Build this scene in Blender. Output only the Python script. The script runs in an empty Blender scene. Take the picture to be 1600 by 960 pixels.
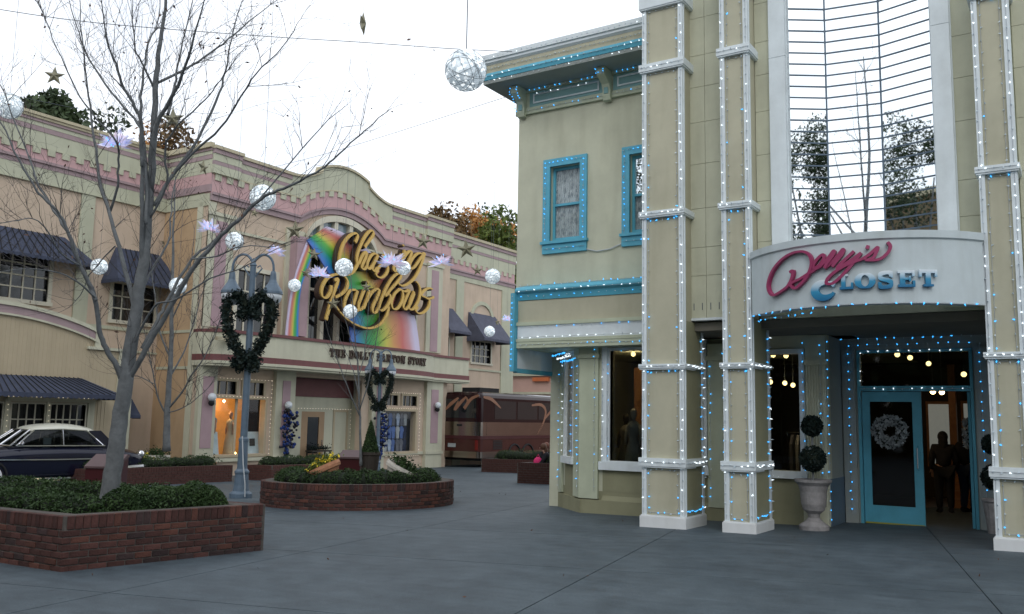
import bpy, bmesh, math, random
import numpy as np
from mathutils import Vector, Matrix
R_=math.radians
rnd=random.Random(7)
sc=bpy.context.scene
COL=sc.collection

# ------------------------------------------------------------------ camera, sky, sun, exposure
cd=bpy.data.cameras.new('camera'); cam=bpy.data.objects.new('camera',cd); COL.objects.link(cam)
cd.sensor_width=36; cd.lens=31.16; cd.clip_start=.05; cd.clip_end=3000
CI,CJ,CK=[[0.841665,0.539688,0.018357],[0.051581,-0.114189,0.992119],[0.537531,-0.834085,-0.123947]]
cam.matrix_world=Matrix(((CI[0],CJ[0],CK[0],0),(CI[1],CJ[1],CK[1],0),(CI[2],CJ[2],CK[2],1.5),(0,0,0,1)))
sc.camera=cam
W=bpy.data.worlds.new('World'); sc.world=W; W.use_nodes=True
nt=W.node_tree; nt.nodes.clear()
out=nt.nodes.new('ShaderNodeOutputWorld'); bg=nt.nodes.new('ShaderNodeBackground')
sky=nt.nodes.new('ShaderNodeTexSky'); sky.sky_type='NISHITA'; sky.sun_disc=False
SUN_EL,SUN_AZ=40,150
sky.sun_elevation=R_(SUN_EL); sky.sun_rotation=R_(SUN_AZ); sky.ozone_density=1.4
tc=nt.nodes.new('ShaderNodeTexCoord')
nz=nt.nodes.new('ShaderNodeTexNoise'); nz.inputs['Scale'].default_value=1.6; nz.inputs['Detail'].default_value=5
rp=nt.nodes.new('ShaderNodeValToRGB'); rp.color_ramp.elements[0].position=.30; rp.color_ramp.elements[0].color=(.42,.42,.42,1); rp.color_ramp.elements[1].position=.60; rp.color_ramp.elements[1].color=(1,1,1,1)
mx=nt.nodes.new('ShaderNodeMixRGB'); mx.inputs[2].default_value=(11.6,12.1,12.8,1)
nt.links.new(tc.outputs['Generated'],nz.inputs['Vector']); nt.links.new(nz.outputs['Fac'],rp.inputs[0])
nt.links.new(rp.outputs[0],mx.inputs[0]); nt.links.new(sky.outputs[0],mx.inputs[1]); nt.links.new(mx.outputs[0],bg.inputs[0])
bg.inputs[1].default_value=.1; nt.links.new(bg.outputs[0],out.inputs[0])
sd=bpy.data.lights.new('sun','SUN'); sd.energy=.5; sd.angle=R_(25); sd.color=(1,.96,.9)
so=bpy.data.objects.new('sun',sd); COL.objects.link(so)
so.rotation_euler=(R_(90-SUN_EL),0,R_(180-SUN_AZ)); so.location=(0,0,40)
sc.view_settings.view_transform='Standard'; sc.view_settings.look='None'; sc.view_settings.exposure=.28; sc.view_settings.gamma=1
sc.cycles.max_bounces=6; sc.cycles.transparent_max_bounces=12
sc.cycles.use_adaptive_sampling=True

# ------------------------------------------------------------------ helpers
GX,GY=.0198,-.0110
def gz(x,y): return GX*x+GY*y
WL={}
def V(*a): return Vector(a)
def tag(o,label=None,cat=None,group=None,kind=None):
    if label: o['label']=label
    if cat: o['category']=cat
    if group: o['group']=group
    if kind: o['kind']=kind
    return o
def thing(name,label,cat,loc,group=None,rz=0):
    o=bpy.data.objects.new(name,None); COL.objects.link(o); o.empty_display_size=.2
    o.location=loc; o.rotation_euler=(0,0,rz); WL[o.name]=Vector(loc)
    return tag(o,label,cat,group)
def place(o,parent,w):
    w=Vector(w); WL[o.name]=w
    if parent is not None: o.parent=parent; o.location=w-WL[parent.name]
    else: o.location=w
    COL.objects.link(o); return o
def mesh(name,v,f,m,smooth=False):
    me=bpy.data.meshes.new(name); me.from_pydata([tuple(p) for p in v],[],f); me.update()
    if m is not None: me.materials.append(m)
    if smooth:
        for p in me.polygons: p.use_smooth=True
    return me
def frY(y): return (V(0,y,0),V(1,0,0),V(0,-1,0))
def frX(x): return (V(x,0,0),V(0,1,0),V(1,0,0))
def frA(o,ang):  # u along heading ang (deg), outward normal to the right of u
    a=R_(ang); u=V(math.cos(a),math.sin(a),0); return (V(*o),u,V(u.y,-u.x,0))
def FP(fr,u,z,d): p=fr[0]+fr[1]*u+fr[2]*d; return V(p.x,p.y,fr[0].z+z)
class MB:
    def __init__(s): s.v=[]; s.f=[]
    def add(s,v,f):
        b=len(s.v); s.v+= [Vector(p) for p in v]; s.f+=[tuple(i+b for i in q) for q in f]; return s
    def hexa(s,p): return s.add(p,[(0,3,2,1),(4,5,6,7),(0,1,5,4),(1,2,6,5),(2,3,7,6),(3,0,4,7)])
    def box(s,x0,x1,y0,y1,z0,z1): return s.hexa([(x0,y0,z0),(x1,y0,z0),(x1,y1,z0),(x0,y1,z0),(x0,y0,z1),(x1,y0,z1),(x1,y1,z1),(x0,y1,z1)])
    def fbox(s,fr,u0,u1,z0,z1,d0,d1):
        return s.hexa([FP(fr,u0,z0,d1),FP(fr,u1,z0,d1),FP(fr,u1,z0,d0),FP(fr,u0,z0,d0),FP(fr,u0,z1,d1),FP(fr,u1,z1,d1),FP(fr,u1,z1,d0),FP(fr,u0,z1,d0)])
    def prism(s,fr,poly,d0,d1):
        n=len(poly); a=[FP(fr,u,z,d1) for u,z in poly]; b=[FP(fr,u,z,d0) for u,z in poly]
        return s.add(a+b,[tuple(range(n)),tuple(range(2*n-1,n-1,-1))]+[(i,n+i,n+(i+1)%n,(i+1)%n) for i in range(n)])
    def profile(s,fr,poly,u0,u1):  # poly of (d,z) swept along u
        n=len(poly); a=[FP(fr,u0,z,d) for d,z in poly]; b=[FP(fr,u1,z,d) for d,z in poly]
        return s.add(a+b,[tuple(range(n)),tuple(range(2*n-1,n-1,-1))]+[(i,n+i,n+(i+1)%n,(i+1)%n) for i in range(n)])
    def band(s,fr,us,lo,hi,d0,d1):
        n=len(us); v=[]
        for u,l,h in zip(us,lo,hi): v+=[FP(fr,u,l,d0),FP(fr,u,l,d1),FP(fr,u,h,d1),FP(fr,u,h,d0)]
        f=[]
        for i in range(n-1):
            a,b=4*i,4*i+4
            for k in range(4): f.append((a+k,b+k,b+(k+1)%4,a+(k+1)%4))
        f+=[(0,1,2,3),(4*n-1,4*n-2,4*n-3,4*n-4)]
        return s.add(v,f)
    def tube(s,pts,r,n=6,cap=True):
        pts=[Vector(p) for p in pts]; m=len(pts); rr=r if isinstance(r,(list,tuple)) else [r]*m
        v=[]; px=None
        for i,p in enumerate(pts):
            t=(pts[min(i+1,m-1)]-pts[max(i-1,0)])
            if t.length<1e-9: t=V(0,0,1)
            t.normalize()
            if px is None:
                px=t.orthogonal().normalized()
            else:
                px=px-t*px.dot(t)
                if px.length<1e-6: px=t.orthogonal()
                px.normalize()
            py=t.cross(px)
            for k in range(n):
                a=2*math.pi*k/n; v.append(p+(px*math.cos(a)+py*math.sin(a))*rr[i])
        f=[(i*n+k,i*n+(k+1)%n,(i+1)*n+(k+1)%n,(i+1)*n+k) for i in range(m-1) for k in range(n)]
        if cap: f+=[tuple(range(n-1,-1,-1)),tuple((m-1)*n+k for k in range(n))]
        return s.add(v,f)
    def lathe(s,c,prof,n=20):
        c=Vector(c); v=[];m=len(prof)
        for r,z in prof:
            for k in range(n):
                a=2*math.pi*k/n; v.append(c+V(r*math.cos(a),r*math.sin(a),z))
        f=[(i*n+k,i*n+(k+1)%n,(i+1)*n+(k+1)%n,(i+1)*n+k) for i in range(m-1) for k in range(n)]
        f+=[tuple(range(n-1,-1,-1)),tuple((m-1)*n+k for k in range(n))]
        return s.add(v,f)
    def sphere(s,c,r,n=12,m=8,sq=(1,1,1)):
        prof=[(max(1e-3,math.sin(math.pi*i/m))*r,-math.cos(math.pi*i/m)*r) for i in range(m+1)]
        b=len(s.v); s.lathe((0,0,0),prof,n); c=Vector(c)
        for i in range(b,len(s.v)): p=s.v[i]; s.v[i]=V(p.x*sq[0],p.y*sq[1],p.z*sq[2])+c
        return s
    def quads(s,fr,u0,u1,z0,z1,d): return s.add([FP(fr,u0,z0,d),FP(fr,u1,z0,d),FP(fr,u1,z1,d),FP(fr,u0,z1,d)],[(0,1,2,3)])
    def build(s,name,m,parent=None,label=None,cat=None,group=None,kind=None,smooth=False,local=False,at=None):
        if local:
            o=bpy.data.objects.new(name,mesh(name,s.v,s.f,m,smooth)); o.parent=parent; COL.objects.link(o)
            WL[o.name]=WL[parent.name].copy() if parent is not None else V(0,0,0)
            return tag(o,label,cat,group,kind)
        if at is None: at=WL[parent.name] if parent is not None else V(0,0,0)
        at=Vector(at)
        o=bpy.data.objects.new(name,mesh(name,[p-at for p in s.v],s.f,m,smooth))
        place(o,parent,at); return tag(o,label,cat,group,kind)
def wallholes(mb,fr,us0,us1,z0,z1,th,holes):
    us=sorted({us0,us1}|{h[0] for h in holes}|{h[1] for h in holes}); zs=sorted({z0,z1}|{h[2] for h in holes}|{h[3] for h in holes})
    us=[u for u in us if us0<=u<=us1]; zs=[z for z in zs if z0<=z<=z1]
    def solid(i,j):
        if i<0 or j<0 or i>=len(us)-1 or j>=len(zs)-1: return False
        u=(us[i]+us[i+1])/2; z=(zs[j]+zs[j+1])/2
        return not any(h[0]<u<h[1] and h[2]<z<h[3] for h in holes)
    def q(a,b,c,d): mb.add([a,b,c,d],[(0,1,2,3)])
    for i in range(len(us)-1):
        for j in range(len(zs)-1):
            if not solid(i,j): continue
            a,b,c,d=us[i],us[i+1],zs[j],zs[j+1]
            q(FP(fr,a,c,0),FP(fr,b,c,0),FP(fr,b,d,0),FP(fr,a,d,0)); q(FP(fr,a,d,-th),FP(fr,b,d,-th),FP(fr,b,c,-th),FP(fr,a,c,-th))
            if not solid(i-1,j): q(FP(fr,a,c,-th),FP(fr,a,c,0),FP(fr,a,d,0),FP(fr,a,d,-th))
            if not solid(i+1,j): q(FP(fr,b,c,0),FP(fr,b,c,-th),FP(fr,b,d,-th),FP(fr,b,d,0))
            if not solid(i,j-1): q(FP(fr,a,c,-th),FP(fr,b,c,-th),FP(fr,b,c,0),FP(fr,a,c,0))
            if not solid(i,j+1): q(FP(fr,a,d,0),FP(fr,b,d,0),FP(fr,b,d,-th),FP(fr,a,d,-th))
def copy_obj(o,parent,w,rz=None,sc_=None):
    c=o.copy(); c.parent=None; place(c,parent,w)
    if rz is not None: c.rotation_euler=(0,0,rz)
    if sc_ is not None: c.scale=sc_
    return c

# ------------------------------------------------------------------ materials
def mat(name,col,rough=.6,metal=0.,var=.12,vs=1.5,bump=.0,bs=40,emit=None,es=1,spec=.4,objrand=0.,stain=0.):
    m=bpy.data.materials.new(name); m.use_nodes=True; n=m.node_tree; b=n.nodes['Principled BSDF']
    b.inputs['Roughness'].default_value=rough; b.inputs['Metallic'].default_value=metal; b.inputs['Specular IOR Level'].default_value=spec
    tcn=n.nodes.new('ShaderNodeTexCoord'); L=n.links.new
    base=None
    if var>0:
        nn=n.nodes.new('ShaderNodeTexNoise'); nn.inputs['Scale'].default_value=vs; nn.inputs['Detail'].default_value=6; nn.inputs['Roughness'].default_value=.65
        L(tcn.outputs['Object'],nn.inputs['Vector'])
        r=n.nodes.new('ShaderNodeValToRGB'); e=r.color_ramp.elements
        e[0].position=.3; e[0].color=tuple(c*(1-var) for c in col)+(1,); e[1].position=.7; e[1].color=tuple(min(1,c*(1+var)) for c in col)+(1,)
        L(nn.outputs['Fac'],r.inputs[0]); base=r.outputs[0]
    if stain>0:
        mp=n.nodes.new('ShaderNodeMapping'); mp.inputs['Scale'].default_value=(2.2,2.2,.35); L(tcn.outputs['Object'],mp.inputs[0])
        n2=n.nodes.new('ShaderNodeTexNoise'); n2.inputs['Scale'].default_value=1.4; n2.inputs['Detail'].default_value=7; L(mp.outputs[0],n2.inputs['Vector'])
        r2=n.nodes.new('ShaderNodeValToRGB'); r2.color_ramp.elements[0].position=.48; r2.color_ramp.elements[1].position=.75
        r2.color_ramp.elements[1].color=(stain,stain,stain,1); r2.color_ramp.elements[0].color=(0,0,0,1)
        L(n2.outputs['Fac'],r2.inputs[0]); mm=n.nodes.new('ShaderNodeMixRGB'); mm.blend_type='MULTIPLY'
        L(r2.outputs[0],mm.inputs[0]); L(base,mm.inputs[1]); mm.inputs[2].default_value=(.62,.6,.55,1); base=mm.outputs[0]
    if objrand>0:
        oi=n.nodes.new('ShaderNodeObjectInfo'); hs=n.nodes.new('ShaderNodeHueSaturation'); mr=n.nodes.new('ShaderNodeMapRange')
        mr.inputs['To Min'].default_value=1-objrand; mr.inputs['To Max'].default_value=1+objrand
        L(oi.outputs['Random'],mr.inputs['Value']); L(mr.outputs[0],hs.inputs['Value']); L(base,hs.inputs['Color']); base=hs.outputs[0]
    if base is not None: L(base,b.inputs['Base Color'])
    else: b.inputs['Base Color'].default_value=tuple(col)+(1,)
    if bump>0:
        nb=n.nodes.new('ShaderNodeTexNoise'); nb.inputs['Scale'].default_value=bs; nb.inputs['Detail'].default_value=4; L(tcn.outputs['Object'],nb.inputs['Vector'])
        bp=n.nodes.new('ShaderNodeBump'); bp.inputs['Strength'].default_value=bump; bp.inputs['Distance'].default_value=.02; L(nb.outputs['Fac'],bp.inputs['Height']); L(bp.outputs[0],b.inputs['Normal'])
    if emit: b.inputs['Emission Color'].default_value=tuple(emit)+(1,); b.inputs['Emission Strength'].default_value=es
    return m
def glassmat(name,tint=(.6,.65,.65),dark=.5,rough=.03):
    m=bpy.data.materials.new(name); m.use_nodes=True; n=m.node_tree; n.nodes.clear(); L=n.links.new
    o=n.nodes.new('ShaderNodeOutputMaterial'); t=n.nodes.new('ShaderNodeBsdfTransparent'); t.inputs[0].default_value=tuple(c*dark for c in tint)+(1,)
    g=n.nodes.new('ShaderNodeBsdfGlossy'); g.inputs['Roughness'].default_value=rough; g.inputs[0].default_value=(.9,.92,.95,1)
    fz=n.nodes.new('ShaderNodeFresnel'); fz.inputs[0].default_value=1.45; mxs=n.nodes.new('ShaderNodeMixShader')
    gi=n.nodes.new('ShaderNodeNewGeometry'); sb=n.nodes.new('ShaderNodeMath'); sb.operation='SUBTRACT'; sb.inputs[0].default_value=1; L(gi.outputs['Backfacing'],sb.inputs[1]); ml=n.nodes.new('ShaderNodeMath'); ml.operation='MULTIPLY'; L(fz.outputs[0],ml.inputs[0]); L(sb.outputs[0],ml.inputs[1])
    L(ml.outputs[0],mxs.inputs[0]); L(t.outputs[0],mxs.inputs[1]); L(g.outputs[0],mxs.inputs[2]); L(mxs.outputs[0],o.inputs[0]); return m
def leafmat(name,c1,c2,scale=1.2,tr=.0):
    m=mat(name,c1,rough=.6,var=0,spec=.25); n=m.node_tree; L=n.links.new; b=n.nodes['Principled BSDF']
    tcn=n.nodes.new('ShaderNodeTexCoord'); nn=n.nodes.new('ShaderNodeTexNoise'); nn.inputs['Scale'].default_value=scale; nn.inputs['Detail'].default_value=8; nn.inputs['Roughness'].default_value=.8
    r=n.nodes.new('ShaderNodeValToRGB'); r.color_ramp.elements[0].position=.35; r.color_ramp.elements[1].position=.68
    r.color_ramp.elements[0].color=tuple(c1)+(1,); r.color_ramp.elements[1].color=tuple(c2)+(1,)
    L(tcn.outputs['Object'],nn.inputs['Vector']); L(nn.outputs['Fac'],r.inputs[0]); L(r.outputs[0],b.inputs['Base Color']); return m

M={}
M['green']=mat('sage_stucco',(.535,.54,.415),.85,var=.10,vs=1.2,bump=.25,bs=90,stain=.35)
M['tan']=mat('khaki_panel',(.465,.445,.33),.8,var=.08,vs=1.3,bump=.2,bs=120,stain=.35)
M['olive']=mat('olive_panel',(.27,.265,.165),.8,var=.09,vs=2,bump=.15,bs=120,stain=.3)
M['grey']=mat('grey_white_paint',(.68,.74,.76),.55,var=.07,vs=3,bump=.08,bs=50,stain=.3)
M['cream']=mat('pale_sage_trim',(.47,.51,.38),.7,var=.08,vs=2,bump=.1,bs=60,stain=.3)
M['blue']=mat('teal_blue_paint',(.10,.39,.52),.45,var=.10,vs=3,bump=.06,stain=.25)
M['teal']=mat('muted_teal',(.20,.36,.36),.6,var=.08,vs=3)
M['white']=mat('white_paint',(.70,.72,.72),.5,var=.05,vs=3,stain=.25)
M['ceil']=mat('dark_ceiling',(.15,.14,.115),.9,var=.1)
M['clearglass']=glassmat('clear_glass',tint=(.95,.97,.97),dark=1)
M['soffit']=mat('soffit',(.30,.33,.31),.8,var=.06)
M['canopy']=mat('canopy_stucco',(.52,.585,.60),.8,var=.07,vs=1.5,bump=.2,bs=110,stain=.45)
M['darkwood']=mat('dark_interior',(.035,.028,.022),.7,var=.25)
M['brownpanel']=mat('orange_brown_wood',(.30,.14,.06),.5,var=.2,vs=6)
M['peach']=mat('peach_stucco',(.56,.445,.34),.85,var=.08,vs=1.0,bump=.25,bs=80,stain=.3)
M['orange']=mat('orange_peach_stucco',(.47,.33,.20),.85,var=.09,vs=1.0,bump=.25,bs=80,stain=.3)
M['lcream']=mat('yellow_cream_stucco',(.53,.52,.40),.8,var=.06,vs=1.4,bump=.15,bs=80,stain=.3)
M['lgreen']=mat('pale_green_cream',(.475,.48,.36),.8,var=.06,vs=1.4,bump=.15,bs=80,stain=.3)
M['pink']=mat('pink_band',(.52,.335,.335),.75,var=.07,vs=2,stain=.2)
M['mauve']=mat('mauve_trim',(.34,.25,.26),.7,var=.08,vs=2,stain=.2)
M['pinkpan']=mat('pink_panel',(.40,.28,.30),.75,var=.07,vs=2)
M['tancap']=mat('tan_cap',(.47,.42,.29),.7,var=.08,vs=2,stain=.4)
M['brown']=mat('red_brown_trim',(.16,.06,.06),.6,var=.12,vs=2)
M['siding']=mat('tan_siding',(.46,.385,.265),.75,var=.06,vs=1.2,stain=.2)
M['navy']=mat('navy_canvas',(.045,.055,.09),.8,var=.2,vs=4,bump=.2,bs=150)
M['slate']=mat('slate_canvas',(.075,.08,.115),.8,var=.2,vs=4,bump=.2,bs=150)
M['winframe']=mat('cream_window_frame',(.58,.55,.44),.6,var=.05)
M['pane']=mat('dark_pane',(.012,.014,.016),.06,var=0,spec=.7)
M['skypane']=mat('pale_fan_pane',(.20,.28,.33),.08,var=.05,spec=.8)
M['mirror']=mat('mirror_glass',(.88,.93,.95),.015,metal=1,var=0)
M['glass']=glassmat('shop_glass',dark=.75)
M['dimglass']=glassmat('far_dim_glass',dark=.22)
M['lace']=None
M['metal']=mat('blue_grey_paint',(.10,.145,.195),.45,var=.12,vs=8)
M['globe']=mat('frosted_globe',(.62,.66,.70),.3,var=.05)
M['gold']=mat('gold_letter',(.56,.36,.09),.38,metal=.25,var=.1,vs=3)
M['dbrown']=mat('dark_letter_back',(.05,.03,.02),.6,var=.1)
M['magenta']=mat('crimson_letter',(.30,.035,.11),.35,var=.1)
M['chrome']=mat('chrome',(.7,.7,.72),.12,metal=1,var=0)
M['rubber']=mat('rubber',(.012,.012,.013),.8,var=.1)
M['carnavy']=mat('navy_car_paint',(.006,.007,.020),.12,var=0,spec=.6)
M['carcream']=mat('cream_car_roof',(.58,.58,.50),.2,var=.03,spec=.5)
M['carglass']=glassmat('car_glass',dark=.35)
M['maroon']=mat('maroon_paint',(.055,.014,.016),.3,var=.12)
M['pmauve']=mat('pale_mauve_top',(.10,.06,.062),.5,var=.1)
M['busdark']=mat('bus_maroon_black',(.018,.006,.007),.10,var=.15,spec=.3)
M['busmar']=mat('bus_maroon',(.055,.018,.015),.14,var=.1,spec=.3)
M['bussteel']=mat('bus_steel',(.26,.22,.19),.16,metal=1,var=.08,vs=.8)
M['swoosh']=mat('tan_swoosh',(.26,.13,.08),.35,var=.08)
M['terra']=mat('terracotta',(.42,.20,.11),.8,var=.15,vs=6,bump=.15)
M['stonepot']=mat('pale_stone_pot',(.52,.49,.43),.8,var=.15,vs=6,bump=.2)
M['urn']=mat('weathered_stone',(.26,.25,.25),.85,var=.25,vs=7,bump=.3,bs=30)
M['soil']=mat('dark_mulch',(.028,.02,.015),.95,var=.4,vs=20,bump=.6,bs=60)
M['mortar']=mat('mortar',(.085,.075,.066),.95,var=.3,vs=10,bump=.3)
M['brickA']=mat('brick_red',(.066,.027,.022),.9,var=.3,vs=14,bump=.4,bs=45,objrand=.35)
M['brickB']=mat('brick_dark',(.038,.022,.021),.9,var=.35,vs=14,bump=.4,bs=45,objrand=.3)
M['brickC']=mat('brick_orange',(.088,.034,.024),.9,var=.3,vs=14,bump=.4,bs=45,objrand=.25)
M['bark']=mat('smooth_grey_bark',(.145,.155,.16),.85,var=.3,vs=6,bump=.5,bs=30)
M['twig']=mat('dark_twig',(.07,.065,.065),.8,var=.2)
M['dryleaf']=mat('dry_leaf',(.10,.055,.04),.8,var=.3)
M['wire']=mat('wire',(.10,.12,.14),.5,var=0)
M['cordw']=mat('pale_cord',(.45,.48,.5),.5,var=0)
M['star']=mat('dull_gold_star',(.22,.205,.135),.45,metal=.35,var=.15,vs=5)
M['hedge']=leafmat('hedge_leaf',(.012,.030,.010),(.05,.09,.026),2.5)
M['hedgecore']=mat('hedge_core',(.01,.016,.008),.9,var=.2)
M['wreath']=leafmat('wreath_needles',(.005,.011,.011),(.016,.032,.026),4)
M['conifer']=leafmat('conifer_leaf',(.018,.035,.018),(.06,.09,.035),.5)
M['conifer2']=leafmat('yellowgreen_leaf',(.05,.08,.015),(.15,.19,.04),.4)
M['autumn']=leafmat('autumn_leaf',(.34,.15,.04),(.55,.30,.10),.5)
M['brownfol']=leafmat('brown_leaf',(.10,.065,.03),(.22,.14,.06),.5)
M['blueb']=mat('blue_ornament',(.012,.035,.16),.2,var=.2,vs=30)
M['yellow']=mat('yellow_petal',(.65,.50,.02),.6,var=.15)
M['LB']=mat('lit_blue_bulb',(.05,.3,.8),.3,var=0,emit=(.04,.42,1),es=1.7)
M['LW']=mat('lit_white_bulb',(.8,.85,.9),.3,var=0,emit=(.85,.95,1),es=1.3)
M['LN']=mat('clear_bulb',(.62,.72,.78),.25,var=0,spec=.6)
M['LWW']=mat('lit_warm_bulb',(.9,.8,.6),.3,var=0,emit=(1,.66,.26),es=9)
M['LWS']=mat('lit_soft_bulb',(.9,.85,.75),.3,var=0,emit=(1,.86,.66),es=1.0)
M['skin']=mat('skin',(.45,.27,.2),.55,var=.05)
M['dark']=mat('black_cloth',(.012,.013,.018),.9,var=.2)
M['denim']=mat('denim',(.03,.045,.09),.9,var=.2)
M['pinkc']=mat('hot_pink_cloth',(.65,.03,.16),.8,var=.1)
M['hair']=mat('brown_hair',(.10,.045,.025),.6,var=.2)
M['silver']=mat('pale_cloth',(.33,.36,.37),.7,var=.15,vs=6)
M['poster']=mat('pale_poster',(.50,.58,.62),.4,var=.15,vs=4)
def rampmat(name,stops,axis,lo,hi,rough=.4,spec=.4):
    m=mat(name,(.5,.5,.5),rough,var=0,spec=spec); n=m.node_tree; L=n.links.new
    t=n.nodes.new('ShaderNodeTexCoord'); s=n.nodes.new('ShaderNodeSeparateXYZ'); L(t.outputs['Object'],s.inputs[0])
    mr=n.nodes.new('ShaderNodeMapRange'); mr.inputs['From Min'].default_value=lo; mr.inputs['From Max'].default_value=hi; L(s.outputs[axis],mr.inputs['Value'])
    r=n.nodes.new('ShaderNodeValToRGB'); e=r.color_ramp.elements
    while len(e)<len(stops): e.new(.5)
    for k,(p,c) in enumerate(stops): e[k].position=p; e[k].color=tuple(c)+(1,)
    L(mr.outputs[0],r.inputs[0]); L(r.outputs[0],n.nodes['Principled BSDF'].inputs['Base Color']); return m
def uvramp(name,stops,rough=.35,wash=None):
    m=mat(name,(.5,.5,.5),rough,var=0); n=m.node_tree; L=n.links.new
    t=n.nodes.new('ShaderNodeUVMap'); s=n.nodes.new('ShaderNodeSeparateXYZ'); L(t.outputs[0],s.inputs[0])
    nn=n.nodes.new('ShaderNodeTexNoise'); nn.inputs['Scale'].default_value=6; L(t.outputs[0],nn.inputs['Vector'])
    ad=n.nodes.new('ShaderNodeMath'); ad.operation='MULTIPLY_ADD'; L(nn.outputs['Fac'],ad.inputs[0]); ad.inputs[1].default_value=.10; L(s.outputs[0],ad.inputs[2])
    r=n.nodes.new('ShaderNodeValToRGB'); e=r.color_ramp.elements
    while len(e)<len(stops): e.new(.5)
    for k,(p,c) in enumerate(stops): e[k].position=p; e[k].color=tuple(c)+(1,)
    L(ad.outputs[0],r.inputs[0]); L(r.outputs[0],n.nodes['Principled BSDF'].inputs['Base Color']); return m
# lace curtain: pale folds with a small woven diamond print
def lacemat():
    m=mat('lace_curtain',(.4,.43,.45),.9,var=0); n=m.node_tree; L=n.links.new
    t=n.nodes.new('ShaderNodeTexCoord'); v=n.nodes.new('ShaderNodeTexVoronoi'); v.inputs['Scale'].default_value=9; L(t.outputs['Object'],v.inputs['Vector'])
    w=n.nodes.new('ShaderNodeTexWave'); w.inputs['Scale'].default_value=14; w.inputs['Distortion'].default_value=6; w.wave_profile='TRI'; L(t.outputs['Object'],w.inputs['Vector'])
    r=n.nodes.new('ShaderNodeValToRGB'); r.color_ramp.elements[0].color=(.26,.29,.31,1); r.color_ramp.elements[1].color=(.62,.64,.65,1); r.color_ramp.elements[0].position=.2
    a=n.nodes.new('ShaderNodeMath'); a.operation='MULTIPLY'; L(v.outputs['Distance'],a.inputs[0]); L(w.outputs['Fac'],a.inputs[1]); 
    a2=n.nodes.new('ShaderNodeMath'); a2.operation='MULTIPLY'; a2.inputs[1].default_value=2.4; L(a.outputs[0],a2.inputs[0])
    L(a2.outputs[0],r.inputs[0]); L(r.outputs[0],n.nodes['Principled BSDF'].inputs['Base Color']); return m
M['lace']=lacemat()
# glitter ball film and iridescent petals
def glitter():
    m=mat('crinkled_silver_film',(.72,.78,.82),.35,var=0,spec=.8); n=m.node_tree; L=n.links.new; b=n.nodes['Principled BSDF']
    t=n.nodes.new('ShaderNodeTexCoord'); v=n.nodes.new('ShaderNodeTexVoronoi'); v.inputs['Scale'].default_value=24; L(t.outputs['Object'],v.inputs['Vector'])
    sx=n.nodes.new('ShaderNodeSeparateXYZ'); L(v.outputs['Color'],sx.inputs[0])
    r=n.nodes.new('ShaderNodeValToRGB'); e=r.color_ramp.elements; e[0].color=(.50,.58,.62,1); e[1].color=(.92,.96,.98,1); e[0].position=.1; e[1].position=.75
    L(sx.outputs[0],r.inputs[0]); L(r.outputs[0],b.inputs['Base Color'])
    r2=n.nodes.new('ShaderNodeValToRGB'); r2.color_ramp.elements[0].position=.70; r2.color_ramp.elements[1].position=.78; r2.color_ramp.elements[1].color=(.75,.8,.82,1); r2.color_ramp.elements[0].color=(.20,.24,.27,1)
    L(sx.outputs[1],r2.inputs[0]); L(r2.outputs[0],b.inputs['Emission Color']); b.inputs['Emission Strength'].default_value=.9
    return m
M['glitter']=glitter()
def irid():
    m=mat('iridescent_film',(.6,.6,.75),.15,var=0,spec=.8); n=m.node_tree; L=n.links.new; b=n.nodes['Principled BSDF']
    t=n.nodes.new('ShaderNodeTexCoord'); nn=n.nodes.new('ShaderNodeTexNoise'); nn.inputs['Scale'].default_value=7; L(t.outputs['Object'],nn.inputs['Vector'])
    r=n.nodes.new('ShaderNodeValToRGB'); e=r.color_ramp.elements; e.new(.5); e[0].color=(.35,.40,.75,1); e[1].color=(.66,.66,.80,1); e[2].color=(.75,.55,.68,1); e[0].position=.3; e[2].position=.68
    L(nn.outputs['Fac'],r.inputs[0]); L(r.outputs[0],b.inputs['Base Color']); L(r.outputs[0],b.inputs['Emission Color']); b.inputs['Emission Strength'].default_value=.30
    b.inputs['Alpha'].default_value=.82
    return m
M['irid']=irid()
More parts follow.
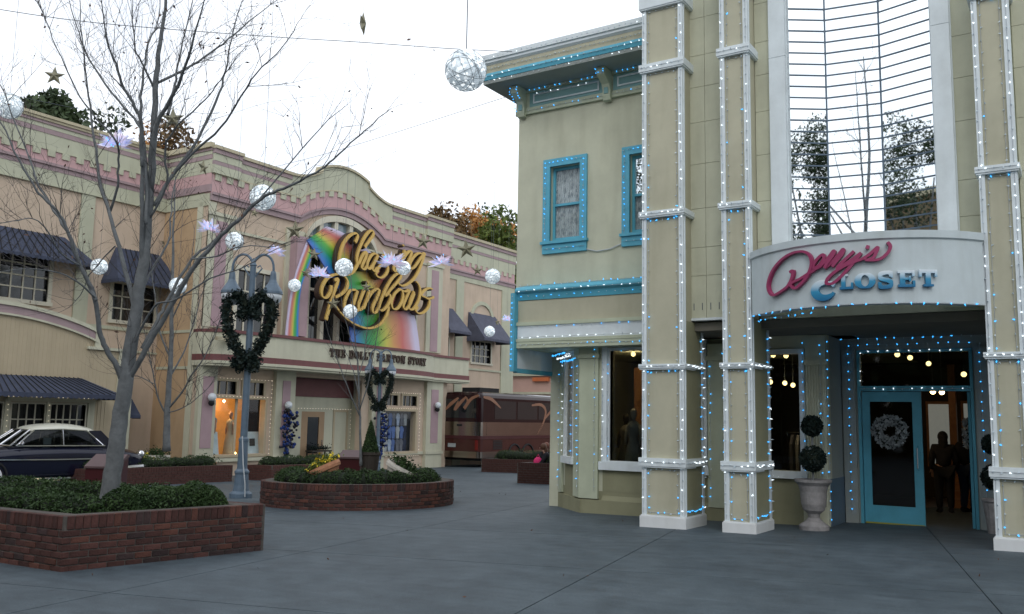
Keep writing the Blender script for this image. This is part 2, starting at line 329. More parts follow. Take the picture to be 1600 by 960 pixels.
# ------------------------------------------------------------------ ground
gv=[];gf=[];N=24;S=260.
for j in range(N+1):
    for i in range(N+1):
        x=-S+2*S*i/N;y=-S+2*S*j/N; gv.append((x,y,gz(x,y)))
for j in range(N):
    for i in range(N): a=j*(N+1)+i; gf.append((a,a+1,a+N+2,a+N+1))
def pavemat():
    m=mat('grey_concrete_paving',(.085,.10,.115),.62,var=.0,spec=.35); n=m.node_tree; L=n.links.new; b=n.nodes['Principled BSDF']
    g=n.nodes.new('ShaderNodeNewGeometry'); a=n.nodes.new('ShaderNodeTexNoise'); a.inputs['Scale'].default_value=.45; a.inputs['Detail'].default_value=9; a.inputs['Roughness'].default_value=.7
    c=n.nodes.new('ShaderNodeTexNoise'); c.inputs['Scale'].default_value=3.5; c.inputs['Detail'].default_value=8; d=n.nodes.new('ShaderNodeTexNoise'); d.inputs['Scale'].default_value=90; d.inputs['Detail'].default_value=3
    for k in (a,c,d): L(g.outputs['Position'],k.inputs['Vector'])
    r=n.nodes.new('ShaderNodeValToRGB'); e=r.color_ramp.elements; e[0].position=.36; e[0].color=(.066,.092,.110,1); e[1].position=.7; e[1].color=(.112,.146,.168,1)
    L(a.outputs['Fac'],r.inputs[0]); r2=n.nodes.new('ShaderNodeValToRGB'); r2.color_ramp.elements[0].position=.32; r2.color_ramp.elements[0].color=(.74,.74,.75,1); r2.color_ramp.elements[1].position=.62
    L(c.outputs['Fac'],r2.inputs[0]); mm=n.nodes.new('ShaderNodeMixRGB'); mm.blend_type='MULTIPLY'; mm.inputs[0].default_value=1; L(r.outputs[0],mm.inputs[1]); L(r2.outputs[0],mm.inputs[2])
    r3=n.nodes.new('ShaderNodeValToRGB'); r3.color_ramp.elements[0].position=.3; r3.color_ramp.elements[0].color=(.55,.55,.55,1); r3.color_ramp.elements[1].position=.65; L(d.outputs['Fac'],r3.inputs[0])
    m2=n.nodes.new('ShaderNodeMixRGB'); m2.blend_type='MULTIPLY'; m2.inputs[0].default_value=1; L(mm.outputs[0],m2.inputs[1]); L(r3.outputs[0],m2.inputs[2])
    vo=n.nodes.new('ShaderNodeTexVoronoi'); vo.inputs['Scale'].default_value=1.7; vo.inputs['Randomness'].default_value=1; L(g.outputs['Position'],vo.inputs['Vector'])
    gm=n.nodes.new('ShaderNodeValToRGB'); gm.color_ramp.elements[0].position=.035; gm.color_ramp.elements[0].color=(.45,.45,.45,1); gm.color_ramp.elements[1].position=.055; L(vo.outputs['Distance'],gm.inputs[0])
    ck=n.nodes.new('ShaderNodeTexNoise'); ck.inputs['Scale'].default_value=.9; ck.inputs['Detail'].default_value=3; ck.inputs['Distortion'].default_value=1.5; L(g.outputs['Position'],ck.inputs['Vector'])
    cr=n.nodes.new('ShaderNodeValToRGB'); ce=cr.color_ramp.elements; ce.new(.5); ce[0].position=.494; ce[0].color=(1,1,1,1); ce[1].position=.5; ce[1].color=(.55,.55,.55,1); ce[2].position=.506; ce[2].color=(1,1,1,1); L(ck.outputs['Fac'],cr.inputs[0])
    sm=n.nodes.new('ShaderNodeMapping'); sm.inputs['Rotation'].default_value=(0,0,R_(20)); sm.inputs['Scale'].default_value=(.5,3.2,1); L(g.outputs['Position'],sm.inputs[0])
    sn=n.nodes.new('ShaderNodeTexNoise'); sn.inputs['Scale'].default_value=1.6; sn.inputs['Detail'].default_value=9; sn.inputs['Roughness'].default_value=.75; L(sm.outputs[0],sn.inputs['Vector'])
    sr=n.nodes.new('ShaderNodeValToRGB'); sr.color_ramp.elements[0].position=.36; sr.color_ramp.elements[0].color=(.70,.70,.70,1); sr.color_ramp.elements[1].position=.66; sr.color_ramp.elements[1].color=(1.25,1.25,1.25,1); L(sn.outputs['Fac'],sr.inputs[0])
    m5=n.nodes.new('ShaderNodeMixRGB'); m5.blend_type='MULTIPLY'; m5.inputs[0].default_value=.5; L(m2.outputs[0],m5.inputs[1]); L(sr.outputs[0],m5.inputs[2]); m2=m5
    m3=n.nodes.new('ShaderNodeMixRGB'); m3.blend_type='MULTIPLY'; m3.inputs[0].default_value=.8; L(m2.outputs[0],m3.inputs[1]); L(gm.outputs[0],m3.inputs[2])
    m4=n.nodes.new('ShaderNodeMixRGB'); m4.blend_type='MULTIPLY'; m4.inputs[0].default_value=.0; L(m3.outputs[0],m4.inputs[1]); L(cr.outputs[0],m4.inputs[2])
    L(m4.outputs[0],b.inputs['Base Color']); bp=n.nodes.new('ShaderNodeBump'); bp.inputs['Strength'].default_value=.4; bp.inputs['Distance'].default_value=.01; L(d.outputs['Fac'],bp.inputs['Height']); L(bp.outputs[0],b.inputs['Normal'])
    return m
M['pave']=pavemat(); M['joint']=mat('dark_joint',(.045,.052,.058),.9,var=.2)
pav=bpy.data.objects.new('pavement',mesh('pavement',gv,gf,M['joint'])); COL.objects.link(pav); pav['kind']='structure'; pav.location=(0,0,-.012); WL['pavement']=V(0,0,-.012)
# cast slabs with open joints where the joints can be seen; a plain sheet beyond
fx=V(math.cos(R_(12)),math.sin(R_(12)),0); fy=V(-fx.y,fx.x,0); O0=V(-4.05,6.05,0)
def gp(a,b,dz): p=O0+fx*a+fy*b; return V(p.x,p.y,gz(p.x,p.y)+dz)
SA,SB=3.9,3.3; g_=.007
for i in range(-3,4):
    for j in range(-3,4):
        a0,a1=i*SA+g_,(i+1)*SA-g_; b0,b1=j*SB+g_,(j+1)*SB-g_
        mb=MB().hexa([gp(a0,b0,-.011),gp(a1,b0,-.011),gp(a1,b1,-.011),gp(a0,b1,-.011),gp(a0,b0,0),gp(a1,b0,0),gp(a1,b1,0),gp(a0,b1,0)])
        mb.build('slab',M['pave'],pav)
mb=MB()
def strip(a0,a1,b0,b1,n=6,m_=6):
    for i in range(n):
        for j in range(m_):
            A0=a0+(a1-a0)*i/n;A1=a0+(a1-a0)*(i+1)/n;B0=b0+(b1-b0)*j/m_;B1=b0+(b1-b0)*(j+1)/m_
            mb.add([gp(A0,B0,0),gp(A1,B0,0),gp(A1,B1,0),gp(A0,B1,0)],[(0,1,2,3)])
strip(-240,-3*SA,-240,240); strip(4*SA,240,-240,240); strip(-3*SA,4*SA,-240,-3*SB); strip(-3*SA,4*SA,4*SB,240)
o=mb.build('concrete_sheet',M['pave'],pav); o['kind']='structure'

# ------------------------------------------------------------------ windows
PANEM={}
def pane(parent,fr,u0,u1,z0,z1,d,m):
    key=(round(u1-u0,3),round(z1-z0,3),m.name,round(fr[1].x,3),round(fr[1].y,3))
    if key not in PANEM:
        f0=(V(0,0,0),fr[1],fr[2]); mb=MB().fbox(f0,0,u1-u0,0,z1-z0,-.008,0); PANEM[key]=mesh('pane',mb.v,mb.f,m)
    o=bpy.data.objects.new('pane',PANEM[key]); return place(o,parent,FP(fr,u0,z0,d))
def window(parent,fr,u0,u1,z0,z1,cols,rows,fm,pm,cas=.09,proud=.04,rec=.07,mun=.03,sill=.1,label=None,name='window'):
    mb=MB()
    mb.fbox(fr,u0-cas,u0,z0-.001,z1,-rec,proud); mb.fbox(fr,u1,u1+cas,z0-.001,z1,-rec,proud)
    mb.fbox(fr,u0-cas,u1+cas,z1,z1+cas,-rec,proud+.003)
    if sill>0: mb.fbox(fr,u0-cas-.03,u1+cas+.03,z0-sill,z0-.002,-rec,proud+.05)
    for i in range(1,cols): u=u0+(u1-u0)*i/cols; mb.fbox(fr,u-mun/2,u+mun/2,z0,z1,-rec+.012,-rec+.045)
    for j in range(1,rows): z=z0+(z1-z0)*j/rows; mb.fbox(fr,u0,u1,z-mun/2,z+mun/2,-rec+.012,-rec+.042)
    w=mb.build(name,fm,parent,label=label,at=FP(fr,u0,z0,0))
    du=(u1-u0)/cols; dz=(z1-z0)/rows
    for i in range(cols):
        for j in range(rows): pane(w,fr,u0+i*du,u0+(i+1)*du,z0+j*dz,z0+(j+1)*dz,-rec+.008,pm)
    return w

# ------------------------------------------------------------------ lights
def bulbs(parent,pts,m,name='bulb'):
    if not pts: return
    mb=MB()
    for p,n in pts:
        p=Vector(p); n=Vector(n).normalized(); a=n.orthogonal().normalized()*.012; b=n.cross(a)
        mb.add([p+a,p+b,p-a,p-b,p+n*.04,p-n*.01],[(0,1,4),(1,2,4),(2,3,4),(3,0,4),(1,0,5),(2,1,5),(3,2,5),(0,3,5)])
    o=mb.build(name,m,parent); o['kind']='stuff'; return o
def light_string(label,runs,loc,group='strings of fairy lights on the buildings'):
    # runs: (points, outward, spacing, colour, lit share)
    mb=MB(); sets={'LB':[],'LW':[],'LN':[]}
    for pts,nrm,sp,c,lit in runs:
        pts=[Vector(p) for p in pts]; nrm=Vector(nrm)
        off=nrm*.012
        mb.tube([p+off for p in pts],.004,3)
        d=sp*.5
        for a,b in zip(pts,pts[1:]):
            l=(b-a).length
            while d<l:
                q=a+(b-a)*(d/l); q=q+off+V(rnd.uniform(-.012,.012),rnd.uniform(-.01,.01),rnd.uniform(-.012,.012))
                n=nrm+V(rnd.uniform(-.7,.7),rnd.uniform(-.3,.3),rnd.uniform(-.7,.7))
                sets[c if rnd.random()<lit else 'LN'].append((q,n)); d+=sp
            d-=l
    t=thing('light_string',label,'string lights',loc,group)
    mb.build('wire',M['cordw'],t)
    for k,v in sets.items(): bulbs(t,v,M[k],{'LB':'blue_bulb','LW':'white_bulb','LN':'clear_bulb'}[k])
    return t

# ------------------------------------------------------------------ sage green shop building
NY=V(0,-1,0); PX=V(1,0,0)
shop=thing('shop_building','sage green two storey shop with grey framed columns and curved entrance canopy','building',(-5,16,gz(-5,16)))
U=frY(15.9)
w1=(-9.32,-8.60,5.2,6.82); w2=(-7.47,-6.75,5.2,6.82)
mb=MB(); wallholes(mb,U,-10.15,-6.0,3.05,8.7,.3,[w1,w2]); mb.box(-10.15,-9.85,16.2,24,3.05,8.7); mb.box(-9.85,-6.0,23.7,24,3.05,8.7); mb.box(-10.15,-6,15.9,24,8.7,8.9)
mb.build('upper_wall',M['green'],shop)
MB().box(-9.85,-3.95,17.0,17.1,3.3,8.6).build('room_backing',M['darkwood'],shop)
for k,w in enumerate((w1,w2)):
    u0,u1,z0,z1=w; mb=MB(); c=.165
    mb.fbox(U,u0-c,u0,z0,z1+c,-.02,.05); mb.fbox(U,u1,u1+c,z0,z1+c,-.02,.05); mb.fbox(U,u0,u1,z1,z1+c,-.02,.05)
    mb.fbox(U,u0-c-.03,u1+c+.03,z0-.06,z0-.001,-.02,.10); mb.fbox(U,u0-c,u1+c,z0-.26,z0-.06,-.02,.055)
    mb.fbox(U,u0,u0+.055,z0,z1,-.16,-.10); mb.fbox(U,u1-.055,u1,z0,z1,-.16,-.10); mb.fbox(U,u0+.055,u1-.055,z1-.06,z1,-.16,-.10); mb.fbox(U,u0+.055,u1-.055,z0,z0+.09,-.16,-.10)
    zm=z0+.80; mb.fbox(U,u0+.055,u1-.055,zm-.025,zm+.025,-.155,-.09)
    wo=mb.build('window',M['blue'],shop,at=FP(U,u0,z0,0))
    pane(wo,U,u0+.055,u1-.055,z0+.09,zm-.025,-.125,M['clearglass']); pane(wo,U,u0+.055,u1-.055,zm+.025,z1-.06,-.125,M['clearglass' if k==0 else 'mirror'])
    cv=[];cf=[];n=60
    for i in range(n+1):
        u=u0-.02+(u1-u0+.04)*i/n; d=-.165+.016*math.sin(i*1.35)+.008*math.sin(i*.5)
        zt=z1-.0 if not(k==1) else zm+.1
        cv+=[FP(U,u,z0-.02,d),FP(U,u,zt,d)]
        if i<n: cf.append((2*i,2*i+2,2*i+3,2*i+1))
    MB().add(cv,cf).build('curtain',M['lace'],wo)
# cornice
CF=frY(15.15)
mb=MB(); mb.profile(CF,[(-.75,9.06),(.0,9.06),(.05,9.10),(.05,9.15),(.085,9.16),(.085,9.27),(-.75,9.27)],-10.66,-6.0); mb.box(-10.66,-10.0,15.9,24,9.06,9.27); mb.box(-10,-6,15.9,24,9.1,9.2); mb.build('gutter_cap',M['grey'],shop)
MB().profile(CF,[(-.75,8.872),(.0,8.872),(.0,9.058),(-.75,9.058)],-10.58,-6.0).build('cornice_fascia',M['tan'],shop)
MB().profile(CF,[(-.75,8.722),(.03,8.722),(.05,8.80),(.03,8.87),(-.75,8.87)],-10.62,-6.0).build('cornice_stripe',M['blue'],shop)
mb=MB(); mb.profile(CF,[(-.74,8.64),(.015,8.64),(.015,8.72),(-.74,8.72)],-10.6,-6.0); mb.box(-10.6,-10.16,15.91,24,8.64,8.72); mb.build('soffit',M['soffit'],shop)
mb=MB(); mb.fbox(U,-10.2,-6,8.08,8.22,0,.07); mb.fbox(U,-10.2,-6,8.56,8.638,0,.09); mb.fbox(U,-10.2,-6,8.22,8.56,0,.045); mb.build('frieze',M['cream'],shop)
for a,b in ((-9.85,-8.05),(-7.83,-6.05)):
    MB().fbox(U,a,b,8.225,8.555,.045,.055).build('frieze_inlay',M['teal'],shop)
    f=MB(); f.fbox(U,a+.1,b-.1,8.29,8.32,.055,.08); f.fbox(U,a+.1,b-.1,8.47,8.50,.055,.08); f.fbox(U,a+.1,a+.13,8.32,8.47,.055,.08); f.fbox(U,b-.13,b-.1,8.32,8.47,.055,.08)
    f.build('frieze_frame',M['grey'],shop)
for u in (-10.02,-7.94):
    sid=(V(u-.085,15.9,0),V(0,-1,0),V(1,0,0))
    prof=[(.07,8.0),(.13,8.02),(.16,8.12),(.15,8.22),(.20,8.34),(.33,8.42),(.42,8.47),(.45,8.56),(.42,8.635),(.07,8.635)]
    b=MB().prism(sid,prof,0,.17).build('bracket',M['cream'],shop)
    MB().fbox(U,u-.045,u+.045,8.15,8.42,.14,.175).build('bracket_inlay',M['teal'],b)
# belt cornice, fascia and side blade
BF=frY(15.4)
MB().profile(BF,[(-.5,4.30),(-.42,4.28),(-.08,4.20),(-.03,4.14),(-.03,4.10),(-.09,4.06),(-.12,3.93),(-.5,3.93)],-9.88,-6.0).build('belt_cornice',M['blue'],shop)
MB().profile(BF,[(-.5,3.47),(-.14,3.47),(-.14,3.929),(-.5,3.929)],-9.83,-6.0).build('sign_band',M['tan'],shop)
mb=MB(); mb.profile(BF,[(-.5,3.395),(-.08,3.395),(-.08,3.468),(-.5,3.468)],-9.86,-6.0); mb.profile(BF,[(-.5,3.06),(-.07,3.06),(-.07,3.12),(-.5,3.12)],-9.86,-6.0); mb.build('band_moulding',M['cream'],shop)
MB().profile(BF,[(-.5,3.121),(-.10,3.121),(-.10,3.394),(-.5,3.394)],-9.84,-6.0).build('white_fascia',M['grey'],shop)
mb=MB(); mb.profile(BF,[(-.62,2.93),(-.08,2.93),(-.08,3.059),(-.62,3.059)],-9.85,-6.0); mb.box(-9.85,-5.6,16.03,20,2.93,3.04); mb.build('bay_soffit',M['cream'],shop)
bl=MB().box(-9.93,-9.87,15.55,19,2.52,3.05).build('side_fascia',M['grey'],shop)
mb=MB().box(-9.96,-9.86,15.40,15.54,2.45,4.08); mb.box(-9.95,-9.86,15.55,19,2.43,2.519); mb.build('side_fascia_edge',M['blue'],bl)
# ground floor bay: window wall, chamfer, pilasters
GH=(-7.89,-6.05,.68,2.86)
mb=MB(); wallholes(mb,U,-8.52,-5.5,.1,2.93,.2,[GH]); 
mb.build('bay_wall',M['green'],shop)
MB().fbox(U,-8.52,-5.5,-.6,.1,-.2,.0).fbox(U,-8.05,-5.9,.1,.52,0,.004).build('stall_riser',M['olive'],shop)
CH=frA((-9.58,16.96,0),-45) ; cl=1.5
mb=MB(); wallholes(mb,CH,0,cl,.1,2.93,.2,[(.42,.98,.72,2.82)]); mb.box(-9.9,-9.58,17.0,24,-.6,2.93); mb.build('chamfer_wall',M['green'],shop)
MB().fbox(CH,-.05,cl,-.6,.1,-.2,.002).fbox(CH,.3,1.1,.1,.55,0,.006).build('chamfer_riser',M['olive'],shop)
mb=MB(); mb.fbox(CH,-.08,cl+.06,-.6,-.08,0,.05); mb.fbox(U,-8.5,-5.5,-.6,-.07,.002,.055); mb.profile(U,[(0.002,-.07),(.055,-.07),(.002,.02)],-8.05,-5.5); mb.build('base_moulding',M['olive'],shop)
w=window(shop,CH,.42,.98,.72,2.82,1,1,M['grey'],M['glass'],cas=.10,proud=.06,rec=.1,sill=.14)
w=window(shop,U,-7.89,-6.05,.70,2.86,1,1,M['grey'],M['glass'],cas=.055,proud=.03,rec=.1,sill=.02)
mb=MB()
for k,(o_,p) in enumerate(((.055,.055),(.11,.035))):
    mb.fbox(U,-7.89-o_-.055,-7.89-o_,.68,2.86+o_+.05,0,p+.02*k); mb.fbox(U,-6.05+o_,-6.05+o_+.055,.68,2.86+o_+.05,0,p+.02*k)
mb.fbox(U,-8.1,-5.85,.52,.679,0,.10); mb.build('window_surround',M['grey'],w)
mb=MB()
for f_,a,b,z,h in ((U,-8.55,-8.13,2.72,.07),(CH,1.08,1.46,2.72,.06),(CH,-.06,.18,2.5,.05),(U,-5.86,-5.5,2.62,.07)):
    MB().fbox(f_,a,b,-.05,2.93,.003,h).fbox(f_,a-.03,b+.03,z,z+.08,.004,h+.03).build('pilaster',M['cream'],shop)
# tower wall made of stucco panels with open joints, split by the mirror niche
T0=frY(14.5)
mb=MB(); wallholes(mb,frY(14.53),-6.2,3.0,3.25,12.4,.25,[(-3.95,-1.69,3.25,12.4)]); mb.box(-6.2,-3.4,16.3,24,3.05,12.4); mb.box(-6.2,-5.95,14.8,16.3,3.25,12.4); mb.box(2.75,3,14.8,24,-.4,12.4); mb.box(-6.2,3,23.8,24,3.25,12.4); mb.box(-6.2,3,14.8,24,12.2,12.4)
mb.build('tower_wall',M['cream'],shop)
js=[3.262,4.497,5.19,5.99,6.75,7.40,7.987,8.69,9.4,10.1,10.8,11.5,12.4]
def panels(u0,u1,cuts,zs):
    cs=[u0]+cuts+[u1]
    for a,b in zip(cs,cs[1:]):
        for z0,z1 in zip(zs,zs[1:]):
            MB().fbox(T0,a+.0035,b-.0035,z0+.0035,z1-.0035,-.03,0).build('stucco_panel',M['green'],shop)
panels(-5.66,-4.92,[-5.37],[3.262,4.0]+js[1:]); panels(-4.47,-4.2,[],js); panels(-1.44,-1.1,[],[4.2,4.6,5.157,6.073,6.75,7.42,8.1,8.8,9.5,10.2,11,12.4]); panels(-.62,3.0,[.3,1.2,2.1],js)
for z in (3.5,):
    f=MB()
    for k in range(4): f.fbox(T0,-5.6+k*.15,-5.588+k*.15,3.40,3.52,0,.006)
    f.build('vent_slot',M['wire'],shop)
MB().fbox(T0,-5.66,-4.92,3.22,3.262,-.2,.015).build('wall_edge_trim',M['grey'],shop)
# niche pilasters and mirror glazing
for a,b in ((-4.2,-3.93),(-1.70,-1.44)):
    mb=MB(); 
    for z0,z1 in ((4.3,7.62),(7.63,12.4)): mb.fbox(T0,a,b,z0,z1,-.6,.09 if z0<5 else .085)
    mb.fbox(T0,a-.02,a,4.3,12.4,-.1,.03); mb.fbox(T0,b,b+.02,4.3,12.4,-.1,.03)
    mb.build('niche_pilaster',M['grey'],shop)
p=V(-3.93,14.62,0); zr=[4.2+.197*k for k in range(28)]
for ang,Lf in ((33,.635),(9.5,.848),(-15,.86)):
    f=frA(p,ang); mu=MB(); mu.fbox(f,-.012,.012,4.2,9.5,-.02,.012)
    for z in zr: mu.fbox(f,.012,Lf-.012,z-.011,z+.011,-.015,.012)
    mo=mu.build('glazing_bars',M['metal'],shop,at=(p.x,p.y,4.2))
    for z in zr[:-1]: pane(mo,f,.010,Lf-.010,z+.011,z+.186,rnd.uniform(-.002,.002),M['mirror'])
    p=p+f[1]*Lf
MB().box(-3.9,-1.7,14.6,16,9.5,9.6).build('niche_head',M['grey'],shop)
# columns
BZ=[(8.87,9.45),(7.69,7.82),(5.035,5.125),(2.385,2.455),(.735,.87)]
def column(X0,X1,dz,tall=11.5,side=True):
    Yf=14.07; f=frY(Yf); g=gz((X0+X1)/2,Yf)
    co=MB().box(X0+.02,X1-.02,Yf+.035,14.96 if side else 14.53,g-.2,3.2).box(X0+.021,X1-.021,Yf+.036,14.52,3.2,tall).build('column',M['tan'],shop,at=(X0,Yf,g))
    MB().box(X0-.03,X1+.035,Yf-.03,15.0,g-.15,-.095+dz).box(X0-.015,X1+.02,Yf-.015,14.985,-.095+dz,-.075+dz).build('plinth',M['white'],co)
    r=MB(); rw=.078
    r.fbox(f,X0,X0+rw,-.075+dz,tall,-.06,.0); r.fbox(f,X1-rw,X1,-.075+dz,tall,-.06,.0)
    r.box(X1-.02,X1+.012,Yf+.06,Yf+.09,-.075+dz,tall); r.box(X1-.02,X1+.012,14.88,14.965,-.075+dz,3.2)
    r.build('corner_rail',M['grey'],co)
    MB().box(X1-.021,X1-.004,Yf+.095,14.875,-.07+dz,3.19).build('side_panel',M['olive'],co)
    for k,(a,b) in enumerate(BZ):
        a+=dz;b+=dz
        m_=MB().box(X0-.045,X1+.045,Yf-.05,14.53,a,b)
        m_.box(X0-.03,X1+.03,Yf-.035,14.53,a-.025,a)
        if b<3: m_.box(X0-.044,X1+.044,14.531,15.0,a+.001,b-.001)
        m_.build('band',M['grey'],co)
    return co
c1=column(-6.38,-5.62,0); c2=column(-4.94,-4.455,0); c3=column(-1.11,-.63,.08)
# canopy (bowed) with lettering
RC,CX,CY=2.046,-2.76,15.2
def cyl(s,z,off=0.):
    a=s/RC; r=RC+off; return V(CX+r*math.sin(a),CY-r*math.cos(a),z)
can=[];cf=[];n=40;A=R_(54.3)
rows=[(0,3.2),(.0,4.10),(.03,4.12),(.03,4.225),(-.25,4.23),(-.25,3.2)]
m_=len(rows)
for i in range(n+1):
    a=-A+2*A*i/n
    for off,z in rows: r=RC+off; can.append(V(CX+r*math.sin(a),CY-r*math.cos(a),z))
for i in range(n):
    for k in range(m_): cf.append((i*m_+k,(i+1)*m_+k,(i+1)*m_+(k+1)%m_,i*m_+(k+1)%m_))
mb=MB().add(can,cf); 
pp=[V(CX+(RC-.25)*math.sin(-A+2*A*i/n),CY-(RC-.25)*math.cos(-A+2*A*i/n),4.15) for i in range(n+1)]
mb.add(pp,[tuple(range(n+1))])
mb.build('canopy',M['canopy'],shop)
mb=MB(); wallholes(mb,frY(14.56),-4.45,-1.11,3.2,4.15,.1,[]); mb.build('canopy_back',M['green'],shop)
# entrance recess
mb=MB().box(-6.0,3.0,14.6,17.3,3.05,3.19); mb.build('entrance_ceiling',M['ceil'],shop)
E0=frY(16.0); EH=(-4.90,-4.22,.66,2.72)
mb=MB(); wallholes(mb,E0,-5.5,-3.75,-.5,3.05,.2,[EH]); mb.build('entrance_wall',M['green'],shop)
MB().fbox(E0,-5.5,-4.2,-.5,.52,0,.004).fbox(E0,-5.5,-4.2,-.5,-.05,.004,.03).build('entrance_riser',M['olive'],shop)
w=window(shop,E0,-4.90,-4.22,.66,2.72,1,1,M['grey'],M['glass'],cas=.09,proud=.05,rec=.1,sill=.13)
fl=MB(); fl.fbox(E0,-4.10,-3.76,-.4,3.04,.003,.05)
for k in range(7): fl.fbox(E0,-4.09+k*.047,-4.065+k*.047,.1,2.5,.05,.068)
fl.fbox(E0,-4.13,-3.73,2.52,2.62,.003,.09); fl.build('fluted_pilaster',M['green'],shop)
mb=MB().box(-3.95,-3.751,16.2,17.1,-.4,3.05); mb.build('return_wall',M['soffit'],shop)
MB().box(-3.76,-3.735,16.02,17.08,-.4,.55).build('wainscot',M['metal'],shop)
D0=frY(17.1); DB=-.25
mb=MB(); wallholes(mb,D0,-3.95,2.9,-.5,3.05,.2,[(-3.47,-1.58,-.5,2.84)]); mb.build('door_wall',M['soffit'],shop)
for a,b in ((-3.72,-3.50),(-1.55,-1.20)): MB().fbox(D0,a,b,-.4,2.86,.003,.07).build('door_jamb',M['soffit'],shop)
mb=MB(); mb.fbox(D0,-3.47,-3.42,-.4,2.8,-.15,.02); mb.fbox(D0,-1.63,-1.58,-.4,2.8,-.15,.02); mb.fbox(D0,-3.47,-1.58,2.79,2.84,-.15,.02); mb.fbox(D0,-3.42,-1.63,2.10,2.19,-.15,.02); 
df=mb.build('door_frame',M['blue'],shop,at=(-3.4,17.1,DB))
pane(df,D0,-3.42,-1.63,2.19,2.79,-.05,M['glass'])
ld=MB(); ld.fbox(D0,-3.41,-3.28,DB,2.09,-.09,-.04); ld.fbox(D0,-2.57,-2.42,DB,2.09,-.09,-.04); ld.fbox(D0,-3.28,-2.57,1.91,2.09,-.09,-.04); ld.fbox(D0,-3.28,-2.57,DB,.07,-.09,-.04)
dl=ld.build('door',M['blue'],shop,at=(-3.4,17.1,DB)); pane(dl,D0,-3.28,-2.57,.07,1.91,-.07,M['glass'])
MB().fbox(D0,-3.40,-2.43,DB+.0,DB+.025,-.04,-.02).build('door_sweep',mat('yellow_brass_sweep',(.35,.33,.05),.4,var=0),dl)
MB().tube([V(-2.5,17.17,.7),V(-2.5,17.05,.75),V(-2.5,17.05,1.1),V(-2.5,17.17,1.15)],.012).build('handle',M['chrome'],dl)
od=MB(); S0=(V(-1.65,17.2,0),V(0,1,0),V(-1,0,0))
od.fbox(S0,0,.12,DB,2.09,0,.045); od.fbox(S0,.85,.97,DB,2.09,0,.045); od.fbox(S0,.12,.85,1.91,2.09,0,.045); od.fbox(S0,.12,.85,DB,.07,0,.045)
d2=od.build('door',M['blue'],shop,label='teal door leaf standing open into the shop',at=(-1.6,17.2,DB)); pane(d2,S0,.12,.85,.07,1.91,.02,M['glass'])
# shop interior
it=MB().box(-8.4,2.7,16.15,27,-.6,-.30).box(-9.5,-8.4,17.1,27,-.6,-.3); ins=it.build('shop_floor',mat('worn_wood_floor',(.10,.06,.035),.4,var=.3,vs=3),shop)
mb=MB().box(-9.5,2.7,17.35,27,3.06,3.12); mb.box(-6.3,-6.25,16.6,22,-.3,3.05); mb.box(2.6,2.7,17.3,27,-.3,3.05); mb.box(-9.75,-9.6,17.4,27,-.3,3.0)
wallholes(mb,frY(25.0),-9.5,2.7,-.3,3.06,.2,[(-3.36,-2.89,.55,2.04),(-2.55,-2.2,.85,2.06)])
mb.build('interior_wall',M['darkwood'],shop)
bw=MB().fbox(frY(24.98),-3.42,-2.83,.47,2.11,.0,.02).build('rear_window',M['brownpanel'],shop); pane(bw,frY(24.98),-3.36,-2.89,.55,2.04,.03,mat('dim_daylit_pane',(.3,.3,.27),.3,var=.2,vs=2,emit=(.75,.8,.72),es=.12))
bw=MB().fbox(frY(24.98),-2.61,-2.14,.78,2.13,.0,.02).build('rear_window',M['brownpanel'],shop); pane(bw,frY(24.98),-2.55,-2.2,.85,2.06,.03,bpy.data.materials['dim_daylit_pane'])
MB().box(-2.80,-2.64,24.2,24.4,-.3,3).build('timber_post',M['brownpanel'],shop)
MB().box(-8.35,-7.55,18.0,18.06,.4,2.65).build('display_panel',M['brownpanel'],shop)
mb=MB()
for k in range(6): mb.box(-2.6,-1.6,22+.25*k,22.3+.25*k,-.3,-.1+.16*k)
mb.build('inner_steps',M['brownpanel'],shop)

# ------------------------------------------------------------------ ribbon lettering
def smooth(p,n=6):
    p=[Vector(q) for q in p]
    if len(p)<3: return p
    o=[]
    for i in range(len(p)-1):
        a=p[max(i-1,0)];b=p[i];c=p[i+1];d=p[min(i+2,len(p)-1)]
        for k in range(n):
            t=k/n; o.append(.5*((2*b)+(c-a)*t+(2*a-5*b+4*c-d)*t*t+(3*b-a-3*c+d)*t**3))
    return o+[p[-1]]
def ribbon(mb,pts,width,mapf,d0,d1,lift=0.):
    n=len(pts); v=[]
    for i,p in enumerate(pts):
        t=(pts[min(i+1,n-1)]-pts[max(i-1,0)]); t=t.normalized() if t.length>1e-9 else Vector((1,0))
        w=width(t,i/(n-1))*.5; q=Vector((-t.y,t.x))*w; e=lift+.006*i/n
        for s,d in ((1,d1+e),(-1,d1+e),(-1,d0),(1,d0)): a=p+q*s; v.append(mapf(a.x,a.y,d))
    f=[]
    for i in range(n-1):
        a,b=4*i,4*i+4
        for k in range(4): f.append((a+k,a+(k+1)%4,b+(k+1)%4,b+k))
    f+=[(3,2,1,0),(4*n-4,4*n-3,4*n-2,4*n-1)]
    mb.add(v,f)
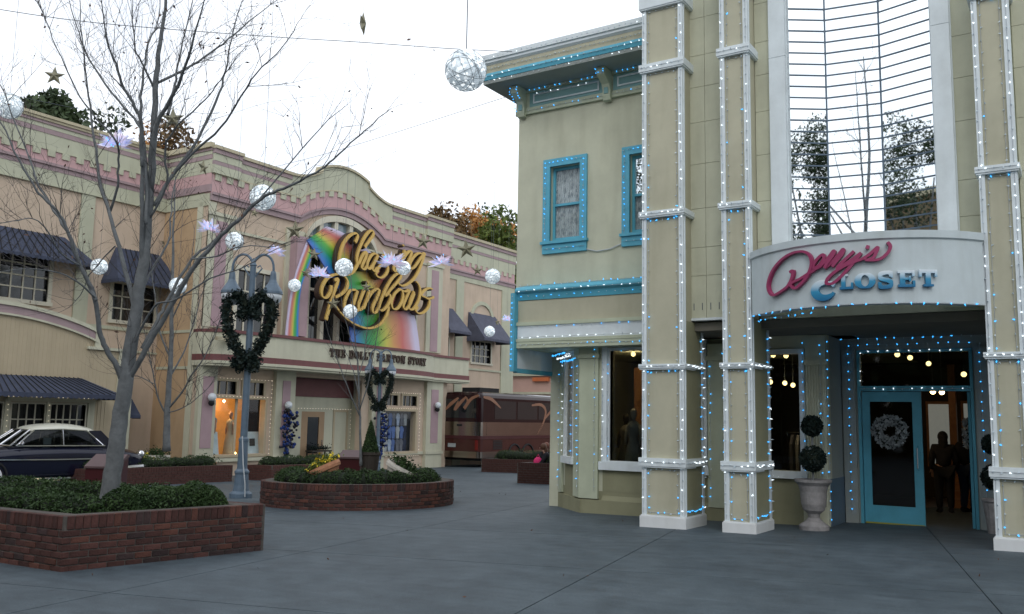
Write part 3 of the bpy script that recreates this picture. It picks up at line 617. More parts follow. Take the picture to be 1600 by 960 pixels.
def glyph(ch):
    T=lambda *p:list(p)
    def arc(cx,cy,rx,ry,a0,a1,n=14): return [(cx+rx*math.cos(R_(a0+(a1-a0)*i/n)),cy+ry*math.sin(R_(a0+(a1-a0)*i/n))) for i in range(n+1)]
    k,t,s=.27,.16,.13
    G={'L':[([(.3,0),(.3,1)],k),([(.05,.93),(.6,.93)],s),([(.05,.08),(.95,.08)],t),([(.88,0),(.88,.42)],s)],
    'T':[([(.5,0),(.5,1)],k),([(.03,.9),(.97,.9)],.2),([(.09,.98),(.09,.58)],s),([(.91,.98),(.91,.58)],s),([(.24,.07),(.76,.07)],s)],
    'E':[([(.3,0),(.3,1)],k),([(.05,.92),(.92,.92)],t),([(.05,.08),(.95,.08)],t),([(.3,.5),(.72,.5)],s),([(.88,1),(.88,.64)],s),([(.9,0),(.9,.38)],s),([(.68,.34),(.68,.66)],.1)],
    'H':[([(.24,0),(.24,1)],.25),([(.76,0),(.76,1)],.25),([(.24,.5),(.76,.5)],s),([(.03,.93),(.45,.93)],s),([(.55,.93),(.97,.93)],s),([(.03,.07),(.45,.07)],s),([(.55,.07),(.97,.07)],s)],
    'D':[([(.27,0),(.27,1)],.25),([(.03,.93),(.5,.93)],s),([(.03,.07),(.5,.07)],s),(arc(.45,.5,.4,.43,90,-90),.22)],
    'P':[([(.27,0),(.27,1)],.25),([(.03,.93),(.5,.93)],s),([(.03,.07),(.52,.07)],s),(arc(.5,.71,.36,.22,90,-90),.2),([(.27,.49),(.52,.49)],.1)],
    'R':[([(.25,0),(.25,1)],.24),([(.03,.93),(.5,.93)],s),([(.03,.07),(.47,.07)],s),(arc(.48,.72,.34,.21,90,-90),.2),([(.27,.5),(.5,.5)],.1),([(.5,.5),(.72,.3),(.8,.06),(.98,.05)],.2)],
    'O':[(arc(.5,.5,.38,.42,0,360,24),.24)],'S':[([(.86,.68),(.8,.9),(.5,.93),(.2,.84),(.16,.66),(.35,.54),(.66,.46),(.85,.33),(.8,.14),(.5,.07),(.2,.1),(.12,.34)],.2),([(.9,.62),(.9,1)],.1),([(.1,0),(.1,.38)],.1)],
    'N':[([(.2,0),(.2,1)],.13),([(.82,0),(.82,1)],.13),([(.16,1),(.85,.0)],.24),([(.02,.93),(.3,.93)],s),([(.6,.93),(1,.93)],s),([(.02,.07),(.42,.07)],s)],
    'A':[([(.12,0),(.5,1)],.13),([(.45,1),(.84,0)],.25),([(.25,.35),(.72,.35)],.1),([(0,.06),(.32,.06)],s),([(.6,.06),(1,.06)],s)],
    'Y':[([(.14,1),(.5,.45)],.24),([(.86,1),(.5,.45)],.13),([(.5,.5),(.5,0)],.25),([(0,.94),(.36,.94)],s),([(.64,.94),(1,.94)],s),([(.26,.06),(.74,.06)],s)]}
    return G[ch]
def letter(ch,x0,z0,x1,z1,mapf,d,m,parent,back=0.):
    mb=MB(); sx,sz=x1-x0,z1-z0; asp=sz/sx
    for i,(pts,w) in enumerate(glyph(ch)):
        P=[Vector((x0+a*sx,z0+b*sz)) for a,b in pts]; P=P if len(P)<3 else smooth(P,4) if ch=='S' else P
        ww=w*sz*.62
        if ch=='O': fn=lambda t,u:(.10+.24*abs(t.y)**1.2)*sx
        else: fn=lambda t,u,w=w:w*(sx*abs(t.y)+sz*abs(t.x))
        ribbon(mb,P,fn,mapf,back,d,lift=.0025*i)
    return mb.build('letter',m,parent)
# sign over the shop entrance: crimson script with blue shaded block capitals
ss=thing('shop_sign',"crimson script name over shaded blue CLOSET capitals on the curved canopy",'sign',(-2.76,13.15,3.5))
cmap=lambda s,z,d: cyl(s,z,.012+d)
for ch,strokes in [('D',[[(-0.857,3.741),(-0.801,3.756),(-0.813,3.666),(-0.858,3.582),(-0.938,3.509),(-1.162,3.432),(-1.272,3.485),(-1.306,3.614),(-1.208,3.796),(-1.017,3.944),(-0.816,4.021),(-0.629,4.025),(-0.525,3.961),(-0.489,3.848),(-0.522,3.72),(-0.605,3.597),(-0.756,3.488),(-0.836,3.541),(-0.812,3.577),(-0.667,3.623),(-0.529,3.689)]]),('o',[[(-0.529,3.689),(-0.45,3.737),(-0.468,3.789),(-0.415,3.87),(-0.325,3.941),(-0.306,3.883),(-0.366,3.797),(-0.437,3.742),(-0.374,3.76)]]),('l',[[(-0.374,3.76),(-0.26,3.86),(-0.164,3.978),(-0.173,3.917),(-0.249,3.816),(-0.3,3.74)],[(-0.3,3.734),(-0.165,3.844),(-0.039,3.989),(-0.053,3.92),(-0.143,3.811),(-0.191,3.748)]]),('y',[[(0.107,3.949),(-0.003,3.848),(-0.103,3.753),(-0.116,3.711),(-0.028,3.765),(0.087,3.835),(0.2,3.918)],[(0.2,3.918),(0.12,3.82),(0.027,3.706),(-0.079,3.592),(-0.186,3.508),(-0.275,3.51),(-0.255,3.582),(-0.17,3.66),(-0.052,3.73),(0.08,3.787),(0.209,3.826)]]),('apostrophe',[[(0.293,4.017),(0.273,3.97)]]),('s',[[(0.209,3.826),(0.309,3.893),(0.412,3.986),(0.388,3.907),(0.351,3.842),(0.296,3.815),(0.247,3.814),(0.383,3.804),(0.47,3.836),(0.548,3.917),(0.572,3.994),(0.538,4.053)]])]:
    mb=MB()
    for st in strokes: ribbon(mb,smooth([Vector(p) for p in st],7),lambda t,u:.034+.012*abs(t.y),cmap,0,.055,lift=rnd.uniform(0,.012))
    mb.build('letter',M['magenta'],ss)
for ch,s0,z0,s1,z1 in [('C',-0.485,3.271,-0.131,3.567),('L',-0.111,3.407,0.091,3.627),('O',0.111,3.401,0.362,3.632),('S',0.396,3.397,0.599,3.638),('E',0.642,3.41,0.88,3.643),('T',0.921,3.415,1.17,3.655)]:
    M['clo']=rampmat('blue_shaded_'+ch,[(0,(.01,.13,.28)),(.45,(.03,.26,.44)),(.75,(.45,.60,.70)),(1,(.70,.76,.80))],2,min(z0,z1)-3.5,max(z0,z1)-3.5)
    if ch=='C':
        mb=MB(); cx,cz=(s0+s1)/2,(z0+z1)/2; rx,rz=abs(s1-s0)/2,abs(z1-z0)/2
        pts=[Vector((cx-.005+(rx-.035)*math.cos(R_(a)),cz+(rz-.035)*math.sin(R_(a)))) for a in range(58,346,8)]
        ribbon(mb,pts,lambda t,u:.03+.085*math.sin(math.pi*min(1,u*1.02))**.8,cmap,0,.05)
        ribbon(mb,[Vector((cx+.45*rx,cz+.78*rz)),Vector((cx+.62*rx,cz+.5*rz)),Vector((cx+.78*rx,cz+.36*rz))],lambda t,u:.03+.03*u,cmap,0,.05,lift=.004)
        mb.build('letter',M['clo'],ss)
    else: letter(ch,min(s0,s1),min(z0,z1),max(s0,s1),max(z0,z1),cmap,.045,M['clo'],ss)

# ------------------------------------------------------------------ fairy lights on the shop
def rect(x0,x1,z0,z1,y): return [V(x0,y,z0),V(x0,y,z1),V(x1,y,z1),V(x1,y,z0),V(x0,y,z0)]
def col_lights(X0,X1,dz,label):
    Yf=14.07; runs=[]
    e=-.05+dz
    runs.append(([V(X0+.03,Yf,e),V(X0+.03,Yf,9.6)],NY,.165,'LW',.35)); runs.append(([V(X1-.03,Yf,e),V(X1-.03,Yf,9.6)],NY,.165,'LW',.4))
    runs.append(([V(X0+.11,Yf+.03,e),V(X0+.11,Yf+.03,3.4)],V(.5,-.8,0),.19,'LB',.6)); runs.append(([V(X0+.11,Yf+.03,3.4),V(X0+.11,Yf+.03,9.6)],V(.5,-.8,0),.19,'LB',.15))
    runs.append(([V(X1-.11,Yf+.03,e),V(X1-.11,Yf+.03,9.6)],V(-.5,-.8,0),.19,'LB',.12))
    for k,(a,b) in enumerate(BZ):
        a+=dz;b+=dz; runs.append(([V(X0-.04,Yf-.05,(a+b)/2),V(X1+.04,Yf-.05,(a+b)/2)],NY,.10,'LW',.5 if k>2 else .3))
        runs.append(([V(X0+.1,Yf+.03,a-.05),V(X1-.1,Yf+.03,a-.05)],V(0,-.7,-.6),.11,'LB',.45 if k>1 else .2))
        if b<3: runs.append(([V(X1+.045,Yf,(a+b)/2),V(X1+.045,14.95,(a+b)/2)],PX,.09,'LW',.8))
    runs.append(([V(X1+.012,14.93,e),V(X1+.012,14.93,3.15)],PX,.17,'LW',.7)); runs.append(([V(X1+.002,14.84,e),V(X1+.002,14.84,3.15)],PX,.19,'LB',.95))
    runs.append(([V(X1-.003,14.15,e+.05),V(X1-.003,14.85,e+.05)],PX,.1,'LB',.9)); runs.append(([V(X0+.1,Yf+.03,e+.02),V(X1-.1,Yf+.03,e+.02)],NY,.12,'LB',.5))
    return light_string(label,runs,((X0+X1)/2,Yf,0))
col_lights(-6.38,-5.62,0,'white and blue fairy lights outlining the widest grey framed column')
col_lights(-4.94,-4.455,0,'white and blue fairy lights outlining the narrow column beside the topiary urn')
col_lights(-1.11,-.63,.08,'white and blue fairy lights outlining the column nearest the open door')
for (u0,u1,z0,z1),lb in ((w1,'blue fairy lights around the upper window showing full lace curtains'),(w2,'blue fairy lights around the upper window half hidden by the wide column')):
    y=15.84; light_string(lb,[([V(u0-.1,y,z0),V(u0-.1,y,z1+.1),V(u1+.1,y,z1+.1),V(u1+.1,y,z0)],NY,.11,'LB',.75),([V(u0-.12,y,z0-.16),V(u1+.12,y,z0-.16)],NY,.16,'LB',.3)],(u0,15.84,z0))
light_string('pale fairy lights along the roof cornice and its brackets',[([V(-10.6,15.08,9.2),V(-6.05,15.08,9.2)],NY,.12,'LW',.1),([V(-10.55,15.14,8.97),V(-6.05,15.14,8.97)],NY,.1,'LW',.0),([V(-10.58,15.1,8.80),V(-6.05,15.1,8.80)],NY,.15,'LW',.5),([V(-10.5,15.12,8.68),V(-6.05,15.12,8.68)],NY,.14,'LW',.35),
  ([V(-9.9,15.80,8.59),V(-8.1,15.80,8.59)],NY,.13,'LB',.85),([V(-7.8,15.80,8.59),V(-6.1,15.80,8.59)],NY,.13,'LB',.9),([V(-9.9,15.82,8.15),V(-6.1,15.82,8.15)],NY,.15,'LB',.4),([V(-9.72,15.82,8.485),V(-8.18,15.82,8.485)],NY,.17,'LW',.6),
  ([V(-10.1,15.44,8.6),V(-10.1,15.44,8.45),V(-10.1,15.6,8.36),V(-10.1,15.72,8.1)],NY,.07,'LB',.9),([V(-9.93,15.44,8.6),V(-9.93,15.44,8.45),V(-9.93,15.6,8.36)],NY,.07,'LB',.9),([V(-8.02,15.44,8.6),V(-8.02,15.46,8.5),V(-7.86,15.46,8.5),V(-7.86,15.44,8.6)],NY,.06,'LB',.9)],(-8,15.1,8.7))
light_string('blue and white fairy lights along the teal belt cornice and white fascia',[([V(-9.85,15.5,4.22),V(-6.05,15.5,4.22)],V(0,-.6,.6),.16,'LB',.5),([V(-9.85,15.43,4.11),V(-6.05,15.43,4.11)],NY,.18,'LW',.7),([V(-9.85,15.52,4.0),V(-6.05,15.52,4.0)],NY,.18,'LB',.45),([V(-9.8,15.49,3.37),V(-6.05,15.49,3.37)],NY,.2,'LB',.35),([V(-9.8,15.48,3.15),V(-6.05,15.48,3.15)],NY,.19,'LW',.85),([V(-9.8,15.48,3.0),V(-6.05,15.48,3.0)],NY,.14,'LB',.25),([V(-9.91,15.39,2.5),V(-9.91,15.39,4.05)],NY,.12,'LB',.9)],(-8,15.45,3.5))
c2_=CH[2]
light_string('blue and white fairy lights on the corner bay window and pilasters',[([FP(CH,.0,0,.06),FP(CH,.0,2.5,.06)],c2_,.17,'LB',.5),([FP(CH,.3,.6,.07),FP(CH,.3,2.85,.07),FP(CH,1.03,2.85,.07)],c2_,.15,'LW',.7),([FP(CH,1.0,.6,.07),FP(CH,1.0,2.85,.07)],c2_,.17,'LB',.5),([FP(CH,1.42,.1,.07),FP(CH,1.42,2.7,.07)],c2_,.15,'LB',.7),([V(-8.2,15.82,.1),V(-8.2,15.82,2.9)],NY,.16,'LB',.35),([V(-8.03,15.84,.6),V(-8.03,15.84,2.95),V(-6.1,15.84,2.95)],NY,.13,'LW',.4),([V(-7.9,15.83,.7),V(-7.9,15.83,2.85),V(-6.1,15.83,2.85)],NY,.18,'LB',.3),
  ([FP(CH,.2,2.86,.3),FP(CH,1.3,2.86,.3)],V(0,-.3,-1),.07,'LB',1),([FP(CH,.2,2.80,.2),FP(CH,1.3,2.80,.2)],V(0,-.3,-1),.06,'LW',1),([FP(CH,.2,2.74,.1),FP(CH,1.3,2.74,.1)],V(0,-.3,-1),.07,'LB',1),([V(-5.8,15.82,.05),V(-5.8,15.82,2.6)],NY,.17,'LB',.6),([V(-5.55,15.82,.05),V(-5.55,15.82,2.9)],NY,.2,'LB',.5)],(-8.6,16,.5))
ed=[cyl(RC*(-A+2*A*i/30),3.2,.0) for i in range(31)]
light_string('blue fairy lights hanging along the lower edge of the curved canopy',[(ed,V(0,-.4,-.6),.19,'LB',.9),([p+V(0,.22,-.06) for p in ed[:12]],V(0,-.4,-.6),.14,'LB',.9)],(-2.76,13.2,3.2))
light_string('blue and white fairy lights framing the teal shop door and transom',[([V(-3.6,17.0,-.1),V(-3.6,17.0,2.93),V(-1.45,17.0,2.93),V(-1.45,17.0,-.1)],NY,.165,'LB',.9),([V(-3.42,17.06,2.14),V(-1.62,17.06,2.14)],NY,.16,'LW',.6),([V(-3.4,17.06,2.2),V(-3.4,17.06,2.82),V(-1.6,17.06,2.82)],NY,.17,'LW',.8),([V(-3.7,16.6,3.02),V(-1.2,16.6,3.02)],V(0,-.5,-.6),.15,'LB',.7)],(-2.5,17,-.2))
light_string('blue fairy lights running down the fluted pilaster behind the topiary',[([V(-4.14,15.93,.1),V(-4.14,15.93,3.0)],NY,.17,'LB',.9),([V(-3.72,15.93,-.2),V(-3.72,15.93,3.0)],NY,.16,'LB',.95),([V(-3.84,15.92,.4),V(-3.84,15.92,2.9)],NY,.17,'LB',.6),([V(-4.95,15.93,.56),V(-4.2,15.93,.56)],NY,.1,'LW',.5)],(-3.9,15.93,0))
t=thing('light_string','unlit white wire sagging between the two teal framed upper windows','wire',(-8.4,15.88,4.9))
MB().tube([V(-8.45,15.87,4.97),V(-8.2,15.87,4.90),V(-7.9,15.87,4.92),V(-7.65,15.87,5.0)],.012,5).build('wire',M['cordw'],t)
# warm lamps seen inside the shop
def lamp(label,pts,parent_z):
    t=thing('ceiling_lamp',label,'lamp',pts[0],'lit lamps inside the shop'); mb=MB(); w=MB()
    for p in pts: mb.sphere(p,.05,8,6); w.tube([V(*p)+V(0,0,.03),V(p[0],p[1],3.06)],.006,4)
    mb.build('lit_bulb',M['LWW'],t); w.build('stem',M['wire'],t)
lamp('three lit warm bulbs seen through the window beside the urn',[(-5.48,18.5,2.34),(-5.21,18.6,2.32),(-5.07,18.7,2.28)],3)
lamp('two lit warm bulbs at the top of the window beside the urn',[(-5.06,17.3,2.81),(-4.84,17.4,2.8)],3)
lamp('three lit warm bulbs seen through the door transom',[(-2.97,18.3,2.84),(-2.82,18.8,2.81),(-2.6,19.6,2.74)],3)
lamp('lit warm bulb at the far end of the transom',[(-1.86,18.5,2.46)],3)
lamp('two lit warm bulbs over the open doorway',[(-2.49,19.2,2.16),(-2.33,19.2,2.15)],3)
lamp('lit yellow bulb at the top of the bay window',[(-7.72,16.6,2.84)],3)

# the lit lamps inside the shop also throw their light
for k,(x,y,z,e) in enumerate(((-5.1,18.3,2.1,30),(-2.8,19.2,2.5,4),(-7.9,16.9,2.75,34),(-1.8,23,2.5,2))):
    l=bpy.data.lights.new('shop_lamp_light','POINT'); l.energy=e; l.color=(1,.66,.36); l.shadow_soft_size=.12; o=bpy.data.objects.new('shop_lamp_light',l); COL.objects.link(o); o.location=(x,y,z)
# ------------------------------------------------------------------ pastel show building
mus=thing('museum_building','long pastel two storey show building with pink frieze and arched pediment','building',(-26,27,gz(-26,27)))
XL,XC,XR=-28.5,-26.0,-27.1
FL,FC,FRr=frX(XL),frX(XC),frX(XR)
def merlons(fr,us,zf,w,h,m,off=.02):
    mb=MB()
    for u in us:
        z=zf(u); z2=zf(u+w); mb.prism(fr,[(u,z-h),(u+w,z2-h),(u+w,z2),(u,z)],off,off+.05)
    o=mb.build('merlon',m,mus); o['kind']='stuff'
def frange(a,b,s):
    o=[];x=a
    while x<b-1e-6: o.append(x); x+=s
    return o
# left wing ---------------------------------------------------------------
w1L=(14.05,16.0,4.98,6.55); w2L=(18.33,20.0,4.66,5.95); w0L=(9.6,11.6,4.98,6.55)
mb=MB(); wallholes(mb,FL,-6.,20.22,-1.2,11.0,.3,[w1L,w2L,w0L]); mb.box(-40,XL-.3,-6.0,-5.7,-1.2,11); mb.box(-40,XL-.3,-6.,20.2,10.4,10.5)  # near end of the wing prolonged out of view to block sky light
mb.build('left_wing_wall',M['peach'],mus)
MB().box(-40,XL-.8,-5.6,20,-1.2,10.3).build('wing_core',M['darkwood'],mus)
MB().fbox(FL,-6,20.3,10.965,11.05,0,.14).fbox(FL,-6,20.34,11.05,11.15,-.3,.19).build('cap',M['tancap'],mus)
MB().fbox(FL,-6,20.28,10.87,10.964,0,.10).fbox(FL,-6,20.26,10.57,10.73,0,.05).build('cornice_stripe',M['mauve'],mus)
MB().fbox(FL,-6,20.25,10.731,10.869,0,.06).fbox(FL,-6,20.25,10.06,10.569,0,.03).fbox(FL,-6,20.27,10.03,10.059,0,.06).build('cornice_fascia',M['lgreen'],mus)
MB().fbox(FL,-6,20.22,9.63,10.029,0,.02).build('pink_frieze',M['pink'],mus)
merlons(FL,frange(-5.9,20.1,.5),lambda u:10.03,.26,.2,M['lgreen'])
MB().fbox(FL,-6,20.22,9.36,9.629,0,.06).fbox(FL,-6,20.22,9.52,9.60,.06,.12).build('frieze_base',M['mauve'],mus)
mb=MB(); mb.fbox(FL,-6,20.22,8.88,9.359,0,.05); mb.fbox(FL,-6,20.22,8.84,8.879,0,.10)
for a,b in ((16.9,17.4),(12.5,13.0),(8.2,8.7)): MB().fbox(FL,a,b,4.3,8.839,0,.06).build('pilaster',M['lgreen'],mus)
mb.fbox(FL,17.4,20.22,4.30,4.42,0,.05); mb.fbox(FL,17.4,20.22,3.55,3.62,0,.05)
mb.build('wall_trim',M['lgreen'],mus)
for (a,b,z0,z1),cols,rows in ((w1L,5,4),(w2L,4,3),(w0L,5,4)): window(mus,FL,a,b,z0,z1,cols,rows,M['winframe'],M['pane'],cas=.13,proud=.05,rec=.1,mun=.045,sill=.13)
def awning(parent,fr,u0,u1,zt,zb,proj,inset,m,seam=None,val=.12,closed=True,diag=False):
    A,B=FP(fr,u0+inset,zt,.03),FP(fr,u1-inset,zt,.03); Cc,D=FP(fr,u1,zb,proj),FP(fr,u0,zb,proj); E,F=FP(fr,u0,zb,.03),FP(fr,u1,zb,.03); dz=V(0,0,-.02)
    mb=MB(); mb.add([A,B,Cc,D,E,F],[(0,3,2,1),(0,4,3),(1,2,5)])
    mb.add([p+V(0,0,-.03)-fr[2]*.02 for p in (A,B,Cc,D,E,F)],[(0,1,2,3),(0,3,4),(1,5,2)])
    # scalloped valance
    n=max(6,int((u1-u0)/.16)); 
    for i in range(n):
        a=u0+(u1-u0)*i/n;b=u0+(u1-u0)*(i+1)/n; c=(a+b)/2
        mb.prism(fr,[(a,zb),(a,zb-val*.7),(c,zb-val),(b,zb-val*.7),(b,zb)],proj-.012,proj+.004)
    for u in (u0,u1):
        s=(FP(fr,u-.006,0,0),fr[2],fr[1]); s=(V(s[0].x,s[0].y,0),s[1],s[2]); mb.prism(s,[(.03,zb),(.03,zb-val),(proj,zb-val),(proj,zb)],0,.012)
    o=mb.build('awning',m,parent,at=FP(fr,u0,zb,0))
    if seam:
        sm=MB()
        for k in range(1,int((u1-u0)/seam)):
            u=u0+k*seam; tu=u0+inset+(u1-u0-2*inset)*(u-u0)/(u1-u0)
            P,Q=FP(fr,tu,zt,.03),FP(fr,u,zb,proj); sm.tube([P+fr[2]*.012+V(0,0,.012),Q+fr[2]*.012+V(0,0,.012)],.014,4)
            if diag and k%1==0:
                u2=u+1.0
                if u2<u1-.05: t2=u0+inset+(u1-u0-2*inset)*(u2-u0)/(u1-u0); sm.tube([FP(fr,t2,zt,.04)+V(0,0,.012),Q+fr[2]*.012+V(0,0,.012)],.009,4)
        s=sm.build('seam',M['rubber'],o); s['kind']='stuff'
    return o
awning(mus,FL,13.0,17.05,7.22,6.3,1.05,.62,M['navy'],.3,diag=True); awning(mus,FL,17.85,20.5,7.22,5.98,1.0,.45,M['navy'],.28,diag=True); awning(mus,FL,8.8,12.6,7.22,6.3,1.05,.62,M['navy'],.3)
# projecting shopfront with curved parapet and ribbed siding
XS_=-27.0; FS=frX(XS_)
us=[5+.25*i for i in range(48)]; us=[u for u in us if u<=16.95]+[16.95]
def archz(u): t=(u-13.6)/3.35; return 4.02+.62*max(0,math.cos(t*math.pi/2))**.8 if abs(t)<1 else 4.02
s1,s2=(14.38,15.38,.25,1.65),(15.58,16.72,.25,1.65)
s0=(12.6,14.1,.25,1.65)
mb=MB(); wallholes(mb,FS,6.,18.25,-1.2,3.44,.3,[s1,s2,s0]); mb.band(FS,us,[3.44]*len(us),[archz(u)-.30 for u in us],-.3,0)
mb.box(XL,XS_-.3,17.95,18.25,-1.2,3.4); mb.box(XL,XS_-.3,6,18,3.3,3.39)
mb.build('shopfront_wall',M['siding'],mus)
rb=MB()
for u in frange(6.1,17.5,.13):
    top=archz(u)-.34 if u<16.9 else 3.40
    segs=[(2.52,top)]
    if u>17.0: segs=[(-.6,3.38)]
    for z0,z1 in segs: rb.fbox(FS,u-.022,u+.022,z0,z1,0,.010)
o=rb.build('siding_rib',M['siding'],mus); o['kind']='stuff'
MB().band(FS,us,[archz(u)-.30 for u in us],[archz(u)-.06 for u in us],-.3,.05).build('parapet_band',M['mauve'],mus)
mb=MB(); mb.band(FS,us,[archz(u)-.36 for u in us],[archz(u)-.301 for u in us],-.3,.09); mb.band(FS,us,[archz(u)-.059 for u in us],[archz(u)+.06 for u in us],-.3,.10)
mb.fbox(FS,16.6,18.3,3.45,3.54,-.3,.10); mb.fbox(FS,16.85,17.05,3.54,4.0,-.3,.07); mb.fbox(FS,17.75,18.3,-1.0,3.45,-.3,.06)
for a,b in ((14.14,14.30),(15.42,15.54),(16.78,17.0)): mb.fbox(FS,a,b,-.9,1.8,0,.07)
mb.fbox(FS,14.2,17,1.72,1.84,.07,.10)
mb.build('shopfront_trim',M['lcream'],mus)
for a,b,z0,z1 in (s1,s2,s0): window(mus,FS,a,b,z0,z1,4 if a<15.5 else 5,3,M['winframe'],M['pane'],cas=.05,proud=.03,rec=.1,mun=.035,sill=.08)
awning(mus,FS,12.0,17.25,2.5,1.98,1.15,.75,M['navy'],.21,val=.16)
awning(mus,frX(-27.6),18.26,18.8,1.9,1.35,.5,.05,M['navy'],None)
# central block ------------------------------------------------------------
Yc=20.22
def bump(u): t=(u-27.05)/2.5; return (.5+.5*math.cos(math.pi*t))**.38 if abs(t)<1 else 0.
us=[20.22,21.4,22.5,23.6]+[24.2+.1*i for i in range(58)]+[30.4,31.5,32.6,34.65]
dl=lambda u:10.06+.78*bump(u)
arch_open=(25.1,29.0)
def aw(u): t=(u-27.05)/2.15; return 8.35+1.38*math.sqrt(max(0,1-t*t)) if abs(t)<1 else None
# wall with rectangular holes plus the arched head
cw1=(21.65,23.45,4.45,6.78); ce1=(25.2,29.0,4.45,7.9); cw3=(31.1,32.1,4.45,7.0)
gl=(20.75,23.3,.0,2.0); gt1=(20.85,21.85,2.15,2.62); gt2=(22.2,23.15,2.15,2.62); gd=(24.6,28.6,-1.2,2.95); gr=(30.0,32.3,-.1,1.72); gr1=(30.0,30.95,1.95,2.4); gr2=(31.3,32.3,1.95,2.4)
mb=MB(); wallholes(mb,FC,Yc,34.65,-1.2,8.1,.3,[cw1,ce1,cw3,gl,gt1,gt2,gd,gr,gr1,gr2])
ua=[Yc]+[24.9+.0717*i for i in range(61)]+[34.65]
lo=[8.1 if aw(u) is None else max(8.1,aw(u)) for u in ua]
mb.band(FC,ua,lo,[dl(u)-1.02 for u in ua],-.3,0)
mb.box(-34,XC-.3,34.35,34.65,-1.2,11); mb.box(-40,XC-.3,Yc+.3,34.3,10.3,10.4)
mb.build('centre_wall',M['peach'],mus)
mb=MB(); mb.box(-28.6,XC-.301,Yc-.0,Yc+.3,-1.2,9.3); mb.build('return_wall',M['orange'],mus)
mb=MB(); mb.box(XC-.6,XC-.302,Yc-.04,Yc+.0,-1.2,9.0); mb.fbox(FC,Yc-.04,Yc+.28,-1.2,9.0,.0,.05); mb.build('corner_quoin',M['lcream'],mus)
RF=(V(0,Yc,0),V(1,0,0),V(0,-1,0))
for z0,z1,d in ((8.85,9.3,.04),(4.30,4.40,.03),(3.0,3.1,.03),(10.731,10.869,.06),(10.06,10.569,.03)): MB().fbox(RF,-28.4,XC+(.04 if z0>10 else 0),z0,z1,0,d).build('return_trim',M['lgreen'],mus)
MB().fbox(RF,-28.4,XC+.1,10.965,11.15,0,.19).build('cap',M['tancap'],mus)
MB().fbox(RF,-28.4,XC+.08,10.87,10.964,0,.10).fbox(RF,-28.4,XC+.05,10.57,10.73,0,.05).fbox(RF,-28.4,XC+.05,9.36,9.629,0,.06).build('cornice_stripe',M['mauve'],mus)
MB().fbox(RF,-28.4,XC+.02,9.63,10.059,0,.02).build('pink_frieze',M['pink'],mus)
MB().box(-28.5,XC-.3,Yc+.01,Yc+.3,9.3,11.0).build('return_parapet',M['lgreen'],mus)
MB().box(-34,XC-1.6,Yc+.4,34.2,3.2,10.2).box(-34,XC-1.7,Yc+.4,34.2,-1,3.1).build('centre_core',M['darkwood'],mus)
pz=[dl(u)-.76 for u in us]; 
MB().band(FC,us,pz,[dl(u)-.03 for u in us],-.3,.03).build('pink_frieze',M['pink'],mus)
MB().band(FC,us,[p-.25 for p in pz],[p-.001 for p in pz],-.3,.10).band(FC,us,[p-.05 for p in pz],[p+.04 for p in pz],.10,.16).build('frieze_base',M['mauve'],mus)
merlons(FC,frange(20.35,34.5,.52),lambda u:dl(u)-.03,.27,.22,M['lgreen'],.03)
uin=[24.2+.1*i for i in range(58)]
def ptop(u):
    t=abs(u-27.05)
    if t<1.42: return 11.66+.3*(1-(t/1.42)**2)
    if t<3.05: return 10.98+.5*((3.05-t)/1.63)**2
    return 10.98
up=[23.98]+[24.0+.05*i for i in range(123)]+[30.12]
MB().band(FC,up,[dl(u) for u in up],[ptop(u)-.1 for u in up],-.3,.06).build('pediment',M['lgreen'],mus)
MB().band(FC,up,[ptop(u)-.099 for u in up],[ptop(u) for u in up],-.34,.14).build('cap',M['tancap'],mus)
uu=[20.2,24.0]; 
for a,b,pr in ((20.2,21.42,.10),(21.42,23.98,0.),(30.12,32.6,0.),(32.6,34.68,.10)):
    zt=11.05 if pr else 10.98
    MB().fbox(FC,a-.05,b+.05,zt-.12,zt,-.3,.16+pr).build('cap',M['tancap'],mus)
    MB().fbox(FC,a-.02,b+.02,zt-.28,zt-.121,-.3,.10+pr).fbox(FC,a,b,10.36,10.50,-.3,.05+pr).build('cornice_stripe',M['mauve'],mus)
    MB().fbox(FC,a,b,10.501,zt-.281,-.3,.06+pr).fbox(FC,a,b,10.05,10.359,-.3,.045+pr).build('cornice_fascia',M['lgreen'],mus)
ud=[u for u in us]
MB().band(FC,ud,[dl(u)-.03 for u in ud],[dl(u)+.02 for u in ud],0,.075).build('drip_mould',M['tancap'],mus)
# pilasters, arch window, upper windows
def pil(a,b,z0,z1,m=M['pinkpan']):
    mb=MB(); mb.fbox(FC,a-.32,b+.32,z0,z1+.25,0,.08); mb.fbox(FC,a-.36,b+.36,z1+.12,z1+.25,.08,.14); o=mb.build('pilaster',M['lcream'],mus,at=FP(FC,a,z0,0))
    MB().fbox(FC,a,b,z0+.05,z1-.05,.081,.10).build('pilaster_panel',m,o)
pil(20.5,21.0,4.5,8.4); pil(33.1,33.65,4.5,8.5)
mb=MB(); mb.fbox(FC,23.85,24.8,4.5,8.72,0,.10); mb.build('pilaster',M['lcream'],mus); MB().fbox(FC,24.05,24.75,4.5,8.42,.101,.5).build('pilaster_panel',M['pinkpan'],mus)
MB().fbox(FC,21.1,23.85,8.05,8.15,0,.10).fbox(FC,24.8,33.0,8.62,8.7,0,.0501).build('wall_trim',M['lcream'],mus)
window(mus,FC,21.65,23.45,4.48,6.75,4,3,M['winframe'],M['pane'],cas=.16,proud=.06,rec=.12,mun=.06,sill=.12)
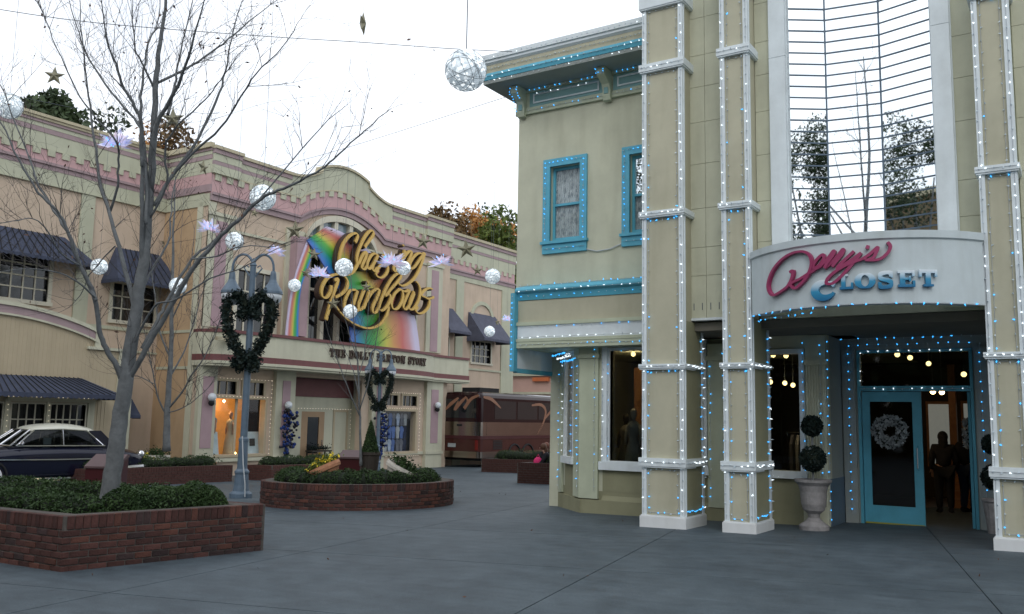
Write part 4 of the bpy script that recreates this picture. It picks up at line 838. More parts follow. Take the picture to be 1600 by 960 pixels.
# arch-headed window wall
aa=[25.0+.0713*i for i in range(58)]
AR=MB()
aus=[u for u in [24.91+.0714*i for i in range(61)] if aw(u) is not None]
AR.band(FC,aus,[max(8.0,aw(u)-.20) for u in aus],[max(8.001,aw(u)+.06) for u in aus],-.2,.09)
for u in (25.75,26.6,27.5,28.4): AR.fbox(FC,u-.1,u+.1,7.9,aw(u)-.12,-.2,.05)
AR.fbox(FC,25.0,29.1,7.85,8.05,-.2,.055); 
for a in (25.18,26.02,26.95,28.0,28.95): AR.fbox(FC,a-.09,a+.09,4.45,7.85,-.2,.04)
AR.fbox(FC,25.2,29,6.45,6.56,-.2,.0405)
aro=AR.build('arched_window',M['winframe'],mus,at=(XC,27,4.45))
for a,b in zip((25.0,25.85,26.7,27.6,28.5),(25.65,26.5,27.4,28.3,29.1)):
    pu=[a+(b-a)*i/6 for i in range(7)]; pt=[min(9.7,max(8.06,(aw(u) or 8.1)-.22)) for u in pu]
    MB().prism(FC,[(a,8.05),(b,8.05)]+list(zip(pu,pt))[::-1],-.16,-.15).build('pane',M['skypane'],aro)
for a,b in zip((25.27,26.11,27.04,28.09),(25.93,26.86,27.91,28.86)):
    for z0,z1 in ((4.45,6.45),(6.56,7.85)):
        for i in range(2):
            for j in range(3): pane(aro,FC,a+(b-a)*i/2+.012,a+(b-a)*(i+1)/2-.012,z0+(z1-z0)*j/3+.012,z0+(z1-z0)*(j+1)/3-.012,-.14,M['pane'])
window(mus,FC,31.15,32.05,4.5,6.95,3,6,M['winframe'],M['pane'],cas=.1,proud=.05,rec=.12,mun=.05,sill=.1)
# balcony canopy with lettering
cp=[(20.1,.10),(20.3,.55),(20.75,.80),(21.6,.86),(22.6,.92),(23.4,1.0),(28,1.0),(30.2,1.0),(31.2,.92),(32.2,.70),(32.9,.45),(33.4,.30),(36.0,.30)]
cps=smooth([Vector((a,b)) for a,b in cp],4)
def canband(z0,z1,off,name,m):
    v=[];f=[]
    n=len(cps)
    for p in cps:
        for d,z in ((-.3,z0),(p.y+off,z0),(p.y+off,z1),(-.3,z1)): v.append(FP(FC,p.x,z,d))
    for i in range(n-1):
        for k in range(4): f.append((4*i+k,4*i+4+k,4*i+4+(k+1)%4,4*i+(k+1)%4))
    f+=[(3,2,1,0),(4*n-4,4*n-3,4*n-2,4*n-1)]
    return MB().add(v,f).build(name,m,mus)
canband(4.29,4.40,.06,'canopy_cap',M['brown']); canband(3.52,4.289,.0,'canopy_fascia',M['lcream']); canband(3.30,3.519,.05,'canopy_stripe',M['brown']); canband(3.20,3.299,.10,'canopy_mould',M['lcream']); canband(3.12,3.199,.04,'canopy_soffit',M['lcream'])
MB().fbox(frX(-25.15),20.12,20.95,3.98,4.10,0,.14).build('wall_box',M['tancap'],mus)
# ground floor front
for a,b in ((20.25,20.75),(23.75,24.5),(29.2,29.85),(33.0,34.0)): MB().fbox(FC,a-.12,b+.12,-1.2,3.15,0,.18).fbox(FC,a-.16,b+.16,-.25,-.12,.181,.23).build('pier',M['lcream'],mus)
for a,b in ((20.85,24.6),(29.1,32.8)): MB().fbox(FC,a if a>21 else 20.88,b if b>30 else 23.6,-.25,-.12,0,.10).build('sill_course',M['lcream'],mus)

for a,b in ((20.27,20.73),(23.95,24.35),(29.35,29.7),(33.2,33.75)): MB().fbox(FC,a,b,.25,2.75,.181,.20).build('pier_panel',M['pinkpan'],mus)
for a,b,z0,z1,c in (gt1+(3,),gt2+(3,),gr1+(3,),gr2+(3,)): window(mus,FC,a,b,z0,z1,c,1,M['siding'],M['pane'],cas=.1,proud=.05,rec=.1,mun=.03,sill=.0)
window(mus,FC,20.8,23.25,.0,2.0,2,1,M['siding'],M['clearglass'],cas=.1,proud=.06,rec=.15,mun=.10,sill=.1)
window(mus,FC,30.05,32.25,-.1,1.7,1,1,M['siding'],M['clearglass'],cas=.12,proud=.06,rec=.1,sill=.1)
# recessed entry with panelled door
RE=frX(-26.7)
mb=MB(); wallholes(mb,RE,24.4,28.9,-1.2,3.0,.1,[(25.85,27.15,-.9,1.6)]); mb.box(-26.7,XC-.3,24.3,24.4,-1.2,3.1); mb.box(-26.7,XC-.3,28.8,28.9,-1.2,3.1); mb.build('entry_wall',M['lcream'],mus)
MB().fbox(RE,24.4,28.8,2.2,2.95,0.001,.05).build('entry_transom',M['brown'],mus)
dd=MB(); dd.fbox(RE,25.85,26.2,-.9,1.6,-.06,.0); dd.fbox(RE,26.85,27.15,-.9,1.6,-.06,.0); dd.fbox(RE,26.2,26.85,1.38,1.6,-.06,0); dd.fbox(RE,26.2,26.85,-.9,-.1,-.06,0)
do=dd.build('door',mat('tan_door',(.36,.24,.14),.6,var=.1),mus); pane(do,RE,26.2,26.85,-.1,1.38,-.03,M['pane'])
MB().tube([FP(RE,27.0,.2,0),FP(RE,27.0,.2,.06),FP(RE,27.0,.45,.06)],.02,5).build('handle',M['chrome'],do)
sl=window(mus,RE,27.75,28.45,-.8,1.6,2,5,M['siding'],M['pane'],cas=.1,proud=.03,rec=.05,mun=.04,sill=.05,name='side_light')
# lit display behind the shop window
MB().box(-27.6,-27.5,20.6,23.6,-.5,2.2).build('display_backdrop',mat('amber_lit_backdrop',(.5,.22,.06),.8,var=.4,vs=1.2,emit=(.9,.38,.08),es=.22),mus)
MB().box(-27.5,XC-.3,20.6,23.6,-.25,-.06).build('display_floor',M['siding'],mus)
# right wing ----------------------------------------------------------------
rw1=(35.15,36.1,4.4,5.5); rw2=(38.15,39.95,4.38,5.5)
mb=MB(); wallholes(mb,FRr,34.65,42.2,-1.2,10.9,.3,[rw1,rw2]); mb.box(-36,XR-.3,41.9,42.2,-1.2,10.9); mb.build('right_wing_wall',M['peach'],mus)
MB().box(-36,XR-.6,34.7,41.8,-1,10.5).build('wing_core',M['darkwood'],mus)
MB().fbox(FRr,34.7,42.4,10.85,10.99,-.3,.20).build('cap',M['tancap'],mus)
MB().fbox(FRr,34.7,42.34,10.68,10.849,-.3,.14).fbox(FRr,34.7,42.3,10.2,10.34,-.05,.07).build('cornice_stripe',M['mauve'],mus)
MB().fbox(FRr,34.7,42.3,10.341,10.679,-.05,.08).fbox(FRr,34.7,42.25,9.62,10.199,-.05,.05).build('cornice_fascia',M['lgreen'],mus)
MB().fbox(FRr,34.7,42.22,9.1,9.619,-.05,.03).build('pink_frieze',M['pink'],mus); merlons(FRr,frange(34.8,42.0,.52),lambda u:9.61,.27,.22,M['lgreen'],.03)
MB().fbox(FRr,34.7,42.22,8.82,9.099,-.05,.08).fbox(FRr,34.7,42.24,9.0,9.06,.08,.13).build('frieze_base',M['mauve'],mus)
mb=MB(); mb.fbox(FRr,34.7,42.22,8.55,8.819,0,.05)
for a,b in ((34.7,35.2),(36.65,37.3),(40.95,42.2)): mb.fbox(FRr,a,b,-1.,8.549,0,.06)
mb.fbox(FRr,37.3,40.95,3.95,4.05,0,.06); mb.fbox(FRr,37.3,40.95,2.75,2.85,0,.06); mb.fbox(FRr,34.7,42.2,2.4,2.55,.06,.10)
arc=[Vector((39.05+1.05*math.cos(R_(a)),6.6+1.0*math.sin(R_(a)))) for a in range(0,181,12)]
ribbon(mb,arc,lambda t,u:.2,lambda a,b,d:FP(FRr,a,b,d),0,.07)
mb.build('wall_trim',M['lgreen'],mus)
for a,b,z0,z1 in (rw1,rw2): window(mus,FRr,a,b,z0,z1,4 if a>37 else 2,3,M['winframe'],M['pane'],cas=.1,proud=.05,rec=.1,mun=.045,sill=.1)
awning(mus,FRr,34.8,36.6,7.0,5.75,1.1,.2,M['slate'],None,val=.16); awning(mus,FRr,37.7,40.4,7.0,5.6,1.15,.1,M['slate'],None,val=.16)
# globe sconces
for k,(u,lb) in enumerate(((20.55,'white globe wall lamp on the pink pier left of the lit shop window'),(24.12,'white globe wall lamp above the hanging blue swag by the entry'),(33.5,'white globe wall lamp on the pier beside the parked coach'))):
    z=1.9 if k!=1 else 1.7
    t=thing('wall_lamp',lb,'wall lamp',FP(FC,u,z,.2),'globe wall lamps on the museum piers')
    MB().sphere(FP(FC,u,z+.12,.36),.15,12,8).build('globe',M['globe'],t,smooth=True)
    MB().sphere(FP(FC,u,z-.08,.34),.11,10,6).tube([FP(FC,u,z-.08,.2),FP(FC,u,z-.08,.36)],.03).build('bracket',M['rubber'],t)
# lettering on the canopy
ls=thing('fascia_sign','dark slab capitals across the cream balcony fascia reading THE DOLLY PARTON STORY','sign',(-25,28.7,3.9))
txt='THE DOLLY PARTON STORY'; wid=[]
adv={' ':.40,'L':.58,'E':.6,'P':.62,'S':.6}
tot=sum(adv.get(c,.72) for c in txt); u0,u1=25.5,31.95; k=(u1-u0)/tot; u=u0
def canf(u,z,d):
    # follow the fascia
    for a,b in zip(cps,cps[1:]):
        if a.x<=u<=b.x: return FP(FC,u,z,a.y+(b.y-a.y)*(u-a.x)/(b.x-a.x)+d)
    return FP(FC,u,z,1.0+d)
for c in txt:
    w=adv.get(c,.72)*k
    if c!=' ': letter(c,u+.02,3.765,u+w-.03,4.095,canf,.06,M['dbrown'],ls,back=0)
    u+=w
# rainbow panel and gold script
rb=thing('rainbow_panel','painted folded rainbow ribbon standing against the upper windows','sign panel',(-25.5,27,4.42))
RBW=[(0,(.10,.14,.55)),(.14,(.03,.22,.55)),(.28,(.02,.32,.12)),(.42,(.10,.42,.06)),(.54,(.55,.52,.08)),(.66,(.60,.30,.10)),(.80,(.55,.14,.12)),(.9,(.55,.28,.30)),(1,(.6,.55,.72))]
def ribbonpanel(A,B,X,th,name,m,flip=False,nseg=8):
    A=smooth([Vector(p) for p in A],6);B=smooth([Vector(p) for p in B],6)
    n=min(len(A),len(B)); v=[];f=[];uv=[]
    for i in range(n):
        for j in range(nseg+1):
            t=j/nseg; p=A[i].lerp(B[i],t); v.append((X,p.x,p.y)); uv.append((t if not flip else 1-t,i/(n-1)))
    for i in range(n-1):
        for j in range(nseg): a=i*(nseg+1)+j; f.append((a,a+1,a+nseg+2,a+nseg+1))
    nv=len(v); bv=[(x-th,y,z) for x,y,z in v]; rim=[]
    for i in range(n-1):
        for j in (0,nseg): a=i*(nseg+1)+j; b=a+nseg+1; rim.append((a,b,nv+b,nv+a))
    allv=[Vector(p)-WL['rainbow_panel'] for p in v+bv]
    me=mesh(name,allv,f+[tuple(nv+k for k in q[::-1]) for q in f]+rim,m)
    ul=me.uv_layers.new(name='UVMap'); full=uv+uv
    for lp in me.loops: ul.data[lp.index].uv=full[lp.vertex_index]
    return place(bpy.data.objects.new(name,me),rb,WL['rainbow_panel'])
ribbonpanel([(24.403,8.26),(24.952,7.813),(25.594,7.21),(26.177,6.635),(26.657,6.112),(26.911,5.661),(27.018,5.138),(27.094,4.506)],[(25.445,9.027),(26.41,8.943),(27.592,8.61),(29.278,7.903),(30.413,7.056),(31.139,6.122),(31.458,5.274),(31.692,4.325)],-25.35,.06,'ribbon_front',uvramp('rainbow_print',RBW))
ribbonpanel([(24.255,4.37),(24.207,5.112),(24.225,5.865),(24.318,6.506),(24.551,7.124),(24.789,7.726)],[(23.602,4.314),(23.65,5.055),(23.755,5.932),(23.961,6.834),(24.244,7.636),(24.479,8.238)],-25.42,.06,'ribbon_fold',uvramp('rainbow_fold_print',RBW))
gs=thing('script_sign','large gold script letters with dark backs over the painted rainbow','sign',(-25.2,28,6.5))
gmap=lambda u,z,d: V(-25.2+d,u,z)
for word in ([('C',[[(26.751,8.572),(26.845,8.741),(26.879,8.9),(26.737,8.956),(26.486,8.842),(26.244,8.632),(26.05,8.358),(25.925,8.024),(25.875,7.689),(25.922,7.401),(26.1,7.191),(26.374,7.166),(26.663,7.304),(26.864,7.545),(26.98,7.775)]]),('h',[[(27.334,8.476),(27.627,8.821),(27.838,9.092),(27.806,9.249),(27.605,9.205),(27.352,8.941),(27.129,8.593),(26.954,8.227),(26.885,7.912),(26.919,7.705)],[(27.018,7.721),(27.163,8.018),(27.348,8.248),(27.481,8.254),(27.405,8.027),(27.246,7.726),(27.211,7.568),(27.366,7.546),(27.556,7.728)]]),('a',[[(28.135,8.27),(27.928,8.298),(27.711,8.138),(27.548,7.865),(27.538,7.648),(27.696,7.626),(27.951,7.898),(28.181,8.278)],[(28.181,8.278),(27.972,7.932),(27.873,7.669),(27.97,7.56),(28.167,7.714)]]),('s',[[(28.17,7.652),(28.454,7.946),(28.671,8.232),(28.595,8.346),(28.532,8.21),(28.73,8.021),(28.859,7.819),(28.756,7.551),(28.464,7.346),(28.187,7.359),(28.102,7.486),(28.24,7.631)]]),('i',[[(29.735,8.567),(29.439,8.164),(29.239,7.845),(29.34,7.749),(29.596,7.964)],[(29.811,9.008),(29.897,8.958)]]),('n',[[(29.947,8.781),(29.817,8.418),(29.618,7.999),(29.532,7.793)],[(29.686,8.107),(29.961,8.507),(30.247,8.783),(30.424,8.78),(30.312,8.499),(30.128,8.175),(30.186,8.022),(30.382,8.117)]]),('g',[[(31.222,8.813),(30.909,8.811),(30.562,8.572),(30.325,8.239),(30.361,8.032),(30.635,8.139),(30.976,8.507),(31.297,8.876)],[(31.375,8.906),(31.211,8.511),(30.998,8.079),(30.661,7.634),(30.223,7.312),(29.833,7.178),(29.585,7.256),(29.528,7.408)]])],[('R',[[(25.478,6.6),(25.449,6.354),(25.264,6.105),(25.046,6.078),(24.954,6.289),(25.036,6.588),(25.304,6.899),(25.742,7.092),(26.155,7.087),(26.391,6.889),(26.347,6.602),(26.085,6.338),(25.731,6.157)],[(25.644,6.834),(25.843,6.927),(25.81,6.726),(25.651,6.348),(25.499,5.909),(25.368,5.508),(25.277,5.195)],[(25.822,5.785),(26.11,5.557),(26.541,5.324),(27.023,5.175),(27.609,5.097),(28.101,5.168),(28.546,5.375),(28.838,5.681),(28.968,5.973),(28.994,6.167)]]),('a',[[(26.89,6.608),(26.563,6.531),(26.348,6.207),(26.266,5.869),(26.373,5.635),(26.589,5.692),(26.825,6.1),(26.989,6.57)],[(27.011,6.59),(26.867,6.204),(26.815,5.866),(26.92,5.712),(27.105,5.816)]]),('i',[[(27.419,6.677),(27.245,6.318),(27.109,6.0),(27.178,5.807),(27.412,5.951)],[(27.569,7.07),(27.658,6.981)]]),('n',[[(27.764,6.688),(27.611,6.329),(27.415,5.901)],[(27.546,6.186),(27.822,6.559),(28.135,6.799),(28.339,6.781),(28.206,6.437),(27.977,6.033),(27.99,5.796),(28.189,5.835),(28.355,6.042)]]),('b',[[(28.736,6.589),(29.236,7.057),(29.671,7.471),(29.715,7.656),(29.472,7.656),(29.113,7.374),(28.819,6.983),(28.582,6.57),(28.407,6.203),(28.383,5.994),(28.591,5.948),(28.889,6.173),(29.082,6.492),(28.991,6.708),(28.761,6.61)]]),('o',[[(29.669,7.001),(29.359,6.755),(29.178,6.381),(29.277,6.105),(29.58,6.147),(29.85,6.462),(29.925,6.792),(29.778,6.994),(29.564,6.941)],[(29.805,6.99),(30.054,6.951),(30.27,7.051)]]),('w',[[(30.381,7.066),(30.151,6.677),(29.968,6.298),(30.123,6.165),(30.414,6.421),(30.695,6.962)],[(30.692,7.034),(30.435,6.568),(30.396,6.239),(30.675,6.253),(31.023,6.675),(31.129,7.091),(31.017,7.369),(30.809,7.505)]]),('s',[[(32.034,7.313),(31.748,7.327),(31.403,7.163),(31.211,6.936),(31.535,6.866),(31.805,6.77),(31.76,6.468),(31.423,6.18),(31.053,6.088),(30.848,6.2),(30.981,6.379)],[(31.595,6.837),(31.889,6.862),(32.135,6.96)]])]):
    for ch,strokes in word:
        a=MB();b=MB()
        for st in strokes:
            P=smooth([Vector(p) for p in st],7); l=rnd.uniform(0,.02)
            fn=lambda t,u:.06+.09*abs(t.y*.9+t.x*.4)**2
            ribbon(a,P,fn,gmap,.14,.20,lift=l); ribbon(b,[p+Vector((-.03,-.02)) for p in P],lambda t,u:fn(t,u)+.035,gmap,-.1,.135,lift=l*.2)
        lo=a.build('letter',M['gold'],gs); b.build('letter_back',M['dbrown'],lo)
# small warm lights round the shop windows
t=thing('light_string','small clear lights around the lit show window and its transoms','string lights',FP(FC,22,0,.1),'strings of fairy lights on the buildings')
pts=[]
def along(a,b,s):
    l=(b-a).length; return [a+(b-a)*(i*s/l) for i in range(int(l/s)+1)]
for seg in (((20.75,2.72),(23.5,2.72)),((23.5,2.72),(23.5,-.1)),((20.75,2.08),(23.45,2.08)),((20.7,2.72),(20.7,0))): pts+= [(p,PX) for p in along(FP(FC,seg[0][0],seg[0][1],.08),FP(FC,seg[1][0],seg[1][1],.08),.16)]
bulbs(t,pts,M['LWS'],'white_bulb'); MB().tube([FP(FC,20.7,0,.07),FP(FC,20.7,2.72,.07),FP(FC,23.5,2.72,.07),FP(FC,23.5,-.1,.07)],.006,3).build('wire',M['cordw'],t)
t=thing('light_string','small clear lights around the show window with blue clothes and its transoms','string lights',FP(FC,31,0,.1),'strings of fairy lights on the buildings')
pts=[]
for seg in (((29.9,2.52),(32.5,2.52)),((32.5,2.52),(32.5,-.3)),((29.9,1.82),(32.5,1.82)),((29.9,-.3),(32.5,-.3))): pts+= [(p,PX) for p in along(FP(FC,seg[0][0],seg[0][1],.08),FP(FC,seg[1][0],seg[1][1],.08),.16)]
bulbs(t,pts,M['LWS'],'white_bulb'); MB().tube([FP(FC,29.9,2.52,.07),FP(FC,32.5,2.52,.07),FP(FC,32.5,-.3,.07),FP(FC,29.9,-.3,.07)],.006,3).build('wire',M['cordw'],t)
t=thing('light_string','small clear lights framing the recessed museum door','string lights',FP(RE,26,0,.1),'strings of fairy lights on the buildings')
pts=[]
for seg in (((25.6,1.72),(28.65,1.72)),((28.65,1.72),(28.65,-.8))): pts+= [(p,PX) for p in along(FP(RE,seg[0][0],seg[0][1],.06),FP(RE,seg[1][0],seg[1][1],.06),.16)]
bulbs(t,pts,M['LWS'],'white_bulb'); MB().tube([FP(RE,25.6,1.72,.05),FP(RE,28.65,1.72,.05),FP(RE,28.65,-.8,.05)],.006,3).build('wire',M['cordw'],t)
t=thing('light_string','small clear lights under the long navy awning behind the car','string lights',FP(FS,15,1.8,.1),'strings of fairy lights on the buildings')
bulbs(t,[(p,PX) for p in along(FP(FS,14.2,1.86,.12),FP(FS,17,1.86,.12),.14)]+[(p,PX) for p in along(FP(FS,14.22,-.3,.09),FP(FS,14.22,1.7,.09),.16)]+[(p,PX) for p in along(FP(FS,15.48,-.3,.09),FP(FS,15.48,1.7,.09),.16)],M['LWS'],'white_bulb'); MB().tube([FP(FS,14.2,1.86,.11),FP(FS,17,1.86,.11)],.006,3).build('wire',M['cordw'],t)

l=bpy.data.lights.new('display_lamp_light','POINT'); l.energy=24; l.color=(1,.6,.26); l.shadow_soft_size=.1; o=bpy.data.objects.new('display_lamp_light',l); COL.objects.link(o); o.location=(-26.9,22.1,1.8)
t=thing('display_lamp','lit warm spot lamp at the top of the museum show window','lamp',(-26.9,22.1,1.9)); MB().sphere((-26.9,22.1,1.92),.05,8,6).build('lit_bulb',M['LWW'],t)
# ------------------------------------------------------------------ leaf clouds
def leafcloud(name,P,S,m,parent,N=None,flat=.0,kind=None,seed=1):
    rg=np.random.default_rng(seed); P=np.asarray(P,float); n=len(P)
    a=rg.normal(size=(n,3)); a/=np.linalg.norm(a,axis=1)[:,None]; b=rg.normal(size=(n,3)); b-=a*(a*b).sum(1)[:,None]; b/=np.linalg.norm(b,axis=1)[:,None]
    s=(np.asarray(S)*rg.uniform(.6,1.3,n))[:,None] if np.ndim(S) else (S*rg.uniform(.6,1.3,n))[:,None]
    o=np.array(WL[parent.name] if parent is not None else (0,0,0)); P=P-o
    q=np.stack([P-a*s,P-b*s*.45,P+a*s,P+b*s*.45],1).reshape(-1,3)
    me=bpy.data.meshes.new(name); me.vertices.add(4*n); me.vertices.foreach_set('co',q.ravel()); me.loops.add(4*n); me.polygons.add(n)
    me.loops.foreach_set('vertex_index',np.arange(4*n,dtype=np.int32)); me.polygons.foreach_set('loop_start',np.arange(0,4*n,4,dtype=np.int32)); me.polygons.foreach_set('loop_total',np.full(n,4,dtype=np.int32)); me.update(); me.validate(); me.materials.append(m)
    ob=bpy.data.objects.new(name,me); place(ob,parent,o) if parent is not None else place(ob,None,(0,0,0))
    if kind: ob['kind']=kind
    return ob
def hedge(label,poly,h,wd,dens,group='clipped hedges in the brick planters',seed=3):
    # poly: centreline points at soil level
    rg=np.random.default_rng(seed); P=[]
    pts=[Vector(p) for p in poly]
    t=thing('hedge',label,'hedge',pts[0],group); core=MB(); leaves=[]
    for a,b in zip(pts,pts[1:]):
        l=(b-a).length; d=(b-a)/l; s=V(-d.y,d.x,0); n=max(2,int(l/.35))
        for i in range(n+1):
            c=a+d*(l*i/n); hh=h*rg.uniform(.82,1.02); core.sphere(c+V(0,0,hh*.45),1,8,6,(wd*.42,wd*.42,hh*.46))
        k=int(l*dens*3.2)
        u=rg.uniform(0,1,k); th=rg.uniform(-.25,math.pi+.25,k); rr=rg.uniform(.82,1.04,k)+.10*np.sin(u*l*5+th*2)+.07*np.sin(u*l*13+th*5+1)
        for uu,tt,r in zip(u,th,rr):
            cc,ss=math.cos(tt),math.sin(tt); cc=math.copysign(abs(cc)**.7,cc); ss=math.copysign(abs(ss)**.7,ss)
            p=a+d*(l*uu)+s*(cc*wd*.5*r)+V(0,0,max(.0,ss)*h*r); leaves.append(p)
    for e in (pts[0],pts[-1]):
        k=int(dens*wd*2.6); v=rg.normal(size=(k,3)); v/=np.linalg.norm(v,axis=1)[:,None]
        for x in v: leaves.append(e+V(x[0]*wd*.5,x[1]*wd*.5,abs(x[2])*h))
    core.build('hedge_core',M['hedgecore'],t,smooth=True); leafcloud('foliage',[tuple(p) for p in leaves],.023,M['hedge'],t,seed=seed)
    return t
BM={}
def brickmesh(l,h,d,m):
    k=(round(l,3),round(h,3),round(d,3),m.name)
    if k not in BM:
        c=.006; bm=bmesh.new(); bmesh.ops.create_cube(bm,size=1); 
        for v in bm.verts: v.co=Vector((v.co.x*l,v.co.y*d,v.co.z*h))
        bmesh.ops.bevel(bm,geom=list(bm.edges),offset=c,segments=1,affect='EDGES'); me=bpy.data.meshes.new('brick'); bm.to_mesh(me); bm.free(); me.materials.append(m); BM[k]=me
    return BM[k]
BL,BH,BG=.20,.064,.012
def bmat():
    r=rnd.random(); return M['brickA'] if r<.62 else M['brickB'] if r<.85 else M['brickC']
NBR=[0]
def brickwall(parent,path,h,closed=False,limit=True,zoff=0,curve=False):
    """courses of bricks following a plan path; top course stands on end"""
    pts=[Vector(p) for p in path]; seg=[]
    if closed: pts=pts+[pts[0]]
    L=[0]
    for a,b in zip(pts,pts[1:]): L.append(L[-1]+(b-a).length)
    def at(s):
        s=min(max(s,0),L[-1]-1e-6)
        for i in range(len(L)-1):
            if s<=L[i+1]: t=(s-L[i])/(L[i+1]-L[i]); return pts[i].lerp(pts[i+1],t),(pts[i+1]-pts[i]).normalized()
    rows=int((h-.10)/(BH+BG)); st=MB()
    for r in range(rows+1):
        top=r==rows; bl=.075 if top else BL; hh=(h-rows*(BH+BG)) if top else BH
        s=0 if (r%2==0 or top) else -(BL+BG)/2
        while s<L[-1]:
            s0=max(s,0); s1=min(s+bl,L[-1]); s+=bl+BG
            if s1-s0<.03: continue
            ext=0
            # stop a brick at a corner
            for kk,l in enumerate(L[1:-1]):
                if curve: break
                if s0+.01<l<s1-.01: s1=l if l-s0>s1-l else s1; s0=s0 if s1==l else l
                if abs(s1-l)<1e-6 and (r+kk)%2==0: ext=1
                if abs(s0-l)<1e-6 and (r+kk)%2==1: ext=-1
            p,d=at((s0+s1)/2)
            if ext: p=p+d*(.0225*ext); s0-=.0225; s1+=.0225
            z=gz(p.x,p.y)+r*(BH+BG)+hh/2+zoff-.01
            w=Vector((p.x,p.y,z))+V(d.y,-d.x,0)*rnd.uniform(-.004,.006); ang=math.atan2(d.y,d.x)+rnd.uniform(-.008,.008)
            if limit:
                o=bpy.data.objects.new('brick',brickmesh(round(s1-s0,2),hh,.09,bmat())); place(o,parent,w); o.rotation_euler=(0,0,ang); NBR[0]+=1
            else:
                f=(V(w.x,w.y,0),d,V(d.y,-d.x,0)); st.fbox(f,-(s1-s0)/2,(s1-s0)/2,z-hh/2,z+hh/2,-.045,.045)
    if not limit:
        o=st.build('brick',M['brickA'],parent); o['kind']='stuff'
def planter(label,poly,h,soil,walls,limit,group='low brick planters'):
    """poly: plan outline; walls: list of paths to brick"""
    c=poly[0]; t=thing('brick_planter',label,'planter',(c[0],c[1],gz(*c)),group)
    mb=MB(); n=len(poly)
    def inset(d):
        cx=sum(p[0] for p in poly)/n; cy=sum(p[1] for p in poly)/n; o=[]
        for i,p in enumerate(poly):
            a=V(*poly[i-1],0);b=V(*p,0);c_=V(*poly[(i+1)%n],0); e1=(b-a).normalized(); e2=(c_-b).normalized(); n1=V(-e1.y,e1.x,0);n2=V(-e2.y,e2.x,0)

            q=b+(n1+n2)/(1+n1.dot(n2))*d; o.append((q.x,q.y))
        return o
    A_=inset(-.034);B_=inset(.22)
    for i in range(n):
        a,b,c2,d=A_[i],A_[(i+1)%n],B_[(i+1)%n],B_[i]
        mb.hexa([(a[0],a[1],gz(*a)-.2),(b[0],b[1],gz(*b)-.2),(c2[0],c2[1],gz(*c2)-.2),(d[0],d[1],gz(*d)-.2),(a[0],a[1],gz(*a)+h-.012),(b[0],b[1],gz(*b)+h-.012),(c2[0],c2[1],gz(*c2)+h-.012),(d[0],d[1],gz(*d)+h-.012)])
    mb.build('mortar_core',M['mortar'],t)
    sb=MB(); sb.add([(p[0],p[1],gz(*p)+soil) for p in B_],[tuple(range(n))]); sb.build('soil',M['soil'],t)
    for w in walls: brickwall(t,[(p[0],p[1],0) for p in w],h,limit=limit,curve=len(w)>6)
    return t
# front planter (outline counter-clockwise)
A_,B2,C2,D2=(-9.47,5.74),(-9.13,8.2),(-17.0,8.2),(-17.0,5.74)
pl=planter('long brick planter holding the big bare tree and dark hedges',[D2,A_,B2,C2],.60,.52,[[(-12.6,5.74),A_,B2]],True)
brickwall(pl,[(-17,5.74,0),(-12.6,5.74,0)],.60,limit=False); brickwall(pl,[B2+(0,),C2+(0,)],.60,limit=False)
g1=lambda x,y,h: V(x,y,gz(x,y)+h)
hedge('dark green hedge along the front edge of the long planter',[g1(-16.5,6.25,.5),g1(-13.4,6.25,.5),g1(-10.15,6.32,.5)],.27,.62,900)
hedge('dark green hedge along the short end of the long planter towards the lamp post',[g1(-9.95,6.75,.5),g1(-9.72,7.75,.5)],.33,.62,1500,seed=8)
hedge('dark green hedge behind the trunk of the big bare tree',[g1(-16.5,7.75,.5),g1(-13,7.75,.5),g1(-10.6,7.8,.5)],.28,.5,700,seed=5)
# round planter
rc=(-13.66,15.05); rr=2.06
ring=[(rc[0]+rr*math.cos(R_(a)),rc[1]+rr*math.sin(R_(a))) for a in range(0,360,8)]
front=[(rc[0]+rr*math.cos(R_(a)),rc[1]+rr*math.sin(R_(a))) for a in range(-164,50,5)]
pr=planter('round brick planter with tilted flower bowls and a young tree',ring,.52,.45,[front],True)
hedge('dark green hedge round the inside of the round planter',[g1(rc[0]+1.5*math.cos(R_(a)),rc[1]+1.5*math.sin(R_(a)),.42) for a in range(-150,45,15)],.36,.62,900,seed=6)
# further planters
def boxplanter(label,x0,x1,y0,y1,h,hh,seed,wd=None):
    t=planter(label,[(x0,y0),(x1,y0),(x1,y1),(x0,y1)],h,h-.06,[[(x0,y0),(x1,y0),(x1,y1)]],False)
    return t
boxplanter('low brick planter between the vintage car and the lamp post',-24.1,-22.9,14.4,19.25,.52,.3,1)
hedge('clipped green hedge in the planter beside the tail of the car',[g1(-23.5,14.8,.46),g1(-23.5,18.7,.46)],.33,.7,420,seed=11)
boxplanter('low brick planter between the lamp post and the round planter',-23.4,-22.2,20.3,25.5,.50,.3,2)
hedge('clipped green hedge in front of the recessed museum door',[g1(-22.8,20.7,.44),g1(-22.8,25.0,.44)],.33,.7,420,seed=12)
boxplanter('low brick planter beside the wheels of the parked coach',-21.3,-16.2,31.0,32.4,.55,.3,3)
hedge('clipped green hedge below the wheels of the parked coach',[g1(-20.7,31.7,.48),g1(-17.2,31.7,.48)],.42,.8,350,seed=13)
boxplanter('low brick planter at the corner of the sage green shop',-15.35,-11.5,24.4,25.8,.66,.3,4)
hedge('clipped green hedge next to the seated people',[g1(-14.3,25.1,.6),g1(-12.2,25.1,.6)],.38,.8,420,seed=14)

